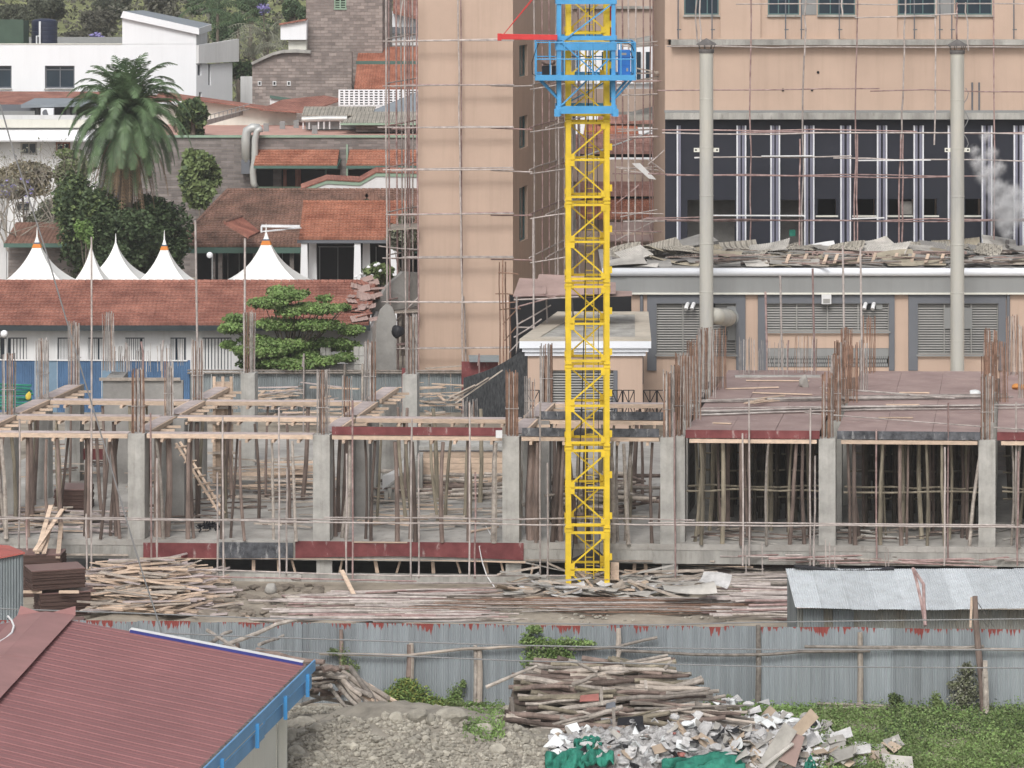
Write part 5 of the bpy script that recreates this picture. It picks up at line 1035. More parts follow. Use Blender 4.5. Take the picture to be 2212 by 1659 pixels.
# link wall with the plant building, black panel standing in for shade, and canopy of rusty sheets
mb = MB(); mb.box(PX(1100,162),PX(1365,162),162.6,162.8,0,PZ(640,162)); put('canopy_shade', mb, mt['dark'], None, 'black panel standing in for the shade under the rusty canopy behind the annexe', 'recess')
for i,(Ua,Ub,Va,Vb) in enumerate(((1108,1180,600,640),(1150,1262,592,642),(1255,1330,606,636),(1110,1232,622,646),(1215,1365,625,644))):
    Y = 154+i*.2; mb = MB(); mb.slab([P(Ua+14,Va,Y+3),P(Ub,Va+4,Y+3),P(Ub,Vb-6,Y),P(Ua,Vb,Y)][::-1],.03); put('canopy_sheet', mb, mt['canopy'], None, ['rust pink sheet at the left end of the canopy behind the mast','rust pink sheet in the middle of the canopy behind the mast','rust pink sheet at the right end of the canopy','front left sheet of the rusty canopy','front right sheet of the rusty canopy'][i], 'canopy sheet')
vv = [(1118,800,1116,640,153),(1152,800,1152,470,153.5),(1185,760,1180,640,156),(1240,760,1236,640,158)]; hh = [(1110,648,1250,640,154),(1112,665,1200,640,154),(1120,700,1190,660,155),(1110,730,1170,690,154),(1100,760,1130,730,153),(1110,640,1330,634,154),(1115,708,1200,706,155)]
poles('canopy_scaffold',(PX(1150,154),154,0),'leaning pole frame holding the rusty canopy left of the annexe',vv,hh,r=.04)
# black mesh sheeting, red hoarding, tin lean-to
t = root('black_mesh', P(1070,890,147), 'black perforated mesh sheet hung in a curve left of the annexe', 'mesh sheet')
mb = MB(); mb.grid(lambda a_,b_: P(1002+a_*138,(900-b_*92+ (1-a_)*8) + (-b_*60*a_ if b_>0 else 0)+10*math.sin(a_*3),148+a_*2),30,12)
o = put('sheet', mb, mt['blackmesh'] if 'blackmesh' in mt else mt['blackboard'], t); so = o.modifiers.new('t','SOLIDIFY'); so.thickness = .03
mb = MB(); mb.rock(P(1125,790,151),.7,(.45,.6,1.9),4); put('fold', mb, mt['black'], t)
mb = MB(); Y = 166; mb.box(PX(997,Y),PX(1076,Y),Y,Y+.05,.0,PZ(781,Y)); put('red_hoarding', mb, mt['redboard'], None, 'dark red hoarding panel at the foot of the peach tower', 'hoarding')
mb = MB(); mb.slab([P(1014,781,165.5),P(1078,781,165.5),P(1078,767,167.5),P(1012,767,167.5)],.03); put('tin_roof', mb, mt['iron'], None, 'small tin roof piece above the dark red hoarding', 'tin roof')
mb = MB(); Y = 163; mb.box(PX(868,Y),PX(878,Y),Y,Y+.05,.0,PZ(795,Y)); put('red_hoarding', mb, mt['redboard'], None, 'narrow dark red panel left of the tallest starter bars', 'hoarding')
for i in range(3):
    mb = MB(); mb.beam(P(1085-i*30,800+i*16,146),P(985-i*6,870-i*6,146.5),.2,.06); put('leaning_plank', mb, mt['timbergrey'], None, 'long plank leaning up to the right before the black mesh', 'plank', 'planks leaning before the black mesh')
# iron railing behind the frame right of the mast
t = root('iron_railing', P(1380,870,144), 'black iron railing of crossed panels behind the crane mast', 'railing')
for (Ua,Ub) in ((1135,1165),(1322,1344),(1346,1370),(1390,1418),(1420,1450)):
    Y = 146; mb = MB(); za, zb_ = PZ(843,Y), PZ(900,Y); x0_, x1_ = PX(Ua,Y), PX(Ub,Y)
    for a_,b_ in (((x0_,za),(x1_,za)),((x0_,zb_),(x1_,zb_)),((x0_,za),(x1_,zb_)),((x0_,zb_),(x1_,za)),((x0_,za),(x0_,zb_)),((x1_,za),(x1_,zb_)),(((x0_+x1_)/2,za),((x0_+x1_)/2,zb_))): mb.tube([(a_[0],Y,a_[1]),(b_[0],Y,b_[1])],.02,4)
    put('panel', mb, mt['black'], t)
# =============== steam ===============
# ridge tiles etc: roof slab between a lower edge (eave) and an upper edge
def roofq(name, pts, mat, parent, th=.12, row=.36, **k):
    mb = MB(); mb.slab(pts, th)
    if mat.startswith('tile') and len(pts) == 4:              # real overlapping courses
        a_, b_, c_, d_ = [Vector(p) for p in pts]; L_ = ((d_+c_)/2-(a_+b_)/2).length; n = max(3,int(L_/row)); nr = ((b_-a_).cross(d_-a_)).normalized(); nr = nr if nr.z > 0 else -nr
        for i in range(n):
            t0, t1 = i/n, (i+1)/n; p0 = a_.lerp(d_,t0)+nr*.075; p1 = b_.lerp(c_,t0)+nr*.075; p2 = b_.lerp(c_,t1)+nr*.008; p3 = a_.lerp(d_,t1)+nr*.008; q0 = a_.lerp(d_,t0)+nr*.004; q1 = b_.lerp(c_,t0)+nr*.004
            m = max(1,int((p1-p0).length/2.5)); vs = []
            for j in range(m+1): w1 = rnd(-.008,.008); vs += [q0.lerp(q1,j/m),p0.lerp(p1,j/m)+nr*w1,p3.lerp(p2,j/m)]
            mb.add(vs,[(3*j,3*j+3,3*j+4,3*j+1) for j in range(m)]+[(3*j+1,3*j+4,3*j+5,3*j+2) for j in range(m)])
    return put(name, mb, mt[mat], parent, **k)
def ridge(parent, a_, b_, mat='tile', r=.12, n=None):
    a_ = Vector(a_); b_ = Vector(b_); L_ = (b_-a_).length; n = n or int(L_/.42); mb = MB()
    for i in range(n): p = a_.lerp(b_,i/n); q_ = a_.lerp(b_,(i+1)/n-.02/L_); mb.tube([p,q_],[r*1.12,r*.95],8)
    put('ridge_tile', mb, mt[mat], parent)
# =============== long red roofed white building (left, behind the site) ===============
E, RY = 171.5, 176.5
t = root('long_outbuilding', (PX(380,174),174,0), 'long low white building with a red tiled roof, its right end broken open', 'building')
Ze, Zr = PZ(697,E), PZ(610,RY); xl = PX(-120,E); xe = PX(800,E); 
roofq('roof',[(xl,E,Ze),(xe-.1,E,Ze-.1),(PX(812,RY),RY,Zr),(xl,RY,Zr)],'tile',t)
roofq('roof',[(PX(812,RY),RY+.05,Zr),(PX(812,RY)+.1,RY+5,Ze),(xl,RY+5,Ze),(xl,RY+.05,Zr)][::-1][::-1],'tile',t)
ridge(t,(xl,RY,Zr+.03),(PX(812,RY),RY,Zr+.03))
for i in range(26):
    f = rnd(0,1); U = 755+rnd(0,62)+f*0; Y = E+(RY-E)*f; sheet('broken_tile',(PX(U,Y),Y,Ze+(Zr-Ze)*f+rnd(.05,.22)),rnd(.4,1.0),rnd(.35,.6),(R(22)+rnd(-.3,.3),rnd(-.3,.3),rnd(-.4,.4)),random.choice(['canopy','canopy','tile']),'slipped tile patch at the broken right end of the red roof','tile','slipped tiles at the broken roof end',amp=.03,per=.2,nx=8)
W_Y = E+.9; zw = Ze-.35; z778 = PZ(778,W_Y)
wl = lambda U: PX(U,W_Y)-xl
wn = [(-5,58),(124,152),(190,222),(270,372-60),(368,402),(437,500)]
hs = [(wl(a_),wl(b_),PZ(800,W_Y),PZ(729,W_Y)) for a_,b_ in wn]
mb = MB(); wall(mb,(xl,W_Y,0),(1,0,0),PX(800,W_Y)-xl,0,zw+.3,hs,.2); put('wall', mb, mt['white2'], t)
for h in hs:
    w_ = window(t,(xl,W_Y,0),(1,0,0),h,.15,mull=3,frame='greyframe')
    mb = MB()
    for j in range(9):
        if random.random()<.8: x0_ = xl+h[0]+(h[1]-h[0])*j/9; mb.box(x0_,x0_+(h[1]-h[0])/9*.7,W_Y+.1,W_Y+.11,h[2],h[3]-.08)
    put('blind', mb, mt['white2'], w_)
mb = MB(); mb.box(xl,xe,E-.08,E+.06,Ze-.42,Ze-.14); put('gutter', mb, mt['gutterdark'], t)
mb = MB(); mb.box(xl,xe-.3,E+.07,W_Y-.003,Ze-.34,Ze-.28); put('soffit', mb, mt['gutterdark'], t)
mb = MB(); mb.box(PX(798,W_Y),PX(800,W_Y)+.1,W_Y+.01,W_Y+8,0,zw); put('end_wall', mb, mt['white2'], t)
# fences behind the frame
FYb = 166.5
t = root('blue_fence', (PX(200,FYb),FYb,0), 'blue painted corrugated fence behind the left bays', 'fence')
for i in range(9):
    a_, b_ = -20+i*48, -20+(i+1)*48-1; mb = MB(); mb.box(PX(a_,FYb),PX(b_,FYb),FYb,FYb+.03,0,PZ(779+rnd(-1,1),FYb)); put('fence_sheet', mb, mt['bluewall' if i not in (2,5) else 'bluewall2'], t)
mb = MB(); mb.beam(P(-20,777,FYb-.05),P(405,779,FYb-.05),.06,.06); put('top_rail', mb, mt['white2'], t)
t = root('grey_fence', (PX(700,FYb),FYb,0), 'grey corrugated iron fence behind the middle bays', 'fence')
for i in range(13):
    a_, b_ = 410+i*47, 410+(i+1)*47-1; mb = MB(); mb.box(PX(a_,FYb),PX(b_,FYb),FYb,FYb+.03,0,PZ(806+rnd(-2,2),FYb)); put('fence_sheet', mb, mt['ironcorr'], t)
for V in (800,806): mb = MB(); mb.tube([P(405,V,FYb-.2),P(640,V+rnd(-1,1),FYb-.2),P(1010,V+rnd(-2,2),FYb-.2)],.05,6); put('rail', mb, mt['polepale'], t)
for U in (655,742,782): mb = MB(); mb.tube([P(U,900,FYb-.3),P(U+rnd(-3,3),786,FYb-.3)],.06,6); put('post', mb, mt['polepale'], t)
put('block_wall',(lambda m:[m.box(PX(680+12*i,168),PX(680+12*i+11,168),168,168.3,.0+j*.45,.43+j*.45) for i in range(9) for j in range(6+int(2*math.sin(i)))] and m)(MB()),mt['conc'],None,'broken wall of grey blocks below the green tree','block wall')
# green net pile left
t = root('green_pipe_stack', P(25,850,150), 'bundle of bright green pipes behind the frame at the far left', 'pipe bundle')
for i in range(9): mb = MB(); z = PZ(832+i*6.5,150); mb.tube([(PX(-30,150),150+rnd(0,.6),z),(PX(20,150),150,z+rnd(-.03,.03)),(PX(60+rnd(0,12),150),150+rnd(0,.3),z-.02)],.06,6); put('pipe', mb, mt['greennet'], t)
bagblob('yellow_bag',P(61,855,149),.17,(.8,.7,1.2),'yellowbag','pale yellow bag hanging beside the green pipes','bag',9)
# globe lamps
for U,V,Y,lab in ((453,551,188,'white globe lamp on a thin post before the brown roofed restaurant'),(9,721,160,'white globe lamp in front of the white wall at the far left')):
    t = root('globe_lamp', (PX(U,Y),Y,0), lab, 'lamp'); mb = MB(); p = P(U,V,Y); mb.tube([(p.x+.15,Y,0),(p.x+.15,Y,p.z+.05)],.035,6); put('post', mb, mt['greyfas'], t)
    mb = MB(); r_ = .18; mb.lathe([(r_*math.sin(R(180*i/10))+.001,-r_*math.cos(R(180*i/10))) for i in range(11)],(p.x,Y,p.z),14); put('globe', mb, mt['white'], t, smooth=True)
# =============== tents ===============
def tent(Uc, Vt, Y, half, band, label, lean=0, zE=3.5):
    x = PX(Uc,Y); zt_ = PZ(Vt,Y); t = root('pagoda_tent', (x,Y,0), label, 'tent', 'white pagoda tents')
    H_ = zt_-zE; n = 14; m = 7; ring = []
    def prof(q): return half*(math.exp(-2.3*q)-math.exp(-2.3))/(1-math.exp(-2.3))*.99+.02
    mb = MB(); vs = []; per = m*4
    for i in range(n+1):
        q = i/n; h_ = prof(q); z = zE+H_*q
        for s in range(4):
            for j in range(m):
                a_ = j/m*2-1; cx_, cy_ = [(a_,-1),(1,a_),(-a_,1),(-1,-a_)][s]; sag = 1-.10*(1-a_*a_)*(1-q)*1.0; vs.append((x+cx_*h_*sag, Y+cy_*h_*sag, z-.12*(1-a_*a_)*(1-q)*(q<.01)))
    fs = [(i*per+j, i*per+(j+1)%per, (i+1)*per+(j+1)%per, (i+1)*per+j) for i in range(n) for j in range(per)]
    mb.add(vs,fs); put('roof_canvas', mb, mt['tent'], t, smooth=False)
    mb = MB(); mb.tube([(x,Y,zt_-.05),(x,Y,zt_+.45)],[.05,.012],8); put('spike', mb, mt['tent'], t)
    if band:
        for q,m_,w_ in ((.83,'bandorange',.035),(.865,'bandblue',.018)):
            mb = MB(); h0 = prof(q-w_)+.02; h1 = prof(q+w_)+.02; z0 = zE+H_*(q-w_); z1 = zE+H_*(q+w_)
            vs = [(x+a_*h0,Y+b_*h0,z0) for a_,b_ in ((-1,-1),(1,-1),(1,1),(-1,1))]+[(x+a_*h1,Y+b_*h1,z1) for a_,b_ in ((-1,-1),(1,-1),(1,1),(-1,1))]; mb.add(vs,[(0,1,5,4),(1,2,6,5),(2,3,7,6),(3,0,4,7)]); put('colour_band', mb, mt[m_], t)
    mb = MB(); h_ = half-.02
    for a_,b_ in ((-1,-1),(1,-1),(1,1),(-1,1)): mb2 = MB(); mb2.tube([(x+a_*h_,Y+b_*h_,0),(x+a_*h_,Y+b_*h_,zE)],.05,6); put('leg', mb2, mt['white2'], t)
    for (a_,b_),(c_,d_) in (((-1,-1),(1,-1)),((1,-1),(1,1)),((1,1),(-1,1)),((-1,1),(-1,-1))): mb.add([(x+a_*h_,Y+b_*h_,zE-.35),(x+c_*h_,Y+d_*h_,zE-.35),(x+c_*h_,Y+d_*h_,zE+.0),(x+a_*h_,Y+b_*h_,zE+.0)],[(0,1,2,3)])
    put('valance', mb, mt['tent'], t)
mt['bandorange'] = M('orange_band',(.62,.22,.05),.8,.1); mt['bandblue'] = M('blue_band',(.05,.10,.16),.8,.1)
tent(80,508,190,3.45,True,'white peaked tent with orange and blue band, far left'); tent(197,531,187,2.5,False,'slim plain white peaked tent, second from the left')
tent(250,521,193,3.2,False,'plain white peaked tent, third from the left'); tent(355,514,190,2.9,True,'white peaked tent with a thin dark and orange band, fourth from the left')
tent(575,500,190,3.95,True,'largest white peaked tent with thin orange band, beside the white columns')
# =============== restaurant with brown roof and orange pavilion ===============
t = root('restaurant', (PX(640,218),218,0), 'wide restaurant with brown tiled hipped roof and dark open front', 'building')
E_, R_ = 211, 219; ze, zr = PZ(530,E_), PZ(412,R_)
xa, xb, xc, xd = PX(378,E_), PX(1000,E_), PX(492,R_), PX(960,R_)
roofq('roof',[(xa,E_,ze),(xb,E_,ze),(xd,R_,zr),(xc,R_,zr)],'tilebrown',t); roofq('hip_roof',[(xa,E_,ze-.02),(xc,R_,zr),(xa,R_+8,ze)],'tilebrown',t)
roofq('rear_roof',[(xc,R_+.05,zr),(xd,R_+.05,zr),(xb,R_+8,ze),(xa,R_+8,ze)],'tilebrown',t)
ridge(t,(xa,E_,ze+.05),(xc,R_,zr+.05),'tilebrown'); ridge(t,(xc,R_,zr+.05),(xd,R_,zr+.05),'tilebrown')
mb = MB(); mb.box(xa+.2,xb,E_-.1,E_+.1,ze-.5,ze-.14); put('fascia', mb, mt['greentrim'], t)
mb = MB(); mb.box(xa+1,xb,E_+4,E_+4.2,0,ze-.2); put('shade_wall', mb, mt['dark'], t)  # near-black wall, the shade of the open front put into its colour
for U in (455,545,625,470): mb = MB(); mb.box(PX(U,E_),PX(U+9,E_),E_+.4,E_+.8,0,ze-.3); put('column', mb, mt['stonedark'], t)
for U in (480,505,560,600,640): mb = MB(); mb.box(PX(U,E_),PX(U+2,E_),E_+3.8,E_+3.9,0,ze-.5); put('glazing_bar', mb, mt['greyfas'], t)
t2 = root('porch_gable', P(525,470,206), 'small tiled gable jutting from the brown roof above the tents', 'gable roof')
roofq('roof',[P(484,480,206),P(538,512,204),P(562,500,209),P(522,468,211)],'tile',t2); ridge(t2,P(484,479,206),P(522,466,211),'tilebrown')
t2 = root('dormer', P(797,430,213), 'small pale green gabled vent on the brown roof above the orange roof', 'dormer')
mb = MB(); mb.slab([P(770,436,213),P(815,436,213),P(792,420,213)],.3); put('gable_face', mb, mt['palegreen'], t2)
mb = MB(); mb.beam(P(764,438,212.8),P(792,417,212.8),.5,.08,(0,1,0)); mb.beam(P(792,417,212.8),P(824,440,212.8),.5,.08,(0,1,0)); put('gable_roof', mb, mt['tilebrown'], t2)
t = root('pavilion', (PX(760,205),205,0), 'open pavilion with bright orange tiled roof on tapered white columns', 'pavilion')
E_, R_ = 203, 208; ze, zr = PZ(514,E_), PZ(438,R_)
roofq('roof',[(PX(646,E_),E_,ze),(PX(888,E_),E_,ze-.02),(PX(880,R_),R_,zr),(PX(655,R_),R_,zr)],'tilebright',t); ridge(t,(PX(655,R_),R_,zr+.04),(PX(880,R_),R_,zr+.04),'tilebright')
roofq('rear_roof',[(PX(655,R_),R_+.05,zr),(PX(880,R_),R_+.05,zr),(PX(888,R_),R_+5,ze),(PX(646,R_),R_+5,ze)],'tilebright',t)
mb = MB(); mb.box(PX(642,E_),PX(845,E_),E_-.1,E_+.12,ze-.32,ze-.14); put('fascia', mb, mt['greyframe'], t)
for U,w_,Y in ((657,13,E_),(675,15,E_+1.5),(772,13,E_),(791,14,E_+1.5),(850,13,E_)):
    mb = MB(); x0_, x1_ = PX(U-w_/2,Y), PX(U+w_/2,Y); tp = .12; v = [(x0_-tp,Y-.1,0),(x1_+tp,Y-.1,0),(x1_+tp,Y+.6,0),(x0_-tp,Y+.6,0),(x0_,Y,ze-.3),(x1_,Y,ze-.3),(x1_,Y+.4,ze-.3),(x0_,Y+.4,ze-.3)]; mb.add(v,[(0,3,2,1),(4,5,6,7),(0,1,5,4),(1,2,6,5),(2,3,7,6),(3,0,4,7)]); put('column', mb, mt['white'], t)
mb = MB(); mb.box(PX(646,E_),PX(850,E_),E_+4,E_+4.1,0,ze); put('shade_wall', mb, mt['dark'], t)  # near-black wall painted as the shade inside the pavilion
mb = MB(); 
for U in (682,722,765,806): mb.box(PX(U,E_),PX(U+1.6,E_),E_+3.8,E_+3.9,0,PZ(545,E_))
mb.box(PX(680,E_),PX(770,E_),E_+3.8,E_+3.9,PZ(546,E_),PZ(544,E_)); put('window_frame', mb, mt['greyfas'], t)
mb = MB(); mb.beam(P(565,488,202),P(648,489,202),.3,.14); mb.beam(P(565,488,202),P(565,502,202),.1,.25); mb.beam(P(570,500,201),P(648,492,203),.3,.06); put('white_gutter', mb, mt['white'], None, 'white gutter pipe running from the largest tent to the orange roof', 'gutter')
# =============== dark stone building with orange awning roofs ===============
SY = 236; t = root('stone_hotel', (PX(640,SY),SY+6,0), 'dark stone building with orange tiled awnings and a pinkish roof terrace', 'building')
sx0, sx1 = PX(262,SY), PX(1000,SY); z300 = PZ(297,SY)
ops = [(552,735,366,412),(752,905,366,412)]; hs = [(PX(a_,SY)-sx0,PX(b_,SY)-sx0,PZ(vb,SY),PZ(va,SY)) for a_,b_,va,vb in ops]
mb = MB(); wall(mb,(sx0,SY,0),(1,0,0),sx1-sx0,0,z300,hs,1.2); put('stone_wall', mb, mt['stonedark'], t)
mb = MB(); mb.box(PX(545,SY),PX(910,SY),SY+1.21,SY+1.3,PZ(415,SY),PZ(360,SY)); put('recess_wall', mb, mt['dark'], t)
for a_,b_,m in ((610,617,'tile'),(636,648,'tile'),(700,704,'greentrim'),(588,606,'stonedark')): mb = MB(); mb.box(PX(a_,SY),PX(b_,SY),SY+.9,SY+1.2,PZ(412,SY),PZ(366,SY)); put('door_frame', mb, mt[m], t)
for (a_,b_,c_,d_) in ((548,728,556,733),(748,905,756,908)):
    e0, e1 = SY-2.2, SY-.02
    roofq('awning_roof',[P(a_,357,e0),P(b_,357,e0),P(d_,323,e1),P(c_,323,e1)],'tilebright',t,.1); mb = MB(); mb.beam(P(a_,361,e0),P(b_,361,e0),.1,.2); mb.beam(P(b_,361,e0),P(b_+8,345,e1),.08,.2); put('awning_fascia', mb, mt['greentrim'], t)
mb = MB(); mb.box(sx0,sx1,SY-.15,SY+.25,z300,z300+.16); put('coping', mb, mt['palegreen'], t)
mb = MB(); mb.slab([(sx0,SY+.2,z300-.1),(sx1,SY+.2,z300-.1),(sx1,SY+24,z300-.1),(sx0,SY+24,z300-.1)],.2,(0,0,1)); put('roof_terrace', mb, mt['terrace'], t)
mb = MB(); mb.box(PX(556,SY),PX(904,SY),SY-.06,SY-.003,PZ(408,SY)-.0,PZ(403,SY)); put('planter_rail', mb, mt['palegreen'], t)
mb = MB(); x = PX(750,SY); mb.box(x-.06,x+.06,SY-.2,SY-.005,PZ(400,SY),PZ(312,SY)); put('downpipe', mb, mt['palegreen'], t)
for U,V in ((575,280),(610,272),(640,268),(680,288),(790,285),(880,288),(1000,283)):
    p = P(U,V,SY+6+(290-V)*.4); p.z = z300-.1; mb = MB(); mb.box(p.x-.2,p.x+.2,p.y-.15,p.y+.15,p.z,p.z+.6); put('roof_post', mb, mt['greyfas'], t)
# lower pale green wall with tile coping in front
t = root('tiled_parapet', P(760,400,226), 'low white wall with pale green band and tile coping above the brown roof', 'wall')
Y = 226; pl = [(650,408,398),(706,388,378),(777,392,385),(812,372,369),(905,374,371)]
for i in range(4):
    (u0,v0,c0),(u1,v1,c1) = pl[i],pl[i+1]
    mb = MB(); mb.slab([P(u0,420,Y),P(u1,420,Y),P(u1,v1+8,Y),P(u0,v0+8,Y)],.2); put('white_wall', mb, mt['white2'], t)
    mb = MB(); mb.slab([P(u0,v0+9,Y-.08),P(u1,v1+9,Y-.08),P(u1,v1-1,Y-.08),P(u0,v0-1,Y-.08)],.07); put('green_band', mb, mt['palegreen'], t)
    mb = MB(); mb.slab([P(u0,v0-1,Y-.15),P(u1,v1-1,Y-.15),P(u1,v1-11,Y+.6),P(u0,v0-11,Y+.6)],.08); put('tile_coping', mb, mt['tile'], t)
# duct pair
t = root('vent_duct', P(545,300,SY-1), 'two fat grey ventilation ducts bending over the terrace edge and down the stone wall', 'duct')
for off,(pts) in enumerate(([(532,350),(531,300),(534,282),(545,276),(560,278)],[(552,405),(548,395),(546,370),(550,345),(551,300),(556,282),(566,278)])):
    mb = MB(); mb.tube([P(u,v,SY-.6-off*.2) for u,v in pts], .33 if off==0 else .24, 12); put('duct', mb, mt['chim'], t, smooth=True)
mb = MB(); p = P(531,360,SY-.6); mb.box(p.x-.3,p.x+.3,SY-.9,SY-.05,p.z-.5,p.z+.5); put('fan_box', mb, mt['greyframe'], t)
# grey pyramid, fibre cement roofs, breeze wall
t = root('fibre_roof_shed', (PX(730,247),248,z300), 'shed with buff corrugated roof and silver pipe on the roof terrace', 'shed')
def gr(pts, m='asb', nm='roof'): roofq(nm, pts, m, t, .08)
gr([P(652,248,246),P(802,248,246),P(812,230,250),P(657,230,250)]); mb = MB(); Y=247; mb.box(PX(660,Y),PX(800,Y),Y,Y+3,z300,PZ(249,Y)); put('wall', mb, mt['greyfas'], t)
mb = MB(); mb.tube([P(652,258,245),P(700,256,245),P(750,256,245)],.22,10); put('silver_pipe', mb, mt['chim'], t)
for U in (655,668,688,700,712,735): mb = MB(); mb.tube([P(U,279,245),P(U,258,245)],.06,6); put('pipe_stand', mb, mt['white2'], t)
t = root('fibre_roof_block', (PX(860,243),244,z300), 'stone block with hipped buff corrugated roof and green eave on the terrace', 'building')
gr([P(735,265,242),P(1010,265,242),P(1010,241,247),P(778,241,247)]); gr([P(735,265,242),P(778,241,247),P(770,250,252)],'asb','hip_roof'); mb = MB(); Y = 243; mb.box(PX(768,Y),PX(1010,Y),Y,Y+6,z300,PZ(268,Y)); put('wall', mb, mt['stonedark'], t); mb = MB(); mb.beam(P(735,268,241.9),P(1010,268,241.9),.1,.15); put('eave', mb, mt['palegreen'], t)
t = root('grey_pyramid_roof', (PX(880,252),253,z300), 'smooth grey hipped roof left of the peach tower', 'roof')
gr([P(795,242,251),P(1030,242,251),P(930,192,257),P(905,197,256)],'slate'); mb = MB(); mb.box(PX(830,252),PX(1010,252),252,256,z300,PZ(243,252)); put('wall', mb, mt['stonedark'], t)
t = root('breeze_wall', (PX(815,258),258,z300), 'white perforated breeze block screen wall below the orange roofs', 'screen wall')
Y = 258; b_ = MB()
for i in range(17): b_.box(PX(731+i*10.6,Y),PX(735+i*10.6,Y),Y,Y+.2,PZ(228,Y),PZ(195,Y))
for j in range(7): b_.box(PX(731,Y),PX(906,Y),Y+.02,Y+.18,PZ(228.5-j*5.4,Y),PZ(226-j*5.4,Y))
put('screen', b_, mt['white'], t); b_ = MB(); b_.box(PX(731,Y),PX(906,Y),Y+.3,Y+.35,z300,PZ(195,Y)); put('backing', b_, mt['stonedark'], t); b_ = MB(); b_.box(PX(731,Y),PX(906,Y),Y,Y+.2,z300,PZ(229,Y)); put('wall', b_, mt['white2'], t)
# two orange roofs stacked
t = root('orange_roof_wing', (PX(830,262),266,z300), 'wing with two stacked orange tiled roof slopes beside the stone tower', 'building')
gr([P(765,192,261),P(1000,192,261),P(1000,139,267),P(771,139,267)],'tilebright'); gr([P(770,133,267.5),P(1000,133,267.5),P(1000,101,272),P(777,101,272)],'tilebright','upper_roof')
mb = MB(); mb.box(PX(770,268),PX(1000,268),267.2,267.4,PZ(139,267),PZ(132,267)); put('green_band', mb, mt['greentrim'], t); mb = MB(); mb.box(PX(766,262),PX(1000,262),262,267,0,PZ(193,261)); mb.box(PX(777,269),PX(1000,269),268,272,0,PZ(134,268)); put('wall', mb, mt['stone'], t)
mb = MB(); mb.box(PX(772,272),PX(1000,272),272,276,0,PZ(108,272)); put('rear_wall', mb, mt['white2'], t)
# white upper house between stone tower and peach tower, pinkish wall strips
t = root('white_upper_house', (PX(880,290),291,10), 'white house parts with tiled verge glimpsed behind the scaffold left of the peach tower', 'building')
Y = 290; mb = MB(); mb.slab([P(833,98,Y),P(1000,98,Y),P(1000,62,Y),P(910,42,Y),P(833,24,Y)],6); put('wall', mb, mt['white'], t); mb = MB(); mb.slab([P(850,22,Y-1),P(1000,60,Y-1),P(1000,0,Y+8),P(850,-20,Y+8)],.3); put('roof', mb, mt['tile'], t)
mb = MB(); mb.box(PX(833,Y),PX(1000,Y),Y-.6,Y-.1,PZ(72,Y),PZ(58,Y)); put('balcony_shadow_band', mb, mt['greyframe'], t); mb = MB(); mb.box(PX(833,Y),PX(1000,Y),Y-.3,Y-.05,PZ(98,Y),PZ(90,Y)); put('band', mb, mt['white2'], t)  # grey box painted as the shadow of the balcony
mb = MB(); mb.box(PX(833,289),PX(1000,289),289,292,2,PZ(99,290)); put('base_wall', mb, mt['stone'], t)
# brick tower + shoulder wall
t = root('stone_tower', (PX(740,270),273,0), 'tall weathered stone block tower with a lower shoulder wall and louvred vent', 'tower')
Y = 270; mb = MB(); x0_, x1_ = PX(661,Y), PX(826,Y); wall(mb,(x0_,Y,0),(1,0,0),x1_-x0_,0,27,[(PX(723,Y)-x0_,PX(747,Y)-x0_,PZ(17,Y),PZ(-10,Y))],.3)
mb.add([(x1_,Y,0),(x1_+.6,Y+6,0),(x1_+.6,Y+6,27),(x1_,Y,27)],[(0,1,2,3)]); mb.add([(x0_+.6,Y+6,0),(x0_,Y,0),(x0_,Y,27),(x0_+.6,Y+6,27)],[(0,1,2,3)]); mb.add([(x0_,Y,27),(x1_,Y,27),(x1_+.6,Y+6,27),(x0_+.6,Y+6,27)],[(0,1,2,3)]); put('tower_wall', mb, mt['stone'], t)
mb = MB()
for j in range(5): mb.box(PX(724,Y),PX(746,Y),Y+.1,Y+.2,PZ(15-j*5,Y),PZ(12.5-j*5,Y))
mb.box(PX(722,Y),PX(724.5,Y),Y-.05,Y+.2,PZ(19,Y),PZ(-10,Y)); mb.box(PX(745.5,Y),PX(748,Y),Y-.05,Y+.2,PZ(19,Y),PZ(-10,Y)); mb.box(PX(733.5,Y),PX(736.5,Y),Y-.02,Y+.19,PZ(17,Y),PZ(-10,Y)); mb.box(PX(721,Y),PX(749,Y),Y-.08,Y-.001,PZ(21,Y),PZ(17,Y)); put('louvred_vent', mb, mt['palegreen'], t)
mb = MB(); mb.box(PX(725,Y),PX(745,Y),Y+.3,Y+.33,PZ(17,Y),PZ(-10,Y)); put('vent_back', mb, mt['dark'], t)
Y = 266; mb = MB(); prof = [(545,138),(565,128),(590,117),(610,112),(640,111),(672,113)]
mb.slab([P(545,215,Y)*1.0]+[P(545,330,Y),P(760,330,Y),P(760,113,Y)]+[P(u,v,Y) for u,v in prof[::-1]],1.2,(0,-1,0)); put('shoulder_wall', mb, mt['stone'], t)
mb = MB()
for (u0,v0),(u1,v1) in zip(prof[:-1],prof[1:]): mb.beam(P(u0,v0-1,Y+.4),P(u1,v1-1,Y+.4),1.5,.22)
put('coping', mb, mt['concw'], t)
for U in (561,593,624):
    mb = MB(); mb.box(PX(U-4,Y),PX(U+4,Y),Y-.08,Y-.003,PZ(185,Y),PZ(175,Y)); o = put('vent_frame', mb, mt['white2'], t); mb = MB(); mb.box(PX(U-2,Y),PX(U+2,Y),Y-.10,Y-.082,PZ(183,Y),PZ(177,Y)); put('vent_hole', mb, mt['dark'], o)
t = root('white_dormer_block', P(640,90,268), 'small white block with slanted top left of the stone tower', 'building')
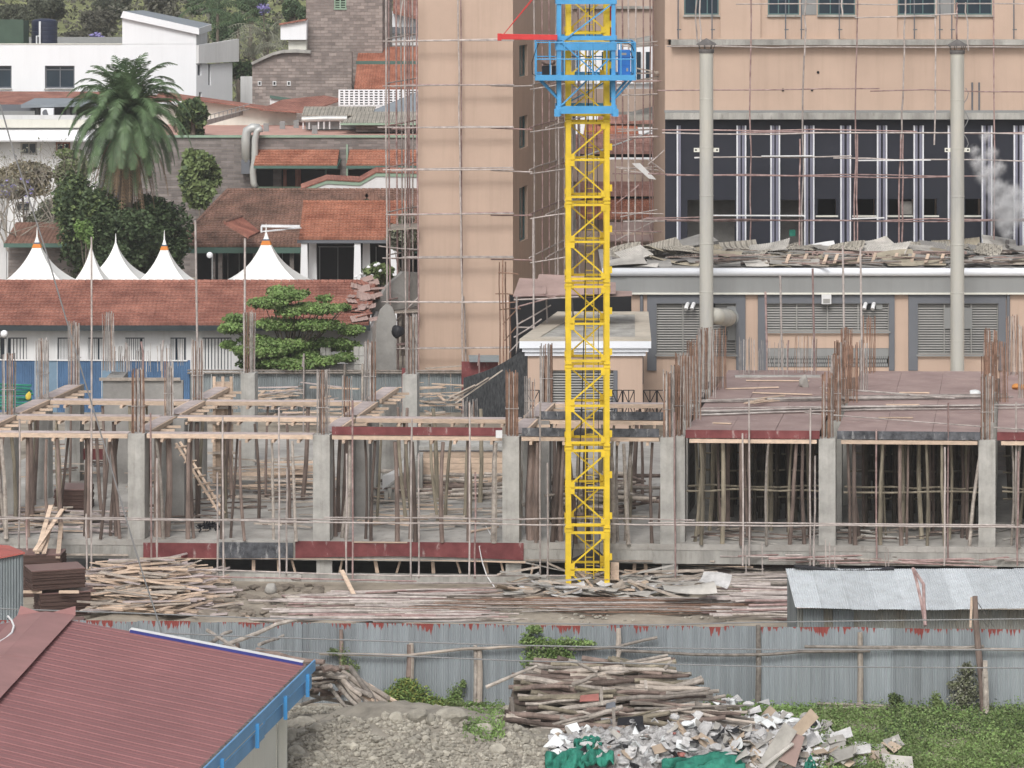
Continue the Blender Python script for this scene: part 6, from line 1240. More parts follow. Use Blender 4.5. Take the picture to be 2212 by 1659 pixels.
Y = 268; mb = MB(); mb.slab([P(606,86,Y),P(662,86,Y),P(662,43,Y),P(606,53,Y)],2); put('upper_wall', mb, mt['white'], t); mb = MB(); mb.slab([P(623,112,Y+.5),P(662,112,Y+.5),P(662,87,Y+.5),P(623,87,Y+.5)],1.5); put('lower_wall', mb, mt['cream'], t); mb = MB(); mb.beam(P(605,52,Y+.8),P(663,42,Y+.8),2.2,.12); put('verge', mb, mt['tile'], t)
# low tiled roofs in front of the shoulder wall
t = root('low_tiled_roof', (PX(600,255),256,z300), 'low reddish tiled roof slopes running right below the stone shoulder wall', 'roof')
Y = 254; gr([P(340,204,Y),P(410,214,Y),P(640,243,Y),P(600,232,Y+6),P(345,197,Y+4)],'tile','roof'); gr([P(560,236,Y-1),P(660,243,Y-1),P(742,214,Y+5),P(700,206,Y+7),P(610,215,Y+4)],'tile','roof')
mb = MB(); mb.slab([P(583,206,Y+6),P(640,214,Y+6),P(640,221,Y+6),P(583,212,Y+6)][::-1],.2,(0,-1,0)); put('green_fascia', mb, mt['greentrim'], t); mb = MB(); mb.slab([P(583,232,Y+6.2),P(640,236,Y+6.2),P(640,221,Y+6.2),P(583,212,Y+6.2)],.2); put('white_wall', mb, mt['white2'], t)
mb = MB(); mb.slab([P(390,272,Y+1),P(640,272,Y+1),P(640,245,Y+1),P(400,215,Y+1)],.3); put('cream_wall', mb, mt['cream'], t)
mb = MB(); mb.slab([P(190,304,Y+2),P(440,304,Y+2),P(440,240,Y+2),P(400,226,Y+2),P(190,226,Y+2)],.3,(0,-1,0)); put('cream_wall', mb, mt['cream'], t)
mb = MB(); 
for i in range(10): mb.tube([P(446+i*9,262-i*2.6,Y-3),P(446+i*9,250-i*2.6,Y-3)],.03,4)
mb.tube([P(440,252,Y-3),P(540,225,Y-3)],.03,4); mb.tube([P(440,262,Y-3),P(540,235,Y-3)],.03,4); put('terrace_railing', mb, mt['greyfas'], None, 'thin railing climbing beside the pinkish terrace', 'railing')
t = root('terrace_wall', P(470,270,SY+12), 'low grey kerb wall at the left side of the pink terrace', 'wall'); mb = MB(); mb.slab([P(430,275,SY+4),P(530,247,SY+20),P(530,238,SY+20),P(430,264,SY+4)],.3,(0,-1,0)); put('kerb', mb, mt['concw'], t)
# =============== white building top left ===============
t = root('white_office', (PX(250,274),280,0), 'long white rendered building with square windows and a raised block with sloping top', 'building')
Y = 272; x0_ = PX(-120,Y); hs = [(PX(a_,Y)-x0_,PX(b_,Y)-x0_,PZ(191,Y),PZ(142,Y)) for a_,b_ in ((-60,25),(97,161))]
mb = MB(); wall(mb,(x0_,Y,0),(1,0,0),PX(424,Y)-x0_,0,PZ(95,Y),hs,.35); put('front_wall', mb, mt['white'], t)
for h in hs:
    window(t,(x0_,Y,0),(1,0,0),h,.28,frame='greyframe',mull=1,transom=.82,sill='concw',fw=.12)
mb = MB(); mb.slab([P(264,95.5,Y),P(424,95.5,Y),P(424,70,Y),P(264,28,Y)],9,(0,-1,0)); put('raised_block', mb, mt['white'], t)
mb = MB()
for (u0,v0,u1,v1) in ((260,33,430,70),): 
    mb.slab([P(u0,v0+5,Y-.35),P(u1,v1+5,Y-.35),P(u1,v1-9,Y-.35),P(u0+6,v0-9,Y-.35)],.34,(0,-1,0))
mb.slab([P(430,75,Y-.35),P(457,66,Y+6),P(457,52,Y+6),P(430,61,Y-.35)],.34,(.2,-.3,0)); put('roof_fascia', mb, mt['white'], t)
mb = MB(); mb.slab([P(266,24,Y-.2),P(430,61,Y-.2),P(457,52,Y+8),P(310,22,Y+8)],.1); put('roof_sheet', mb, mt['slate'], t)
# side wing to the right
dv = Vector((.62,1,0)).normalized(); o_ = Vector((PX(424,Y),Y,0))
def wU(U): k=(U-U0)/F; return (k*Y-o_.x)/(dv.x-k*dv.y)
def wV(V,U): s = wU(U); yy = Y+dv.y*s; return PZ(V,yy)
hs = []
for a_,b_,va,vb in ((427,435,140,163),(450,456,139,184),(471,477,134,179),(481,491,130,177),(430,436,199,215)):
    hs.append((wU(a_),wU(b_),wV(vb,(a_+b_)/2),wV(va,(a_+b_)/2)))
Lw = wU(502); mb = MB(); wall(mb,o_,dv,Lw,0,PZ(139,Y)+.0,[h for h in hs if h[3] < PZ(139,Y)-.02],.3); put('side_wall', mb, mt['white'], t)
for h in hs:
    if h[3] < PZ(139,Y)-.02: window(t,o_,dv,h,.2,frame='greyframe',mull=0,fw=.1)
mb = MB(); e = o_+dv*wU(511); n2 = Vector((dv.y,-dv.x,0))
za, zb_ = PZ(137,Y), PZ(95,Y)
mb.slab([o_+n2*.25+Vector((0,0,za)), e+n2*.25+Vector((0,0,za)), e+n2*.25+Vector((0,0,zb_+.3)), o_+n2*.25+Vector((0,0,zb_-.1))],.24,(n2.x,n2.y,0)); put('parapet', mb, mt['white2'], t)
mb = MB(); mb.slab([P(424,70,Y+.05),P(448,66,Y+4),P(448,140,Y+4),P(424,140,Y+.05)][::-1],.2,(.7,-.7,0)); put('block_side', mb, mt['white2'], t)
mb = MB(); mb.slab([(x0_,Y+.3,PZ(95,Y)-.8),(PX(264,Y),Y+.3,PZ(95,Y)-.8),(PX(264,Y),Y+14,PZ(95,Y)-.8),(x0_,Y+14,PZ(95,Y)-.8)],.2,(0,0,1)); put('flat_roof', mb, mt['concw'], t)
mb = MB(); Yp = Y+14; mb.box(x0_,PX(268,Yp),Yp,Yp+.3,PZ(98,Yp),PZ(80,Yp)); put('rear_parapet', mb, mt['greyfas'], t)
mb = MB(); mb.box(x0_,PX(264,Y),Y-.05,Y+.3,PZ(96,Y),PZ(94,Y)); put('coping', mb, mt['cream'], t)
mb = MB(); mb.box(PX(500,Y),PX(545,Y)+2,Y+9,Y+9.3,0,PZ(165,Y+9)); put('rear_wing', mb, mt['white2'], t)
# tank and green screen on its roof
tz = PZ(95,Y)-.8
t = root('water_tank', (PX(96,Y+5),Y+5,tz), 'black cylindrical water tank with white pipe on the white building roof', 'water tank')
r_ = 28*(Y+5)/F; zt_ = PZ(40,Y+5); hh_ = zt_-tz; pf = [(r_*.98,0)]
for i in range(7): z = hh_*i/7*.9; pf += [(r_,z+.03),(r_,z+hh_*.1),(r_*.975,z+hh_*.115)]
pf += [(r_,hh_*.92),(r_*.8,hh_*.97),(r_*.3,hh_),(.05,hh_)]
mb = MB(); mb.lathe(pf,(PX(96,Y+5),Y+5,tz),28); put('tank', mb, mt['tankblue'], t, smooth=False); mb = MB(); mb.tube([P(86,94,Y+3.6),P(86,46,Y+3.6)],.09,6); mb.tube([P(86,78,Y+3.6),P(79,78,Y+3.6),P(79,94,Y+3.6)],.07,6); put('pipe', mb, mt['white'], t)
mb = MB(); mb.box(PX(-30,Y+1),PX(50,Y+1),Y+1,Y+1.1,tz,PZ(42,Y+1)); mb.box(PX(50,Y+1),PX(51,Y+1),Y+1.11,Y+4,tz,PZ(45,Y+1)); put('green_screen', mb, mt['greenscreen'], None, 'green mesh screen on the white building roof at the left edge', 'screen')
# left lower cluster : red strip roof, canopy with AC, white house
t = root('red_strip_roof', (PX(100,262),263,PZ(228,262)), 'strip of faded red tiled roof in front of the white building', 'roof')
gr([P(-60,228,260),P(270,224,260),P(420,214,262),P(270,198,268),P(-60,197,268)],'tile'); mb = MB(); mb.box(PX(-60,261),PX(300,261),260.5,261,0,PZ(229,260)); put('wall', mb, mt['greyframe'], t)
t = root('flat_canopy_block', (PX(110,250),251,0), 'flat grey canopy on columns with a wall behind, left of the palm', 'building')
mb = MB(); mb.slab([P(45,226,248),P(230,222,248),P(240,212,252),P(75,212,252)],.25,(0,0,1)); put('canopy_slab', mb, mt['slate'], t)
for U in (77,143,157): mb = MB(); mb.box(PX(U,249),PX(U+8,249),249,249.4,0,PZ(225,249)); put('column', mb, mt['greyfas'], t)
mb = MB(); mb.box(PX(-60,250.5),PX(230,250.5),250.5,250.8,0,PZ(226,250.5)); put('rear_wall', mb, mt['greyframe'], t)
mb = MB(); mb.box(PX(-60,248),PX(75,248),248,248.2,0,PZ(240,248)); put('parapet', mb, mt['greyfas'], t)
t = root('air_conditioner', P(102,254,248.6), 'white air conditioner unit with round fan under the grey canopy', 'air conditioner'); Yc = 247.6
mb = MB(); mb.box(PX(88,Yc),PX(116,Yc),Yc,Yc+.4,PZ(254,Yc),PZ(234,Yc)); put('casing', mb, mt['white'], t, bevel=.02); mb = MB(); mb.tube([P(99,244,Yc-.02),P(99,244,Yc-.004)],.26,16); put('fan_grille', mb, mt['greyframe'], t)
t = root('white_house', (PX(90,235),238,0), 'white two storey house with pale flat eaves and casement windows, left of the palm', 'building')
Y = 236; x0_ = PX(-80,Y); hs = [(PX(44,Y)-x0_,PX(80,Y)-x0_,PZ(334,Y),PZ(307,Y)),(PX(120,Y)-x0_,PX(152,Y)-x0_,PZ(330,Y),PZ(307,Y)),(PX(34,Y)-x0_,PX(66,Y)-x0_,PZ(458,Y),PZ(437,Y))]
mb = MB(); wall(mb,(x0_,Y,0),(1,0,0),PX(215,Y)-x0_,0,PZ(275,Y),hs,.2); put('wall', mb, mt['white2'], t)
for i,h in enumerate(hs): window(t,(x0_,Y,0),(1,0,0),h,.12,frame='tile' if i==1 else 'concw',mull=1,fw=.12)
mb = MB(); mb.box(x0_,PX(215,Y),Y-.5,Y+.1,PZ(275,Y),PZ(258,Y)); put('parapet', mb, mt['cream'], t)
mb = MB(); mb.slab([P(-80,303,Y-1.6),P(205,303,Y-1.6),P(215,276,Y-.01),P(-80,276,Y-.01)],.12); put('sloping_eave', mb, mt['white'], t)
mb = MB(); mb.box(x0_,PX(215,Y),Y+9,Y+9.2,0,PZ(262,Y)); mb.box(PX(214,Y),PX(215,Y),Y+.2,Y+9,0,PZ(262,Y)); put('rear_wall', mb, mt['white2'], t)
t = root('small_brown_roof_house', (PX(90,205),207,0), 'small house with brown tiled roof behind the two left tents', 'building')
roofq('roof',[P(10,525,203),P(195,525,203),P(185,480,208),P(35,480,208)],'tilebrown',t); mb = MB(); mb.box(PX(15,204),PX(190,204),204.5,204.8,0,PZ(527,204)); put('wall', mb, mt['stonedark'], t); mb = MB(); mb.beam(P(8,530,203),P(195,530,203),.1,.25); put('fascia', mb, mt['greentrim'], t)
mb = MB(); mb.box(PX(-40,208),PX(14,208),208,208.3,0,PZ(430,208)); put('side_wall', mb, mt['white2'], None, 'white wall at the left frame edge behind the first tent', 'wall')
# tiled roofs seen through the gallery
t = root('tiled_house', (PX(1330,212),216,0), 'tiled house roofs seen under the link gallery behind the crane mast', 'house')
for (Ua,Ub,Va,Vb,Y,m) in ((1235,1445,329,290,214,'tilepink'),(1290,1445,264,240,222,'tilepink'),(1260,1380,292,268,219,'tilebright'),(1235,1445,420,392,209,'tilepink'),(1238,1445,470,424,206,'tilebright')):
    roofq('roof',[P(Ua,Va,Y),P(Ub,Va,Y),P(Ub-4,Vb,Y+4),P(Ua+4,Vb,Y+4)],m,t)
    mb = MB(); mb.box(PX(Ua,Y)+.3,PX(Ub,Y),Y+.5,Y+.7,PZ(Va+ (12 if m!='tilebright' else 3),Y),PZ(Va,Y)); put('wall', mb, mt['cream' if Va<300 else 'dark'], t)
mb = MB(); mb.box(PX(1225,230),PX(1450,230),230,230.3,0,PZ(180,230)); mb.box(PX(1225,230),PX(1450,230),229.6,229.9,PZ(180,230),PZ(95,230)); put('rear_wall', mb, mt['white'], t)
for U in (1300,1345,1375,1395,1415): mb = MB(); mb.box(PX(U,229.5),PX(U+9,229.5),229.4,229.59,PZ(175,229.5),PZ(112,229.5)); put('window', mb, mt['glass'], t)
mb = MB(); mb.slab([P(1300,520,200),P(1440,520,200),P(1440,480,203),P(1310,480,203)],.1); put('low_roof', mb, mt['canopy'], None, 'flat rust coloured roof low behind the scaffold right of the mast', 'roof')
mb = MB(); Yk2 = 206; mb.box(PX(1215,Yk2),PX(1440,Yk2),Yk2+3,Yk2+3.2,0,PZ(475,Yk2)); put('yard_wall', mb, mt['peach_band'], None, 'shaded peach wall low behind the crane mast', 'wall')
# =============== red roofed building, lower left ===============
Rr = P(95,1330,93.0); Cc = P(662,1437,92.4)
rd_, ed_ = Vector((-.05,-1,0)), Vector((-.16,-1,0)); LL = 26
t = root('red_roof_building', (-9,85,0), 'building with large ribbed red metal roof, blue fascia boards and ridge cap, lower left', 'building')
# ribbed sheet: ribs run from ridge to eave
mb = MB(); per = .62; n = int(LL/per); prof = [0,.0,.02,.02,.0,.0,.010,.0]; pos = [0,.42,.45,.49,.52,.86,.88,.91]
rows = []
for i in range(n):
    for q_, h_ in zip(pos,prof): rows.append(((i+q_)*per,h_))
vs = []
for s,h_ in rows:
    a_ = Rr+rd_*s; b_ = Cc+ed_*s
    for k in range(5): p = a_.lerp(b_,k/4); vs.append((p.x,p.y,p.z+h_+(.01*math.sin(s*.7+k) if 0<k<4 else 0)))
fs = [(i*5+k,i*5+k+1,(i+1)*5+k+1,(i+1)*5+k) for i in range(len(rows)-1) for k in range(4)]
mb.add(vs,[f[::-1] for f in fs]); put('roof_sheeting', mb, mt['redroof'], t)
Lf = Vector((-7.2,.3,-1.4)); mb = MB(); mb.slab([Rr+Lf,Rr+Lf+rd_*LL,Rr+rd_*LL,Rr+Vector((0,0,0))],.03); put('far_slope', mb, mt['redroof'], t)
# ridge cap
mb = MB(); z_ = Vector((0,0,.06)); w1 = Vector((.85,.0,-.10)); w2 = Vector((-.8,0,-.10))
for i in range(9):
    s0, s1 = -.25+i*2.9, -.25+(i+1)*2.9-.01; u_ = Vector((0,0,.004*(i%2)))
    a_ = Rr+rd_*s0+z_+u_; b_ = Rr+rd_*s1+z_+u_
    for w_ in (w1,w2): mb.slab([a_,b_,b_+w_,a_+w_] if w_ is w2 else [a_+w_,b_+w_,b_,a_],.012)
put('ridge_cap', mb, mt['redcap'], t)
mb = MB(); a_ = Rr-rd_*.25+z_; 
for w_,s in ((w1,1),(w2,-1)): mb.add([a_+w_*.2,a_+w_*1.0,a_+w_*.95+Vector((0,.30,.20)),a_+w_*.55+Vector((0,.22,.04))],[(0,1,2,3)]); 
o = put('curled_cap_end', mb, mt['redcap'], t); so = o.modifiers.new('t','SOLIDIFY'); so.thickness = .012
# white verge board + far verge trim
va, vb = Rr.lerp(Cc,.33)+Vector((0,.05,.07)), Cc+Vector((-.1,.05,.07))
mb = MB(); mb.beam(va,vb,.30,.04); put('verge_flashing', mb, mt['white2'], t); mb = MB(); mb.beam(va+Vector((0,-.16,-.03)),vb+Vector((0,-.16,-.03)),.02,.10); put('verge_underside', mb, mt['bluefascia2'], t)
mb = MB(); mb.beam(Rr+Vector((0,.1,-.12)),Cc+Vector((0,.1,-.12)),.05,.22); put('verge_board', mb, mt['redcap'], t)
# blue fascia boards
def fas(off_z, h, th, s0, s1, nm, m, out=0.1):
    mb = MB(); nn = Vector((1,-.16,0)).normalized(); a_ = Cc+ed_*s0+nn*out+Vector((0,0,off_z)); b_ = Cc+ed_*s1+nn*out+Vector((0,0,off_z)); mb.beam(a_,b_,th,h); return put(nm, mb, mt[m], t)
fas(-.04,.30,.05,-.25,LL,'fascia_board','bluefascia',.18)
fas(-.48,.36,.05,-.12,5.5,'fascia_board','bluefascia',.10); fas(-.53,.36,.05,5.52,LL,'fascia_board','bluefascia',.10)
for s in (.9,3.6,6.8,10.5): mb = MB(); nn = Vector((1,-.16,0)).normalized(); p = Cc+ed_*s+nn*.24+Vector((0,0,-.36)); mb.obox(p,.10,.14,.62); put('fascia_bracket', mb, mt['bluepost'], t)
mb = MB()
for i in range(120): s = i*.21; p = Cc+ed_*s+Vector((.03,0,.02)); mb.obox(p,.10,.05,.05,(rnd(-.4,.4),rnd(-.4,.4),rnd(-.5,.5)))
put('sheet_end_shade', mb, mt['soot'], t)  # small dark blocks drawn in place of shade under the sheet ends
mb = MB(); nn = Vector((1,-.16,0)).normalized(); a_ = Cc+ed_*1.2-nn*.55; mb.slab([a_+ed_*24+Vector((0,0,-6)),a_+Vector((0,0,-6)),a_+Vector((0,0,-.5)),a_+ed_*24+Vector((0,0,-.5))][::-1],.25,(nn.x,nn.y,0)); put('side_wall', mb, mt['cream'], t)
mb = MB(); p = Cc+ed_*1.0-nn*.45; mb.box(p.x-.12,p.x+.12,p.y-.12,p.y+.12,-1,p.z-.45); put('corner_post', mb, mt['cream'], t)
mb = MB(); b0 = Rr+Vector((0,-1.2,-.3)); b1 = a_+Vector((0,0,0)); mb.slab([(b0.x-6,b0.y,-1),(b1.x,b1.y,-1),(b1.x,b1.y,2.7),(b0.x,b0.y,3.9),(b0.x-6,b0.y,2.9)][::-1],.2,(0,1,0)); put('end_wall', mb, mt['cream'], t)
mb = MB(); mb.tube([P(17,1331,92),P(25,1340,91.5),P(30,1352,91),P(26,1366,90.5),P(14,1378,90),P(0,1386,89.5),P(-20,1392,89)],.03,6); put('loose_rope', mb, mt['white2'], None, 'pale rope curling over the left end of the red roof', 'rope')
t = root('red_shed', P(20,1300,104), 'small corrugated shed with red roof behind the plywood stacks at the left edge', 'shed')
mb = MB(); Y = 103.5; mb.slab([P(-60,1215,Y),P(54,1193,Y+.5),P(20,1178,Y+3),P(-60,1172,Y+3)],.05); put('roof', mb, mt['redboard2'], t)
mb = MB(); mb.slab([P(-60,1345,Y+.1),P(50,1340,Y+.6),P(50,1195,Y+.6),P(-60,1217,Y+.1)],.05); put('wall', mb, mt['ironcorr'], t)
# =============== corrugated fence ===============
FH0, FH1 = -.15, 2.5
def fY(x): return 101.6 - .045*x
t = root('site_fence', (0,101.6,0), 'long corrugated iron fence with red paint dripping from its top edge', 'fence')
x = -16.0; k = 0
while x < 19:
    w_ = rnd(.80,.95); y_ = fY(x)+(.012 if k%2 else 0)+rnd(-.01,.02); top = FH1+rnd(-.02,.03); mb = MB(); per = .076; nn = int(w_/per*4); vs = []; lean = rnd(-.02,.02)
    for i in range(nn+1):
        xx = x+(w_+.03)*i/nn; dy = .012*math.sin(2*math.pi*(xx-x)/per)*1.0
        for (z,l) in ((FH0,0),((FH0+top)/2,lean),(top,lean*1.5)): vs.append((xx,fY(xx)-fY(x)+y_+dy+l,z))
    mb.add(vs,[(i*3+j,(i+1)*3+j,(i+1)*3+j+1,i*3+j+1) for i in range(nn) for j in range(2)]); put('iron_sheet', mb, mt['fenceiron'], t); x += w_; k += 1
for U,Va,Vb,r_,m in ((737,1360,1500,.07,'pole'),(885,1392,1462,.10,'pole'),(513-553+553,1390,1450,.08,'pole'),(1027,1394,1540,.065,'polepale'),(1036,1400,1520,.09,'timbergrey'),(888,1390,1470,.09,'timbergrey'),(1336,1358,1404,.08,'timbergrey'),(1638,1350,1530,.085,'polepale'),(1858,1366,1556,.09,'timbergrey')):
    Y = fY(PX(U,101))-.13; mb = MB(); mb.tube([P(U-1,Vb,Y),P(U+1,(Va+Vb)/2,Y),P(U,Va,Y)],[r_*1.1,r_,r_*.9],7); put('fence_post', mb, mt[m], t)
Y = 101.1-.2; mb = MB(); mb.tube([P(1338,1404,Y-.1),P(1333,1430,Y-.15)],[.08,.05],7); put('fence_post', mb, mt['timbergrey'], t)
for pts,m in (([(690,1412),(780,1414),(880,1416),(940,1409),(1000,1402),(1060,1400),(1110,1396),(1180,1398)],'timbergrey'),([(1150,1400),(1260,1402),(1330,1398),(1390,1383),(1420,1377)],'polepale'),([(1330,1405),(1420,1409),(1500,1414),(1580,1415),(1659,1414),(1730,1408),(1880,1406)],'polepale'),([(1738,1397),(1860,1398),(1990,1398),(2080,1399),(2125,1396)],'polepale'),([(1850,1399),(1990,1401),(2100,1402),(2240,1404)],'polepale'),([(1680,1537),(1760,1532),(1850,1527),(1930,1532)],'polepale'),([(1765,1520),(1860,1523),(1960,1527),(2060,1534),(2120,1536)],'polepale')):
    mb = MB(); mb.tube([P(u,v,fY(PX(u,101))-.22) for u,v in pts],.05,6); put('fence_rail', mb, mt[m], t)
t2 = root('leaning_fence_post', P(2125,1550,100.3), 'tall dark post with a pale splice leaning at the right part of the fence', 'post')
mb = MB(); Y = 100.3; mb.tube([P(2125,1545,Y),P(2122,1480,Y),P(2114,1410,Y),P(2108,1340,Y),P(2106,1288,Y)],[.11,.11,.10,.09,.08],8); put('post', mb, mt['pole'], t2); mb = MB(); mb.tube([P(2131,1540,Y-.15),P(2128,1450,Y-.15)],.09,7); mb.obox(P(2128,1425+20,Y-.2),.13,.1,.5); put('splice', mb, mt['polepale'], t2)
mb = MB(); mb.tube([P(2110,1298,Y),P(2146,1354,Y+.3)],.012,4); mb.tube([P(2110,1325,Y),P(2134,1354,Y+.3)],.012,4); put('tie_wire', mb, mt['soot'], t2)
t2 = root('forked_red_pole', P(1995,1350,102), 'reddish pole pair crossing in a fork before the shed roof', 'pole'); mb = MB(); mb.tube([P(1972,1228,104.5),P(1980,1255,104),P(1990,1300,103.2),P(1999,1350,102.6)],.05,6); put('pole', mb, mt['scafred'], t2); mb = MB(); mb.tube([P(1972,1228,104.5),P(1995,1262,103.6),P(1996,1300,103),P(1999,1352,102.5)],.055,6); put('pole', mb, mt['scafred'], t2)
mb = MB(); mb.beam(P(2099,1290,102.4),P(2096,1355,102.4),.07,.05); put('yellow_stake', mb, mt['timber'], None, 'yellowish stake rising beside the dark leaning post', 'stake')
# =============== shed with bright iron roof ===============
t = root('iron_shed', (PX(1980,107),108,0), 'low shed with bright corrugated iron roof in the yard at the right', 'shed')
y0_, y1_ = 105.5, 109.5; x = PX(1718,y0_); i = 0
while x < PX(2290,y0_):
    w_ = rnd(.78,.9); per = .076; nn = int(w_/per*4); vs = []
    for k in range(nn+1):
        xx = x+(w_+.02)*k/nn; ze = PZ(1312+5*math.sin((xx-PX(1718,y0_))/7.6*3.1),y0_); zt_ = PZ(1228,y1_); dz = .012*math.sin(2*math.pi*(xx-x)/per)+.008*(i%2)
        for j in range(3): q = j/2; vs.append((xx+.02*q,y0_+(y1_-y0_)*q-.05*(i%3),ze+(zt_-ze)*q+dz))
    mb = MB(); mb.add(vs,[(a_*3+j,(a_+1)*3+j,(a_+1)*3+j+1,a_*3+j+1) for a_ in range(nn) for j in range(2)]); o = put('roof_sheet', mb, mt['ironlt'], t); x += w_; i += 1
mb = MB(); mb.slab([P(1722,1395,y0_+.5),P(2290,1395,y0_+.5),P(2290,1318,y0_+.5),P(1722,1314,y0_+.5)],.03); put('front_wall', mb, mt['irontancorr'], t)
mb = MB(); mb.slab([(PX(1722,y0_+.5),y0_+.52,0),(PX(1722,y0_+.5),y1_,0),(PX(1722,y0_+.5),y1_,2.6),(PX(1722,y0_+.5),y0_+.52,2.1)],.03); put('side_wall', mb, mt['ironcorr'], t)
for U in (1735,1800): mb = MB(); mb.box(PX(U,y0_+.45),PX(U+44,y0_+.45),y0_+.44,y0_+.46,0,PZ(1316,y0_+.45)); put('wall_patch', mb, mt['ironcorr'], t)
mb = MB(); mb.grid(lambda a_,b_: P(1716+a_*215,1224+8*math.sin(a_*2.6)-b_*5+rnd(-1,1),y1_-.25+b_*.5),28,2); o = put('tar_sheet', mb, mt['black'], None, 'black tarred sheet lying along the upper edge of the shed roof', 'tar sheet'); o.modifiers.new('t','SOLIDIFY').thickness = .04
strew(46,(1660,2230),(1205,1224),.9,(1.2,4.5),(.025,.04),['scaf','scaf','scafred','polepale'],'stacked_tube','tube behind the top edge of the iron shed','tube','tubes behind the iron shed',rd=True,zr=.25,ang=7)
for U in (1612,1647,1757,1785,1792,1803,1914,1920): 
    mb = MB(); Y = 117.5; mb.tube([P(U,1240,Y),P(U+rnd(-2,2),rnd(1165,1195),Y)],.022,5); put('stake', mb, mt['scaf'], None, 'thin steel stake standing in the yard behind the tube stack', 'stake', 'thin stakes behind the iron shed')
# =============== yard stacks ===============
a0 = P(128,1330,106.5)
plystack('plywood_stack',(PX(118,115.6),115.7,.98),1.9,1.25,20,R(20),'upper dark glossy plywood pack on battens in the yard at the left')
plystack('plywood_stack',(PX(132,115.6),115.9,.0),1.8,1.3,24,R(18),'lower dark plywood pack under the glossy one in the yard')
plystack('plywood_stack',(PX(78,119),119.3,.0),1.9,1.2,44,R(-3),'dark plywood pack behind the two big packs')
plystack('plywood_stack',(PX(160,117.5),117.4,.0),1.5,1.2,16,R(12),'low dark plywood pack behind the lower right of the big packs')
plystack('plywood_stack',(PX(120,112.5),112.6,.0),1.9,1.0,12,R(3),'low reddish plywood pack right behind the fence at the left')
for U,V,lab in ((142,1246+5,'pale batten end between the two big plywood packs, right'),(62,1250,'pale batten end between the two big plywood packs, left')):
    Y = 114.9; mb = MB(); p = P(U,V,Y); mb.obox((p.x+.1,Y+.1,.91),.7,.1,.09); put('spacer_batten', mb, mt['timber'], None, lab, 'batten')
def heap(n, U_, V_, hfun, L_, W_, mats, name, label, cat, grp, ang=12, rd=False, tilt=.05, th=.035, bend=.05, basean=0):
    """pieces stacked on a heap : height grows with hfun(u,v) in 0..1 -> metres"""
    for i in range(n):
        a_, b_ = random.random(), random.random(); U = U_[0]+(U_[1]-U_[0])*a_; V = V_[0]+(V_[1]-V_[0])*b_; p = G(U,V,0); h_ = hfun(a_,b_); p.z = max(.03, h_*(rnd(.0,1)**.5))
        l = rnd(*L_); an = R(basean+random.gauss(0,ang)); tl = random.gauss(0,tilt); dv_ = Vector((math.cos(an)*math.cos(tl), math.sin(an)*math.cos(tl), math.sin(tl)))*l/2; mb = MB()
        if rd:
            r = rnd(*W_); mb.tube([p-dv_, p-dv_*.3+Vector((0,0,rnd(-bend,bend))), p+dv_*.4+Vector((0,0,rnd(-bend,bend))), p+dv_], [r*1.15,r*1.05,r*.95,r*.8], 7)
        else: mb.beam(p-dv_, p+dv_, rnd(*W_), th*rnd(.7,1.8))
        mm = random.choice(mats); put(name, mb, mt[mm], None, zl(label,mm,a_,b_), cat, grp)
heap(290,(205,460),(1255,1334),lambda a_,b_:1.3*math.sin(math.pi*min(1,a_*.8+.15))*(.35+.65*math.sin(math.pi*min(b_*.9+.1,1))),(.8,2.8),(.08,.24),['timber','timber','timber','soffit','timbergrey'],'stacked_plank','plank in the big heap behind the fence','plank','big pale plank heap in the yard',ang=20,tilt=.10,basean=8)
for (Ua,Va,Ub,Vb,lab) in ((200,1252,390,1212,'long pale batten sticking out above the plank heap'),(440,1272,560,1350,'thin pole leaning down from the plank heap to the fence'),(75,1190,135,1100,'pale plank leaning on the slab edge beside the plywood'),(80,1195,110,1092,'pale plank leaning steeply on the slab edge'),(85,1190,118,1120,'broad pale plank leaning on the slab edge'),(125,1205,132,1130,'upright pale plank leaning on the slab edge'),(95,1195,108,1135,'fourth plank leaning on the slab edge'),(738,1232,768,1292,'pale plank leaning against the low wall in the middle'),(1125,1262,1060,1290,'pale plank lying before the low wall')):
    mb = MB(); Ya, Yb = YG(Va) if Va>1250 else 119.5, YG(Vb) if Vb>1250 else 120.4
    if Ua in (75,80,85,125,95): Ya, Yb = 118.6, 121.6
    mb.beam(P(Ua,Va,Ya),P(Ub,Vb,Yb),.16,.05); put('leaning_plank', mb, mt['timber'], None, lab, 'plank')
heap(100,(700,1010),(1292,1346),lambda a_,b_:.18,(3,6.5),(.03,.045),['scaf','scaf','scafred','polepale'],'stacked_tube','tube in the long low stack behind the fence','tube','long low tube stack in the yard',ang=3,rd=True,tilt=.008,bend=.02)
heap(14,(820,1080),(1276,1290),lambda a_,b_:.12,(3,6.5),(.024,.034),['scaf','scafred'],'stacked_tube','tube crossing the rear of the long stack','tube','crossing tubes behind the long stack',ang=6,rd=True,tilt=.03,basean=6)
heap(90,(1130,1660),(1304,1330),lambda a_,b_:.28,(5,9),(.010,.016),['rust','rust','rebar'],'rusty_bar','bar in the bundle lying along the fence','reinforcing bar','rusty bar bundle along the fence',ang=2.2,rd=True,tilt=.006,bend=.03)
heap(110,(1600,1735),(1232,1345),lambda a_,b_:.45,(2.0,4.0),(.03,.05),['scaf','scaf','scafred','polepale'],'stacked_tube','tube in the stack left of the iron shed','tube','dense tube stack left of the iron shed',ang=4,rd=True,tilt=.01,bend=.02)
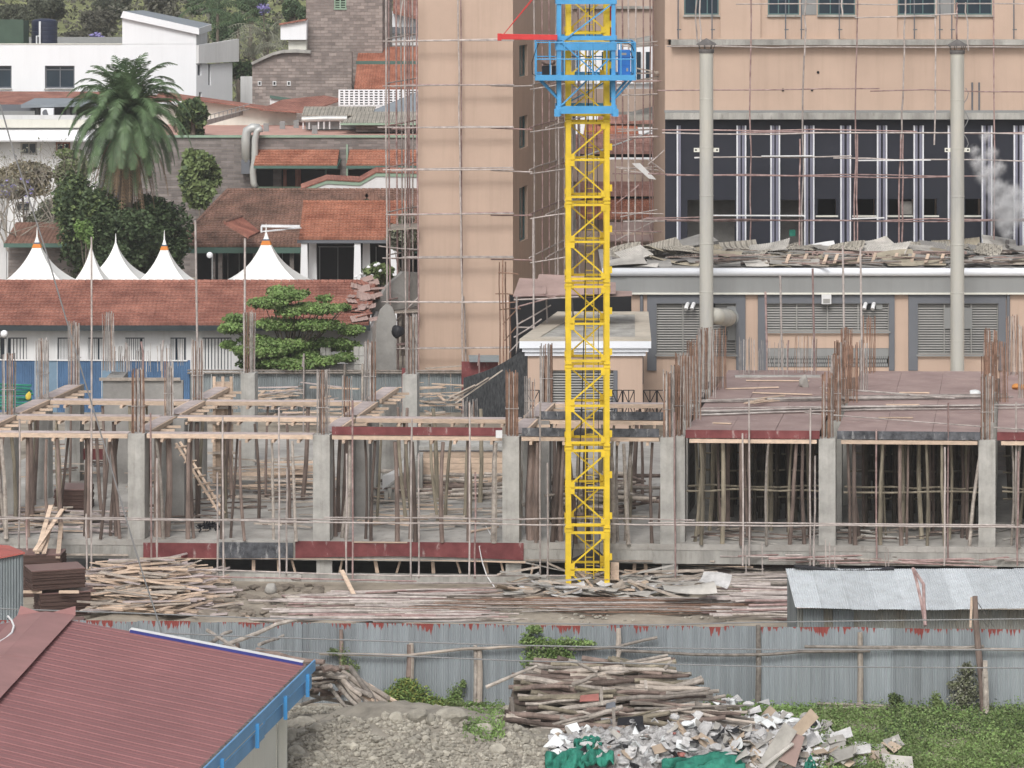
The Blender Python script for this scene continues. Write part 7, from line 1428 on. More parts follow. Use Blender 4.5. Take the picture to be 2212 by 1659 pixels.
for i in range(120):
    U = rnd(1105,1510); V = rnd(1270,1302) if U<1400 else rnd(1262,1290); p = G(U,V,0); p.z = rnd(.05,.5)*(1-abs(U-1280)/420)+.08
    sheet('scrap_sheet',p,rnd(.3,1.3),rnd(.25,.6),(rnd(-.2,.35),rnd(-.3,.3),rnd(-.8,.8)),(m_:=random.choice(['litterwhite','scrapgrey','card','timbergrey','scrapgrey'])),zl('board in the scrap around the mast foot',m_,(U-1105)/405),'board','scrap boards around the mast foot',amp=0,curl=rnd(0,.12),nx=6,th=.02)
heap(40,(1110,1500),(1262,1302),lambda a_,b_:.7,(.8,2.6),(.06,.16),['timber','timbergrey','scrapgrey'],'scrap_batten','batten in the scrap around the mast foot','batten','battens around the mast foot',ang=30,tilt=.12)
sheet('curved_sheet',P(1488,1268,116),1.9,.9,(.12,0,.1),'scrapgrey','wide pale sheet curling upward right of the mast foot','sheet',None,amp=0,curl=.16,nx=14,th=.02)
sheet('curved_sheet',P(1545,1252,118),1.1,.6,(.6,.1,-.4),'litterwhite','white triangular sheet standing right of the curled sheet','sheet',None,amp=0,curl=.1,nx=8,th=.02)
heap(30,(1430,1580),(1228,1262),lambda a_,b_:.9,(1.5,3.5),(.05,.12),['timbergrey','timber','polepale'],'leaning_batten','batten between the mast foot and the tubes','batten','battens right of the mast foot',ang=14,tilt=.1,basean=-12)
for c_,r_,lab in ((P(585,1272,117),.32,'crumpled clear plastic on the mud below the low wall'),(P(640,1248,120),.25,'small crumpled plastic against the low wall')): bagblob('crumpled_plastic',c_,r_*.8,(1.1,.8,.8),'scrapgrey',lab,'plastic sheet',int(r_*100))
# mud mounds + stones in the yard
mb = MB()
for i in range(170):
    U = rnd(440,690); V = rnd(1266,1335); p = G(U,V,0); mb.rock(p+Vector((0,0,rnd(-.02,.1))),rnd(.06,.26),(1.5,1,.6),i,1)
put('mud_clods', mb, mt['dirtdark'], None, 'dark clods of mud beside the plank heap', 'mud', None, 'stuff')
mb = MB()
for i in range(420): p = G(rnd(1100,1720),rnd(1272,1345),0); mb.rock(p,rnd(.03,.10),(1.3,1,.7),i,1)
put('yard_stones', mb, mt['rock'], None, 'small stones strewn over the yard before the fence', 'stones', None, 'stuff')
# =============== foreground: rubble mound, pole pile, litter heap, weeds ===============
def gz(x,y):
    """foreground relief"""
    U = U0+x*F/y; z = 0
    d1 = ((x+3.3)/4.4)**2+((y-94.7)/3.9)**2; z += 1.55*math.exp(-d1*1.25)
    d3 = ((x-5.2)/5.0)**2+((y-94.0)/2.6)**2; z += .95*math.exp(-d3*1.6)
    z += .10*math.sin(x*2.1+y)*math.sin(y*1.7)+.05*math.sin(x*5.3)*math.cos(y*4.1)
    return max(-.3,z*min(1,max(0,(101.2-y)/1.5)))+.015
def mound_mesh(x0_,x1_,y0_,y1_,st):
    mb = MB(); nx = int((x1_-x0_)/st); ny = int((y1_-y0_)/st)
    mb.grid(lambda a_,b_: Vector((x0_+(x1_-x0_)*a_,y0_+(y1_-y0_)*b_,gz(x0_+(x1_-x0_)*a_,y0_+(y1_-y0_)*b_)+rnd(-.02,.02))),nx,ny); return mb
put('earth_mound', mound_mesh(-8.5,5.0,86,101.0,.14), mt['rubble'], kind='structure', smooth=True)
put('grass_verge', mound_mesh(5.0,22,86,101.0,.25), mt['grassg'], kind='structure', smooth=True)
def gpt(U,V):                                            # hit the relief along a pixel ray
    for i in range(130):
        Y = 101-i*.12; p = P(U,V,Y)
        if p.z >= gz(p.x,p.y): return Vector((p.x,p.y,gz(p.x,p.y)))
    return G(U,V,0)
for i,(U,V,r_,sq,lab) in enumerate(((975,1553,.44,(1.35,.9,.85),'largest grey boulder on the crest of the rubble mound'),(905,1545,.36,(1.2,.9,.75),'broad grey boulder left of the largest one'),(856,1552,.28,(1,.9,.9),'upright boulder on the rubble crest near the leaning poles'),(780,1505,.22,(1.1,.9,.8),'pale stone at the foot of the leaning poles'),(652,1565,.42,(1.3,.9,.6),'flat boulder beside the end of the blue fascia'),(748,1520,.30,(1.1,.9,.9),'boulder under the left pole heap'),(1008,1590,.27,(1.1,.9,.8),'rounded boulder below the largest one'),(1045,1580,.30,(1.2,.9,.9),'boulder at the right end of the rubble crest'),(848,1518,.22,(1.2,.8,.7),'small boulder on the upper rubble crest'),(630,1590,.25,(1,1,1),'boulder near the blue fascia, lower'),(685,1575,.25,(1.1,1,.8),'boulder below the left pole heap'),(890,1602,.20,(1,1,.9),'medium stone in the middle of the mound'),(640,1625,.30,(1.1,.9,.8),'dark boulder beside the corner wall'),(690,1640,.24,(1,.9,1),'boulder low on the left of the mound'),(1075,1620,.26,(1.2,1,.8),'boulder low on the right of the mound'),(930,1560,.22,(.8,.9,1.3),'upright thin stone left of the largest boulder'))):
    p = gpt(U,V); mb = MB(); r_ *= .85; mb.rock(p+Vector((0,0,r_*.1)),r_,sq,i+50,3); put('boulder', mb, mt['rock'], None, lab, 'boulder')
for blk in range(3):
    mb = MB()
    for i in range(1350):
        U = 575+640*random.random(); V = 1488+200*random.random()**.95; p = gpt(U,V); r_ = min(.17,.028+abs(random.gauss(0,.042))); mb.rock(p+Vector((0,0,r_*.3)),r_,(rnd(.8,1.4),1,rnd(.6,1)),blk*1000+i,1)
    put('rubble_stones', mb, mt['rock'], None, ['loose grey stones covering the rubble mound','fine stones scattered through the rubble mound','broken stones over the rubble slope'][blk], 'rubble', None, 'stuff')
# left heap of thick poles
def lp(Ua,Va,Ub,Vb,Ya,Yb,r_,mat,name,label,cat,grp):
    a_ = P(Ua,Va,Ya); b_ = P(Ub,Vb,Yb); mb = MB(); n = 4; mb.tube([a_.lerp(b_,i/n)+Vector((rnd(-.02,.02),0,rnd(-.04,.04))) for i in range(n+1)],[r_*(1.15-.3*i/n) for i in range(n+1)],8); put(name, mb, mt[mat], None, label, cat, grp)
G1 = 'left heap of old poles'; L1 = 'old bark stripped pole in the tangled heap above the rubble mound'
for i in range(26):
    U = rnd(590,700); V = rnd(1432,1500); lp(U,V,U+rnd(30,80),V+rnd(-8,8),97+rnd(0,1.5),97+rnd(0,1.5),rnd(.04,.09),(m_:=random.choice(['polepale','timbergrey','pole'])),'old_pole',zl('pole in the heap above the rubble mound',m_,(U-590)/110),'pole',G1)
for i in range(14):
    U = rnd(690,780); lp(U,rnd(1440,1475),U+rnd(50,110),rnd(1500,1530),98.5,96.4,rnd(.05,.09),random.choice(['polepale','timbergrey','timber']),'old_pole','pole sloping down the right side of the left pole heap','pole','poles sloping off the left heap')
for a_ in ((445,1360,625,1470,.05,'long thin pole sloping down across the fence to the left heap'),(595,1480,790,1530,.06,'pole lying low across the left heap'),(470,1398,640,1336,.07,'thick pole leaning up to the right over the fence'),(445,1395,500,1362,.06,'short forked pole leaning on the fence top'),(553,1408,700,1432,.09,'thick dark pole lying along the top of the left heap'),(560,1395,612,1372,.05,'thin pole stub leaning beside the white flashing'),(625,1490,700,1478,.06,'squared timber lying across the left heap'),(650,1520,730,1500,.05,'squared timber in the lower left heap')):
    lp(a_[0],a_[1],a_[2],a_[3],99.2,98.2 if a_[3]>1400 else 100.6,a_[4],'polepale' if a_[4]<.09 else 'pole','old_pole',a_[5],'pole',None)
# main pile of poles
G2 = 'big pile of old poles'; L2 = 'old round pole lying in the big pile before the fence'
def pileh(u): return max(0,min(1,(u-1030)/70))*max(0,min(1,(1600-u)/150))
for i in range(270):
    lev = random.random(); V = 1432+lev*185
    w0 = 1130-min(1,lev*2.2)*85; w1 = 1400+min(1,lev*1.6)*190; U = rnd(w0,w1-60); Lp = rnd(60,240); 
    if U+Lp > w1+40: Lp = w1+40-U
    Y = 98.2-lev*3.0+rnd(-.2,.2); sl = random.gauss(-3,22)*Lp/200; lp(U,V+sl/2,U+Lp,V-sl/2,Y,Y+rnd(-.5,.5),rnd(.035,.085),(m_:=random.choice(['polepale','polepale','timbergrey','polegreen','pole','pole'])),'old_pole',zl('pole in the big pile before the fence',m_,(U+Lp/2-1040)/540,lev),'pole',G2)
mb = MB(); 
mb.grid(lambda a_,b_: P(1110-30*b_+ (290+150*b_)*a_,1478+b_*140+8*math.sin(a_*7),98.3-2.5*b_),20,10); o = put('pile_shade', mb, mt['poleshade'], None, 'dark sheet standing in for shade between the poles of the big pile', 'painted shade', None, 'stuff'); o.modifiers.new('t','SOLIDIFY').thickness = .4  # dark sheet put where only shade shows between the poles
for Ua,Va,Ub,Vb,r_,lab in ((1050,1436+50,1160,1440,.05,'pole poking out up left from the big pile'),(1435,1444,1512-60,1428,.05,'short pale pole jutting at the top right of the big pile'),(1330,1508,1540,1498,.06,'long pole reaching right from the middle of the big pile'),(1440,1500,1535,1489,.05,'forked grey pole tip at the right of the pile'),(1106,1508,1110,1600,.06,'upright pale post before the left end of the big pile'),(1350,1440,1340,1426,.04,'thin upright stub on top of the pile'),(1370,1530,1606,1525,.04,'thinnest pole sticking far out to the right'),(1229,1425,1290,1452,.05,'squared timber tilted on the top of the big pile'),(1235,1478,1290,1458,.06,'short squared block lying across the pile')):
    lp(Ua,Va,Ub,Vb,96.3,96.3,r_,'polepale','old_pole',lab,'pole',None)
def flatsheet(Ua,Ub,Va,Vb,Y,mat,name,lab,cat,tilt=.3):
    mb = MB(); mb.slab([P(Ua,Vb,Y),P(Ub,Vb-2,Y+.05),P(Ub-1,Va,Y+tilt),P(Ua+2,Va+4,Y+tilt)],.025); put(name, mb, mt[mat], None, lab, cat)
flatsheet(1252,1294,1498,1515,95.2,'redfaded','red_board','small faded red board lying on the big pole pile','board'); flatsheet(1385,1438,1548,1570,94.2,'blackboard','black_board','black board on the lower right of the pole pile','board') if 0 else flatsheet(1333,1390,1546,1566,94.2,'black','black_board','black board tucked into the lower pole pile','board')
flatsheet(1308,1330,1515,1530,94.8,'greyframe','grey_board','small dark grey board below the red one','board')
for U,Va,Vb in ((1298,1484,1524),(1325,1528,1578),(1394,1470,1488)): 
    mb = MB(); mb.beam(P(U,Va,94.6),P(U+2,Vb,94.3),.09,.05); put('upright_stake', mb, mt['polepale'], None, 'short pale stake standing against the pole pile', 'stake', 'stakes against the pole pile')
# litter heap
def lit(U,V): p = gpt(U,V); return p
LZ = lambda U: 0
mb = MB(); mb.grid(lambda a_,b_: (lambda U,V: (lambda p: Vector((p.x,p.y,p.z+(.42*math.sin(math.pi*a_)**.6*math.sin(math.pi*min(1,.15+b_))**.5)+rnd(-.07,.07))))(gpt(U,V)))(1185+600*a_, 1555+115*b_+45*abs(a_-.5)),90,34)
put('litter_mass', mb, mt['litterbase'], None, 'crumpled mass of plaster waste under the litter heap', 'waste', None, 'stuff')
for i in range(460):
    U = rnd(1190,1800); top = 1600-60*math.sin(math.pi*min(1,max(0,(U-1150)/760)))**1.0; V = rnd(top+4,1665); p = lit(U,V); p.z += rnd(.1,.5)*(.3+math.sin(math.pi*(U-1180)/640))
    a_h = (U-1190)/610; b_h = (V-1540)/120
    if i%6 == 0:
        mb = MB(); mb.rock(p,rnd(.08,.2),(rnd(.9,1.8),.8,rnd(.4,.8)),i+700,2); put('waste_sack', mb, mt[random.choice(['litterwhite','litterwhite','bag'])], None, zl('sack in the litter heap','litterwhite',a_h,b_h), 'sack','white sacks in the litter heap')
    else:
        sheet('waste_sheet',p,rnd(.14,.5),rnd(.12,.4),(rnd(-.3,1.0),rnd(-.8,.8),rnd(-1.5,1.5)),(m_:=random.choice(['litterwhite','litterwhite','litterwhite','scrapgrey','scrapgrey','card','bag','black'])),zl('broken scrap in the litter heap',m_,a_h,b_h),'sheet','white scraps in the litter heap',amp=0,curl=rnd(0,.16),nx=5,th=.012)
for i in range(60):
    U = rnd(1500,1940); V = rnd(1612,1665); p = lit(U,V); p.z += rnd(.05,.45)
    sheet('waste_board',p,rnd(.3,.8),rnd(.2,.5),(rnd(-.1,.9),rnd(-.6,.6),rnd(-1,1)),(m_:=random.choice(['card','scrapgrey','scrapgrey','timbergrey','litterwhite','litterwhite'])),zl('board in the right litter heap',m_,(U-1500)/440),'board','boards in the litter heap',amp=0,curl=rnd(0,.1),nx=5,th=.02)
for i in range(24):
    p = lit(rnd(1180,1760),rnd(1600,1660)); p.z += rnd(.1,.5); mb = MB(); mb.rock(p,rnd(.05,.12),(1,1,.8),i+1700,1); put('waste_lump', mb, mt[random.choice(['redfaded','black','canopy','card'])], None, 'small coloured lump of waste in the litter heap', 'waste','small waste lumps in the litter heap')
def net(pts, Yc, lab, seed):
    rr = random.Random(seed); (Ua,Va,Ub,Vb) = pts; ph = rr.uniform(0,6)
    def fn(a_,b_):
        U = Ua+(Ub-Ua)*a_; V = Va+(Vb-Va)*(b_)+ (Vb-Va)*.3*math.sin(a_*3+ph)*(1-b_); p = P(U,V,gpt(U,min(V,1662)).y-.85-.25*math.sin(a_*9+ph)*(1-b_)); p.y += .10*math.sin(a_*17+b_*6+ph)+.06*math.sin(a_*31+ph); p.z += .06*math.sin(a_*13+b_*9)+.04*math.sin(b_*21+a_*7); w_ = math.sin(math.pi*a_)**.5; p.z -= (1-w_)*.15*(1-b_); return p
    mb = MB(); mb.grid(fn,40,16); o = put('green_net', mb, mt['greennet'], None, lab, 'netting', smooth=True); o.modifiers.new('t','SOLIDIFY').thickness = .015
net((1178,1610,1262,1665),93.6,'bright green netting crumpled at the left end of the litter heap',1); net((1255,1606,1325,1652),93.4,'bright green netting hanging in the left middle of the litter heap',2); net((1430,1626,1610,1668),92.9,'widest sheet of bright green netting in the litter heap',3); net((1240,1590,1300,1612),93.9,'small green net piece highest in the litter heap',4); net((1738,1640,1762,1662),92.9,'scrap of green netting near the right boards',5)
for (Ua,Va,Ub,Vb,w_,Y,m,lab) in ((1690,1615,1760,1540,.34,94.6,'card','broad rusty plank pointing up right out of the litter heap'),(1654,1655,1708,1570,.45,94.2,'scrapgrey','grey weathered door panel leaning in the litter heap'),(1700,1650,1720,1585,.5,94.0,'canopy','tall brown panel standing on edge in the litter heap'),(1640,1660,1710,1605,.25,93.6,'scrapgrey','pale curved board leaning left of the brown panel'),(1790,1590,1805,1560+50,.2,94.2,'redfaded','rusty strip leaning on the right of the heap')):
    Y = gpt(Ua,min(Va,1655)).y-.7; a_ = P(Ua,Va,Y-.2); b_ = P(Ub,Vb,Y+.3); mb = MB(); mb.beam(a_,b_,w_,.04,(0,1,0) if w_>.3 else (0,0,1)); put('scrap_door', mb, mt[m], None, lab, 'panel')
sheet('waste_board',P(1640,1608,94)+Vector((0,0,.15)),.62,.55,(1.1,0,.1),'card','square tan cardboard sheet among the white scraps','board',None,amp=0,curl=.03,nx=4,th=.02)
sheet('waste_board',P(1870,1640,93.3),1.5,.8,(.5,.1,.1),'card','large tan board at the bottom right of the litter heap','board',None,amp=0,curl=.06,nx=4,th=.03)
sheet('waste_board',P(1940,1650,93.0),.9,.6,(.6,.2,.2),'scrapgrey','grey board at the right end of the litter heap','board',None,amp=0,curl=.06,nx=4,th=.03)
# =============== overhead cables ===============
def wire(pts, Y, r_, lab, name='overhead_cable'):
    mb = MB(); mb.tube([P(u,v,Y) for u,v in pts], r_, 6); put(name, mb, mt['cable'], None, lab, 'cable')
wire([(-300,1296),(0,1315),(276,1324),(553,1335),(830,1341),(1106,1346),(1400,1350),(1659,1344),(1950,1340),(2212,1337),(2600,1330)],97,.02,'highest overhead cable, crossing along the top of the fence')
wire([(-300,1335),(0,1352),(270,1364),(553,1376),(1106,1394),(1500,1401),(1659,1403),(2212,1404),(2600,1400)],96.5,.022,'middle overhead cable, crossing the upper half of the fence')
wire([(-300,1380),(0,1392),(553,1404),(1106,1427),(1500,1436),(1659,1440),(2212,1443),(2600,1442)],96,.02,'lowest overhead cable, crossing the middle of the fence')
wire([(-30,150),(3,235),(30,330),(57,412),(100,545),(140,680),(185,829),(240,1010),(284,1160),(310,1245),(335,1320),(352,1378)],95,.022,'thin dark cable hanging in a long diagonal over the left of the picture','sagging_cable')
# =============== vegetation ===============
def trunkmesh(x, y, z0, z1, r_, lean=(0,0), n=8):
    mb = MB(); mb.tube([(x,y,z0),(x+lean[0]*.4,y+lean[1]*.4,z0+(z1-z0)*.45),(x+lean[0],y+lean[1],z1)],[r_*1.3,r_,r_*.6],n); return mb
def tree(name, base, clusters, nleaf, size, mat, label, cat='tree', mat2=None, tr=.18, limbs=True, grp=None, flat=.6, shell=.6, shadow=None):
    """clusters: list of (center, radii)"""
    base = Vector(base); t = root(name, base, label, cat, grp)
    top = sum((Vector(c) for c,_ in clusters), Vector((0,0,0)))/len(clusters)
    mb = MB(); mid = base.lerp(top,.45); mb.tube([base,mid,top],[tr*1.3,tr,tr*.5],8)
    if limbs:
        for c,r_ in clusters: mb.tube([mid.lerp(top,rnd(0,.5)),(Vector(c)+mid)/2+Vector((0,0,.1)),Vector(c)],[tr*.5,tr*.3,tr*.12],5)
    put('trunk', mb, mt['bark'], t)
    vol = [r_[0]*r_[1]+r_[0]*r_[2]+r_[1]*r_[2] for _,r_ in clusters]; tot = sum(vol); pts = []
    for (c,r_),v in zip(clusters,vol): pts.append(cluster_pts(c,r_,max(10,int(nleaf*v/tot)),shell))
    pts = np.concatenate(pts); 
    put('crown', leafmesh(pts,size,flat=flat), mt[mat], t)
    if mat2: k = rng.choice(len(pts),len(pts)//5,replace=False); put('crown_sprays', leafmesh(pts[k]+rng.normal(size=(len(k),3))*.06,size*1.1,flat=flat), mt[mat2], t)
    return t
# green layered tree in the middle
Y = 168.6; cl = []
for U,V,w_,h_ in ((612,632,52,13),(570,655,60,14),(640,668,55,13),(700,668,60,12),(745,660,22,8),(520,690,45,12),(600,700,75,15),(680,705,70,14),(752,712,38,12),(505,712,50,10),(560,735,60,13),(650,740,70,14),(725,742,60,13),(585,765,50,13),(540,770,35,12),(655,768,50,10),(640,640,40,10),(490,745,25,10),(700,640,25,8),(620,782,80,14),(560,785,60,12),(690,780,60,12),(520,760,40,12),(740,770,40,12),(610,755,90,16),(660,755,60,14)):
    for k in range(3): c = P(U+rnd(-w_*.4,w_*.4),V+rnd(-6,6),Y+rnd(-1.5,1.3)); cl.append((c,(w_*.66*Y/F,w_*.66*Y/F,h_*.85*Y/F)))
tree('broadleaf_tree',(PX(628,Y),Y,0),cl,80000,.10,'leafbright','bright green layered tree standing before the red tiled roof',mat2='leaf',tr=.13,shell=.3)
# palm
def palm():
    Y = 200; base = (PX(272,Y),Y,0); top = P(274,250,Y); t = root('date_palm', base, 'tall date palm with full drooping crown and skirt of dead fronds', 'palm tree')
    mb = MB(); mb.tube([(base[0]+.1,Y,0),(base[0],Y,5),(top.x,Y,top.z-.5)],[.5,.42,.38],10); put('trunk', mb, mt['bark'], t)
    def frond(az, el, L_, droop, mat, nl=34, ll=.62, z0=0):
        pts = []; d = Vector((math.cos(az)*math.cos(el), math.sin(az)*math.cos(el), math.sin(el))); p = top+Vector((math.cos(az)*.2,math.sin(az)*.2,z0)); n = 12; st = L_/n
        for i in range(n+1): pts.append(p.copy()); p = p+d*st; d = (d+Vector((0,0,-droop*(i+1)/n))).normalized()
        mb = MB(); mb.tube(pts,[.045*(1-i/n)+.01 for i in range(n+1)],4,caps=False); sidev = Vector((-math.sin(az),math.cos(az),0))
        for i in range(nl):
            q = (i+1.5)/(nl+1)*n; k = min(int(q),n-1); p = pts[k].lerp(pts[k+1],q-k); tg = (pts[k+1]-pts[k]).normalized(); l = ll*math.sin(math.pi*min(1,(i+3)/(nl+3)))**.5
            for s in (-1,1):
                dr = (sidev*s*.75+tg*.6+Vector((0,0,-.32+rnd(-.15,.2)))).normalized(); e_ = p+dr*l; w_ = .05
                up = Vector((0,0,1)); m_ = p+dr*l*.5+Vector((0,0,.03)); mb.add([p-tg*w_*.5,p+tg*w_*.5,m_+tg*w_*.6,e_,m_-tg*w_*.6],[(0,1,2,3,4)])
        put('frond', mb, mt[mat], t)
    for i in range(90):
        k = i/90; az = i*2.39996+rnd(-.1,.1); el = R(88-118*k**.95)+rnd(-.06,.06); frond(az, el, rnd(4.2,5.0)*(1.0 if k>.1 else .85), .34+.2*k, 'palm', 60, .8)
    for i in range(34): frond(i*2.4, R(rnd(-62,-35)), rnd(3.6,5.2), .45, 'palmdead' if i%2 else 'palm', 26, .5, -.5)
    for i in range(30): frond(i*.39*2, R(rnd(-84,-62)), rnd(4.0,6.6), .25, 'palmdead', 26, .35, -.9)
palm()
def blob(U,V,w_,h_,Y,k=1,dy=None): return (P(U,V,Y+rnd(-.6,.6)),(w_*Y/F/2,(dy or w_*Y/F/2),h_*Y/F/2))
def multi(Uc,Vc,w_,h_,Y,n,rel=.5):
    return [blob(Uc+rnd(-.32,.32)*w_,Vc+rnd(-.32,.32)*h_,w_*rel*rnd(.7,1.2),h_*rel*rnd(.7,1.2),Y+rnd(-.8,.8)) for _ in range(n)]
tree('leafy_tree',(PX(415,239),239,z300),multi(415,262,60,92,239,12,.5),3200,.34,'leafdark','big leaved rubber tree right behind the palm crown',mat2='leaf',tr=.2,flat=1)
tree('leafy_shrub',(PX(430,228),228,0),multi(430,385,76,110,231,18,.6),6000,.28,'leaf','rounded bright shrub in front of the dark stone wall',mat2='leafdark',tr=.08,flat=1,limbs=False)
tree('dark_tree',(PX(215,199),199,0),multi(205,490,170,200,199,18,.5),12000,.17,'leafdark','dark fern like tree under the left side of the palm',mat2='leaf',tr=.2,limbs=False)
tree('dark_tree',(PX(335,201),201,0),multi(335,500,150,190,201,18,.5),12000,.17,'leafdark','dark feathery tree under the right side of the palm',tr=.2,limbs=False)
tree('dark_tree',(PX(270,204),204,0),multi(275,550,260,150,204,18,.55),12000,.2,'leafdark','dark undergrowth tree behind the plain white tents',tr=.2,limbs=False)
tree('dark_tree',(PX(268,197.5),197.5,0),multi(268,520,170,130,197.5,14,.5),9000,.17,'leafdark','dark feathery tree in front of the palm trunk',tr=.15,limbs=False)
tree('light_shrub',(PX(185,196),196,0),multi(180,515,45,80,196,7,.45),1600,.15,'leafbright','light green shrub between the first two tents',tr=.06)
tree('mixed_tree',(PX(155,214),214,0),multi(160,400,90,130,214,12,.42),6500,.15,'leafdull','greyish green tree left of the palm trunk',mat2='leaf',tr=.15)
tree('mixed_tree',(PX(170,220),220,0),multi(165,345,80,50,220,8,.5),3200,.16,'leaf','bright green shrub tops under the white house windows',tr=.15)
tree('dull_bush',(PX(60,222),222,0),multi(50,390,150,80,222,12,.5),7500,.16,'leafbrown','brownish dry bush below the white house at the left edge',tr=.1)
tree('dull_bush',(PX(110,212),212,0),multi(110,460,120,90,212,10,.45),5500,.13,'leafgrey','thin greyish bush above the leftmost tent',mat2='leafdull',tr=.1)
# bare branching tree
def twigtree(name, base, h_, spread, label, bloom=False, seed=1):
    rr = random.Random(seed); t = root(name, base, label, 'tree'); mb = MB(); tips = []
    def grow(p, d, l, r_, dep):
        q = p+d*l; mb.tube([p,(p+q)/2+Vector((rr.uniform(-.05,.05),0,rr.uniform(-.03,.06)))*l,q],[r_,r_*.85,r_*.7],5,caps=False)
        if dep == 0: tips.append(q); return
        for _ in range(3 if dep>1 else 4):
            nd = (d+Vector((rr.gauss(0,.55),rr.gauss(0,.55),rr.gauss(.12,.35)))).normalized(); grow(q,nd,l*rr.uniform(.6,.85),r_*.62,dep-1)
    grow(Vector(base),Vector((0,0,1)),h_*.34,spread,5); put('trunk', mb, mt['twig'], t)
    pts = np.array([tuple(p) for p in tips]); 
    put('crown', leafmesh(np.concatenate([pts+rng.normal(size=pts.shape)*.18 for _ in range(2)]),.10), mt['leafgrey'], t)
    if bloom: 
        k = pts[rng.choice(len(pts),40)]; put('blossom', leafmesh(np.concatenate([k+rng.normal(size=k.shape)*.12 for _ in range(4)]),.13), mt['jac'], t)
twigtree('bare_tree',(PX(40,206),206,0),10.5,.13,'nearly bare grey tree with violet flowers above the leftmost tent',True,3); twigtree('bare_tree',(PX(130,209),209,0),10,.12,'nearly bare grey tree between the palm and the left tent',False,8)
# right of pavilion : frangipani and shrubs behind tower scaffold
tree('flowering_shrub',(PX(815,186),186,0),multi(805,590,95,50,186,9,.45),2400,.16,'leaf','green shrub with white flowers beside the white columns',tr=.08)
mb = MB(); [mb.rock(P(u,v,183.4),.11,(1.2,.8,.9),i,1) for i,(u,v) in enumerate(((796,577),(811,573),(803,596),(817,570),(770,598),(797,601),(780,592),(822,585)))]; put('white_flowers', mb, mt['white'], None, 'cluster of white blossoms on the shrub beside the white columns', 'flowers')
tree('grey_shrub',(PX(870,190),190,0),multi(870,505,70,110,190,12,.4),3800,.15,'leafgrey','grey green shrub behind the left flank of the tower scaffold',mat2='leafdull',tr=.1)
mb = MB(); mb.slab([P(800,680,180),P(905,660,181),P(905,590,181),P(870,588,180.5),P(835,620,180)],.3); put('grey_wall', mb, mt['concd'], None, 'curved grey wall behind the dense scaffold flank', 'wall')
t = root('broken_wall', P(830,760,172), 'broken brown wall stub at the end of the red tiled roof', 'wall'); mb = MB(); mb.slab([P(812,830,170),P(856,830,170),P(856,690,170),P(848,665,170),P(836,655,170),P(820,670,170),P(812,700,170)],.3); put('wall', mb, mt['concd'], t)
bagblob('round_black_tank',P(860,716,169),.38,(.9,.9,1.1),'black','round black container behind the scaffold foot','container',31)
# vine on fence, weeds
def weeds(U_, V_, n, size, mat, label, h_=.35, name='weed_patch', kind='stuff', cat='weeds', spread=1):
    pts = []
    for i in range(n):
        p = gpt(rnd(*U_),rnd(*V_)); pts.append((p.x,p.y,p.z+abs(random.gauss(0,h_))*.8))
    put(name, leafmesh(np.array(pts),size,flat=.7), mt[mat], None, label, cat, None, kind)
fv = lambda U,V: P(U,V,fY(PX(U,101))-.22)
def vine(name, items, n, size, mat, label, mat2=None):
    t = root(name, fv(items[0][0],items[0][1]), label, 'plant'); pts = []
    for U,V,w_,h_ in items: pts.append(cluster_pts(fv(U,V),(w_*101/F/2,.22,h_*101/F/2),n//len(items),.2))
    pts = np.concatenate(pts); put('foliage', leafmesh(pts,size,flat=.9), mt[mat], t)
    if mat2: put('foliage', leafmesh(pts[::3]+np.array([0,-.05,.02]),size,flat=.9), mt[mat2], t)
    mb = MB(); mb.tube([fv(items[0][0],1500),fv(items[0][0],items[0][1])],.02,5); put('stem', mb, mt['bark'], t)
vine('climbing_vine',[(1140,1385,40,40),(1170,1390,60,36),(1200,1405,90,50),(1230,1388,90,26),(1150,1425,60,50),(1185,1430,70,40),(1155,1360,40,20),(1265,1390,50,12),(1210,1420,80,40)],3800,.055,'leafbright','green vine hanging over the fence above the pole pile','leaf')
vine('bush_by_fence',[(870,1490,70,50),(895,1500,90,50),(845,1505,60,40),(920,1515,110,36),(880,1478,50,30),(960,1522,70,22)],5200,.05,'leafbright','bright bush at the fence foot right of the left pole heap','leafyel')
vine('small_bush',[(985,1500,44,50),(975,1515,50,30),(1000,1478,14,20)],1100,.045,'leaf','small sprawling bush left of the pale post','leafbright')
vine('thin_climber',[(742,1425,34,70),(760,1440,40,30),(720,1408,30,18)],700,.045,'leaf','thin climber on the fence behind the left pole heap')
vine('small_bush',[(1938,1518,36,40),(1930,1508,26,24),(1945,1535,30,20)],1000,.05,'leaf','small dark bush on the fence rail at the right','leafdark')
vine('small_bush',[(2022,1512,24,44),(2030,1524,30,26)],700,.05,'leaf','narrow green weed against the fence left of the grey shrub')
vine('grey_shrub',[(2085,1470,60,60),(2100,1500,70,70),(2075,1510,60,50),(2090,1445,40,30),(2060,1480,30,20)],2600,.05,'leafgrey','airy grey green shrub before the leaning dark post','leafdull')
vine('small_bush',[(1548,1515,60,16),(1570,1510,34,20)],600,.05,'leaf','low weeds behind the right end of the pole pile')
weeds((1755,2230),(1532,1670),26000,.045,'leaf','low green weeds covering the ground at the lower right',.16)
weeds((1755,2230),(1528,1670),12000,.05,'leafbright','lighter weeds mixed through the green ground at the lower right',.18)
weeds((1900,2230),(1535,1600),2600,.05,'leafdark','darker taller weeds before the right part of the fence',.16)
weeds((1560,1760),(1528,1560),3500,.05,'leafbright','green weeds between the litter heap and the fence',.14)
weeds((1000,1090),(1515,1600),3200,.045,'leafbright','green weeds between the boulders and the pole pile',.14)
weeds((960,1050),(1505,1530),1200,.045,'leaf','weeds at the fence foot by the pale post',.12)
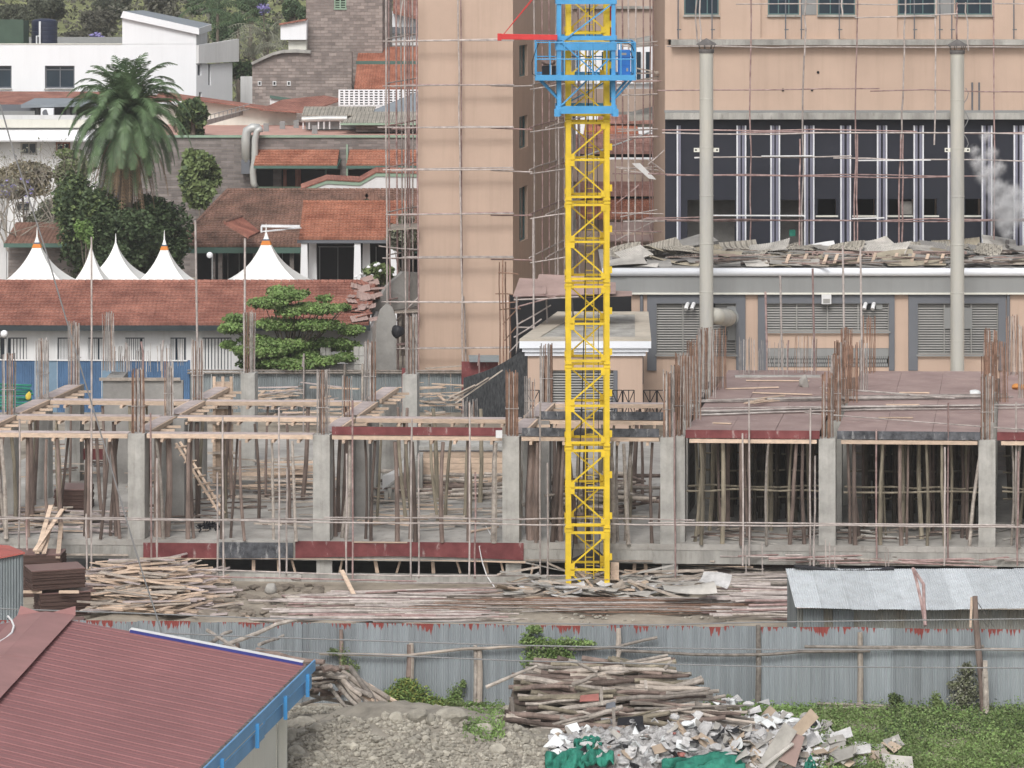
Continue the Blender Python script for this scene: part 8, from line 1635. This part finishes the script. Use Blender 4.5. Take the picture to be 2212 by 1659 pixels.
# =============== wooded hill ===============
def hz(x,y): return terrain_z(x,y)
pts = []
n = 90000; xx = rng.uniform(-75,80,n); yy = rng.uniform(300,470,n); zz = np.array([hz(a_,b_) for a_,b_ in zip(xx,yy)])+rng.uniform(.2,2.6,n)
put('hill_thicket', leafmesh(np.stack([xx,yy,zz],1),.33,flat=.7), mt['leafhill2'], None, 'dense far off thicket on the wooded hillside', 'thicket', None, 'stuff')
hl = ['round dull green tree on the hillside, %s' % s for s in ('above the water tank','left of the white raised block','behind the green screen','above the sloping roof','right of the sloping roof','far left top','behind the raised block','above the white dormer','highest over the tank','low behind the parapet','second from the stone tower','nearest the stone tower','over the middle of the white block','at the left frame edge','between tank and raised block','above the side wing')]
k = 0
for (U,V,w_,h_,m) in ((95,20,90,60,'leafhill1'),(210,50,80,60,'leafhill2'),(20,40,90,60,'leafhill1'),(350,15,90,60,'leafhill2'),(440,30,80,70,'leafhill3'),(-10,10,90,50,'leafhill2'),(290,5,90,40,'leafhill1'),(600,20,70,60,'leafhill3'),(100,-5,90,50,'leafhill2'),(170,80,60,40,'leafhill2'),(540,15,70,60,'leafhill3'),(640,25,60,50,'leafhill3'),(380,-5,90,40,'leafhill1'),(10,75,80,50,'leafhill2'),(240,12,80,50,'leafhill1'),(490,60,70,70,'leafhill3')):
    Y = 300+rnd(0,60)+(90-V)*.6; c = P(U,V,Y); gz_ = hz(c.x,Y); rw, rh = w_*Y/F*.5, h_*Y/F*.55
    cl = [((c.x+rnd(-.6,.6)*rw,Y+rnd(-.6,.6)*rw,c.z+rnd(-.5,.5)*rh),(rw*.5,rw*.5,rh*.5)) for _ in range(9)]
    tree('hillside_tree',(c.x,Y,min(gz_,c.z-rh*1.3)),cl,6500,.17,m,hl[k],tr=.2); k += 1
for U,V,n_,lab in ((228,100,160,'violet flowering treetop beside the water tank'),(208,82,60,'small violet flowering top left of the larger one'),(570,18,60,'faint violet blossom high on the hillside')):
    c = P(U,V,292); t = root('jacaranda', (c.x,292,hz(c.x,292)), lab, 'tree'); put('trunk', trunkmesh(c.x,292,hz(c.x,292),c.z,.1), mt['bark'], t); put('blossom', leafmesh(cluster_pts(c,(.9*n_/160+.3,.8,.6),n_*3,.2),.22), mt['jac'], t)
# feathery grey palms by the stone tower
def featherpalm(U,V,Y,L_,lab,mat,n=26,seed=0):
    c = P(U,V,Y); t = root('feather_palm',(c.x,Y,hz(c.x,Y)),lab,'palm tree'); put('trunk', trunkmesh(c.x,Y,hz(c.x,Y),c.z,.2), mt['bark'], t)
    for i in range(n):
        az = i*2.4; d = Vector((math.cos(az)*.8,math.sin(az)*.8,rnd(.2,1.3))).normalized(); p = c.copy(); mb = MB(); ps = [p.copy()]
        for j in range(8): p = p+d*L_/8; d = (d+Vector((0,0,-.22))).normalized(); ps.append(p.copy())
        mb.tube(ps,.03,3,caps=False); sv = Vector((-math.sin(az),math.cos(az),0))
        for j in range(16):
            q = j/16*8; k_ = int(q); b_ = ps[k_].lerp(ps[k_+1],q-k_)
            for s in (-1,1): e_ = b_+(sv*s*.5+Vector((0,0,-.45)))*.8; mb.add([b_,b_+(ps[k_+1]-ps[k_])*.12,e_],[(0,1,2)])
        put('frond', mb, mt[mat], t)
featherpalm(578,88,284,4.2,'grey feathery palm left of the white dormer block','leafgrey'); featherpalm(548,118,282,3.6,'lower grey feathery palm by the stone shoulder wall','leafgrey',20); featherpalm(515,55,292,4,'green feathery palm right of the raised white block','leafhill3',24); featherpalm(470,22,300,4.4,'green palm crown high behind the sloping roof','leafhill3',24)
tree('hedge_tree',(PX(525,284),284,2),multi(525,150,70,60,284,9,.5),2600,.25,'leafhill3','dark green hedge tree between white wing and stone wall',tr=.15)
# =============== steam ===============
def volmat(name, dens, colr, scale, thr):
    m = bpy.data.materials.new(name); m.use_nodes = True; N = m.node_tree.nodes; L = m.node_tree.links; N.clear(); o = N.new('ShaderNodeOutputMaterial'); v = N.new('ShaderNodeVolumePrincipled'); v.inputs['Color'].default_value = (*colr,1); L.new(v.outputs[0], o.inputs['Volume'])
    if scale:
        tc = N.new('ShaderNodeTexCoord'); no = N.new('ShaderNodeTexNoise'); no.inputs['Scale'].default_value = scale; no.inputs['Detail'].default_value = 3; L.new(tc.outputs['Object'], no.inputs['Vector']); mr = N.new('ShaderNodeMapRange'); mr.inputs[1].default_value = thr; mr.inputs[2].default_value = thr+.22; mr.inputs[4].default_value = dens; L.new(no.outputs[0], mr.inputs[0]); L.new(mr.outputs[0], v.inputs['Density'])
    else: v.inputs['Density'].default_value = dens
    return m
m = bpy.data.materials.new('steam'); m.use_nodes = True; N = m.node_tree.nodes; L = m.node_tree.links; N.clear(); o_ = N.new('ShaderNodeOutputMaterial'); v_ = N.new('ShaderNodeVolumePrincipled'); v_.inputs['Color'].default_value = (.97,.97,.98,1); L.new(v_.outputs[0], o_.inputs['Volume'])
tc = N.new('ShaderNodeTexCoord'); gr_ = N.new('ShaderNodeTexGradient'); gr_.gradient_type = 'QUADRATIC_SPHERE'; L.new(tc.outputs['Object'], gr_.inputs[0]); no = N.new('ShaderNodeTexNoise'); no.inputs['Scale'].default_value = 2.2; no.inputs['Detail'].default_value = 4; L.new(tc.outputs['Object'], no.inputs['Vector'])
mr = N.new('ShaderNodeMapRange'); mr.inputs[1].default_value = .38; mr.inputs[2].default_value = .62; mr.inputs[4].default_value = 9; L.new(no.outputs[0], mr.inputs[0]); mu = N.new('ShaderNodeMath'); mu.operation = 'MULTIPLY'; L.new(gr_.outputs[1], mu.inputs[0]); L.new(mr.outputs[0], mu.inputs[1]); L.new(mu.outputs[0], v_.inputs['Density']); mt['steam'] = m
Y = 169.0; st = root('steam_plume', P(2176,520,Y), 'white steam rising beside the right chimney before the black storey', 'steam'); st['kind'] = 'stuff'
for u,v,w_ in ((2176,505,22),(2172,478,36),(2190,455,44),(2160,445,40),(2185,420,38),(2150,405,34),(2130,375,34),(2112,350,26),(2155,362,26),(2140,330,24),(2105,325,18),(2130,295,20)):
    mb = MB(); mb.rock((0,0,0),1,(1,1,1),1,3); me = mesh_from('steam_puff', [list(Vector(p).normalized()) for p in mb.v], mb.f); me.materials.append(m); o = bpy.data.objects.new('steam_puff', me); col.objects.link(o); o.parent = st; o.location = P(u,v,Y)-st.location; s_ = w_*Y/F; o.scale = (s_,s_*.8,s_)
mb = MB(); mb.tube([P(2176,540,Y),P(2176,518,Y)],.10,10); put('vent_pipe', mb, mt['soot'], None, 'short dark pipe on the plant roof from which the steam rises', 'pipe')
# =============== air ===============
hz_ = bpy.data.materials.new('haze'); hz_.use_nodes = True; N = hz_.node_tree.nodes; L = hz_.node_tree.links; N.clear(); o_ = N.new('ShaderNodeOutputMaterial'); v_ = N.new('ShaderNodeVolumePrincipled'); v_.inputs['Color'].default_value = (.93,.95,.98,1); v_.inputs['Density'].default_value = .00022; v_.inputs['Anisotropy'].default_value = .2; L.new(v_.outputs[0], o_.inputs['Volume'])
b = MB(); b.box(-260,260,-30,910,-5,170); put('haze', b, hz_, None, 'thin pale haze filling the air over the whole site', 'haze', None, 'stuff')
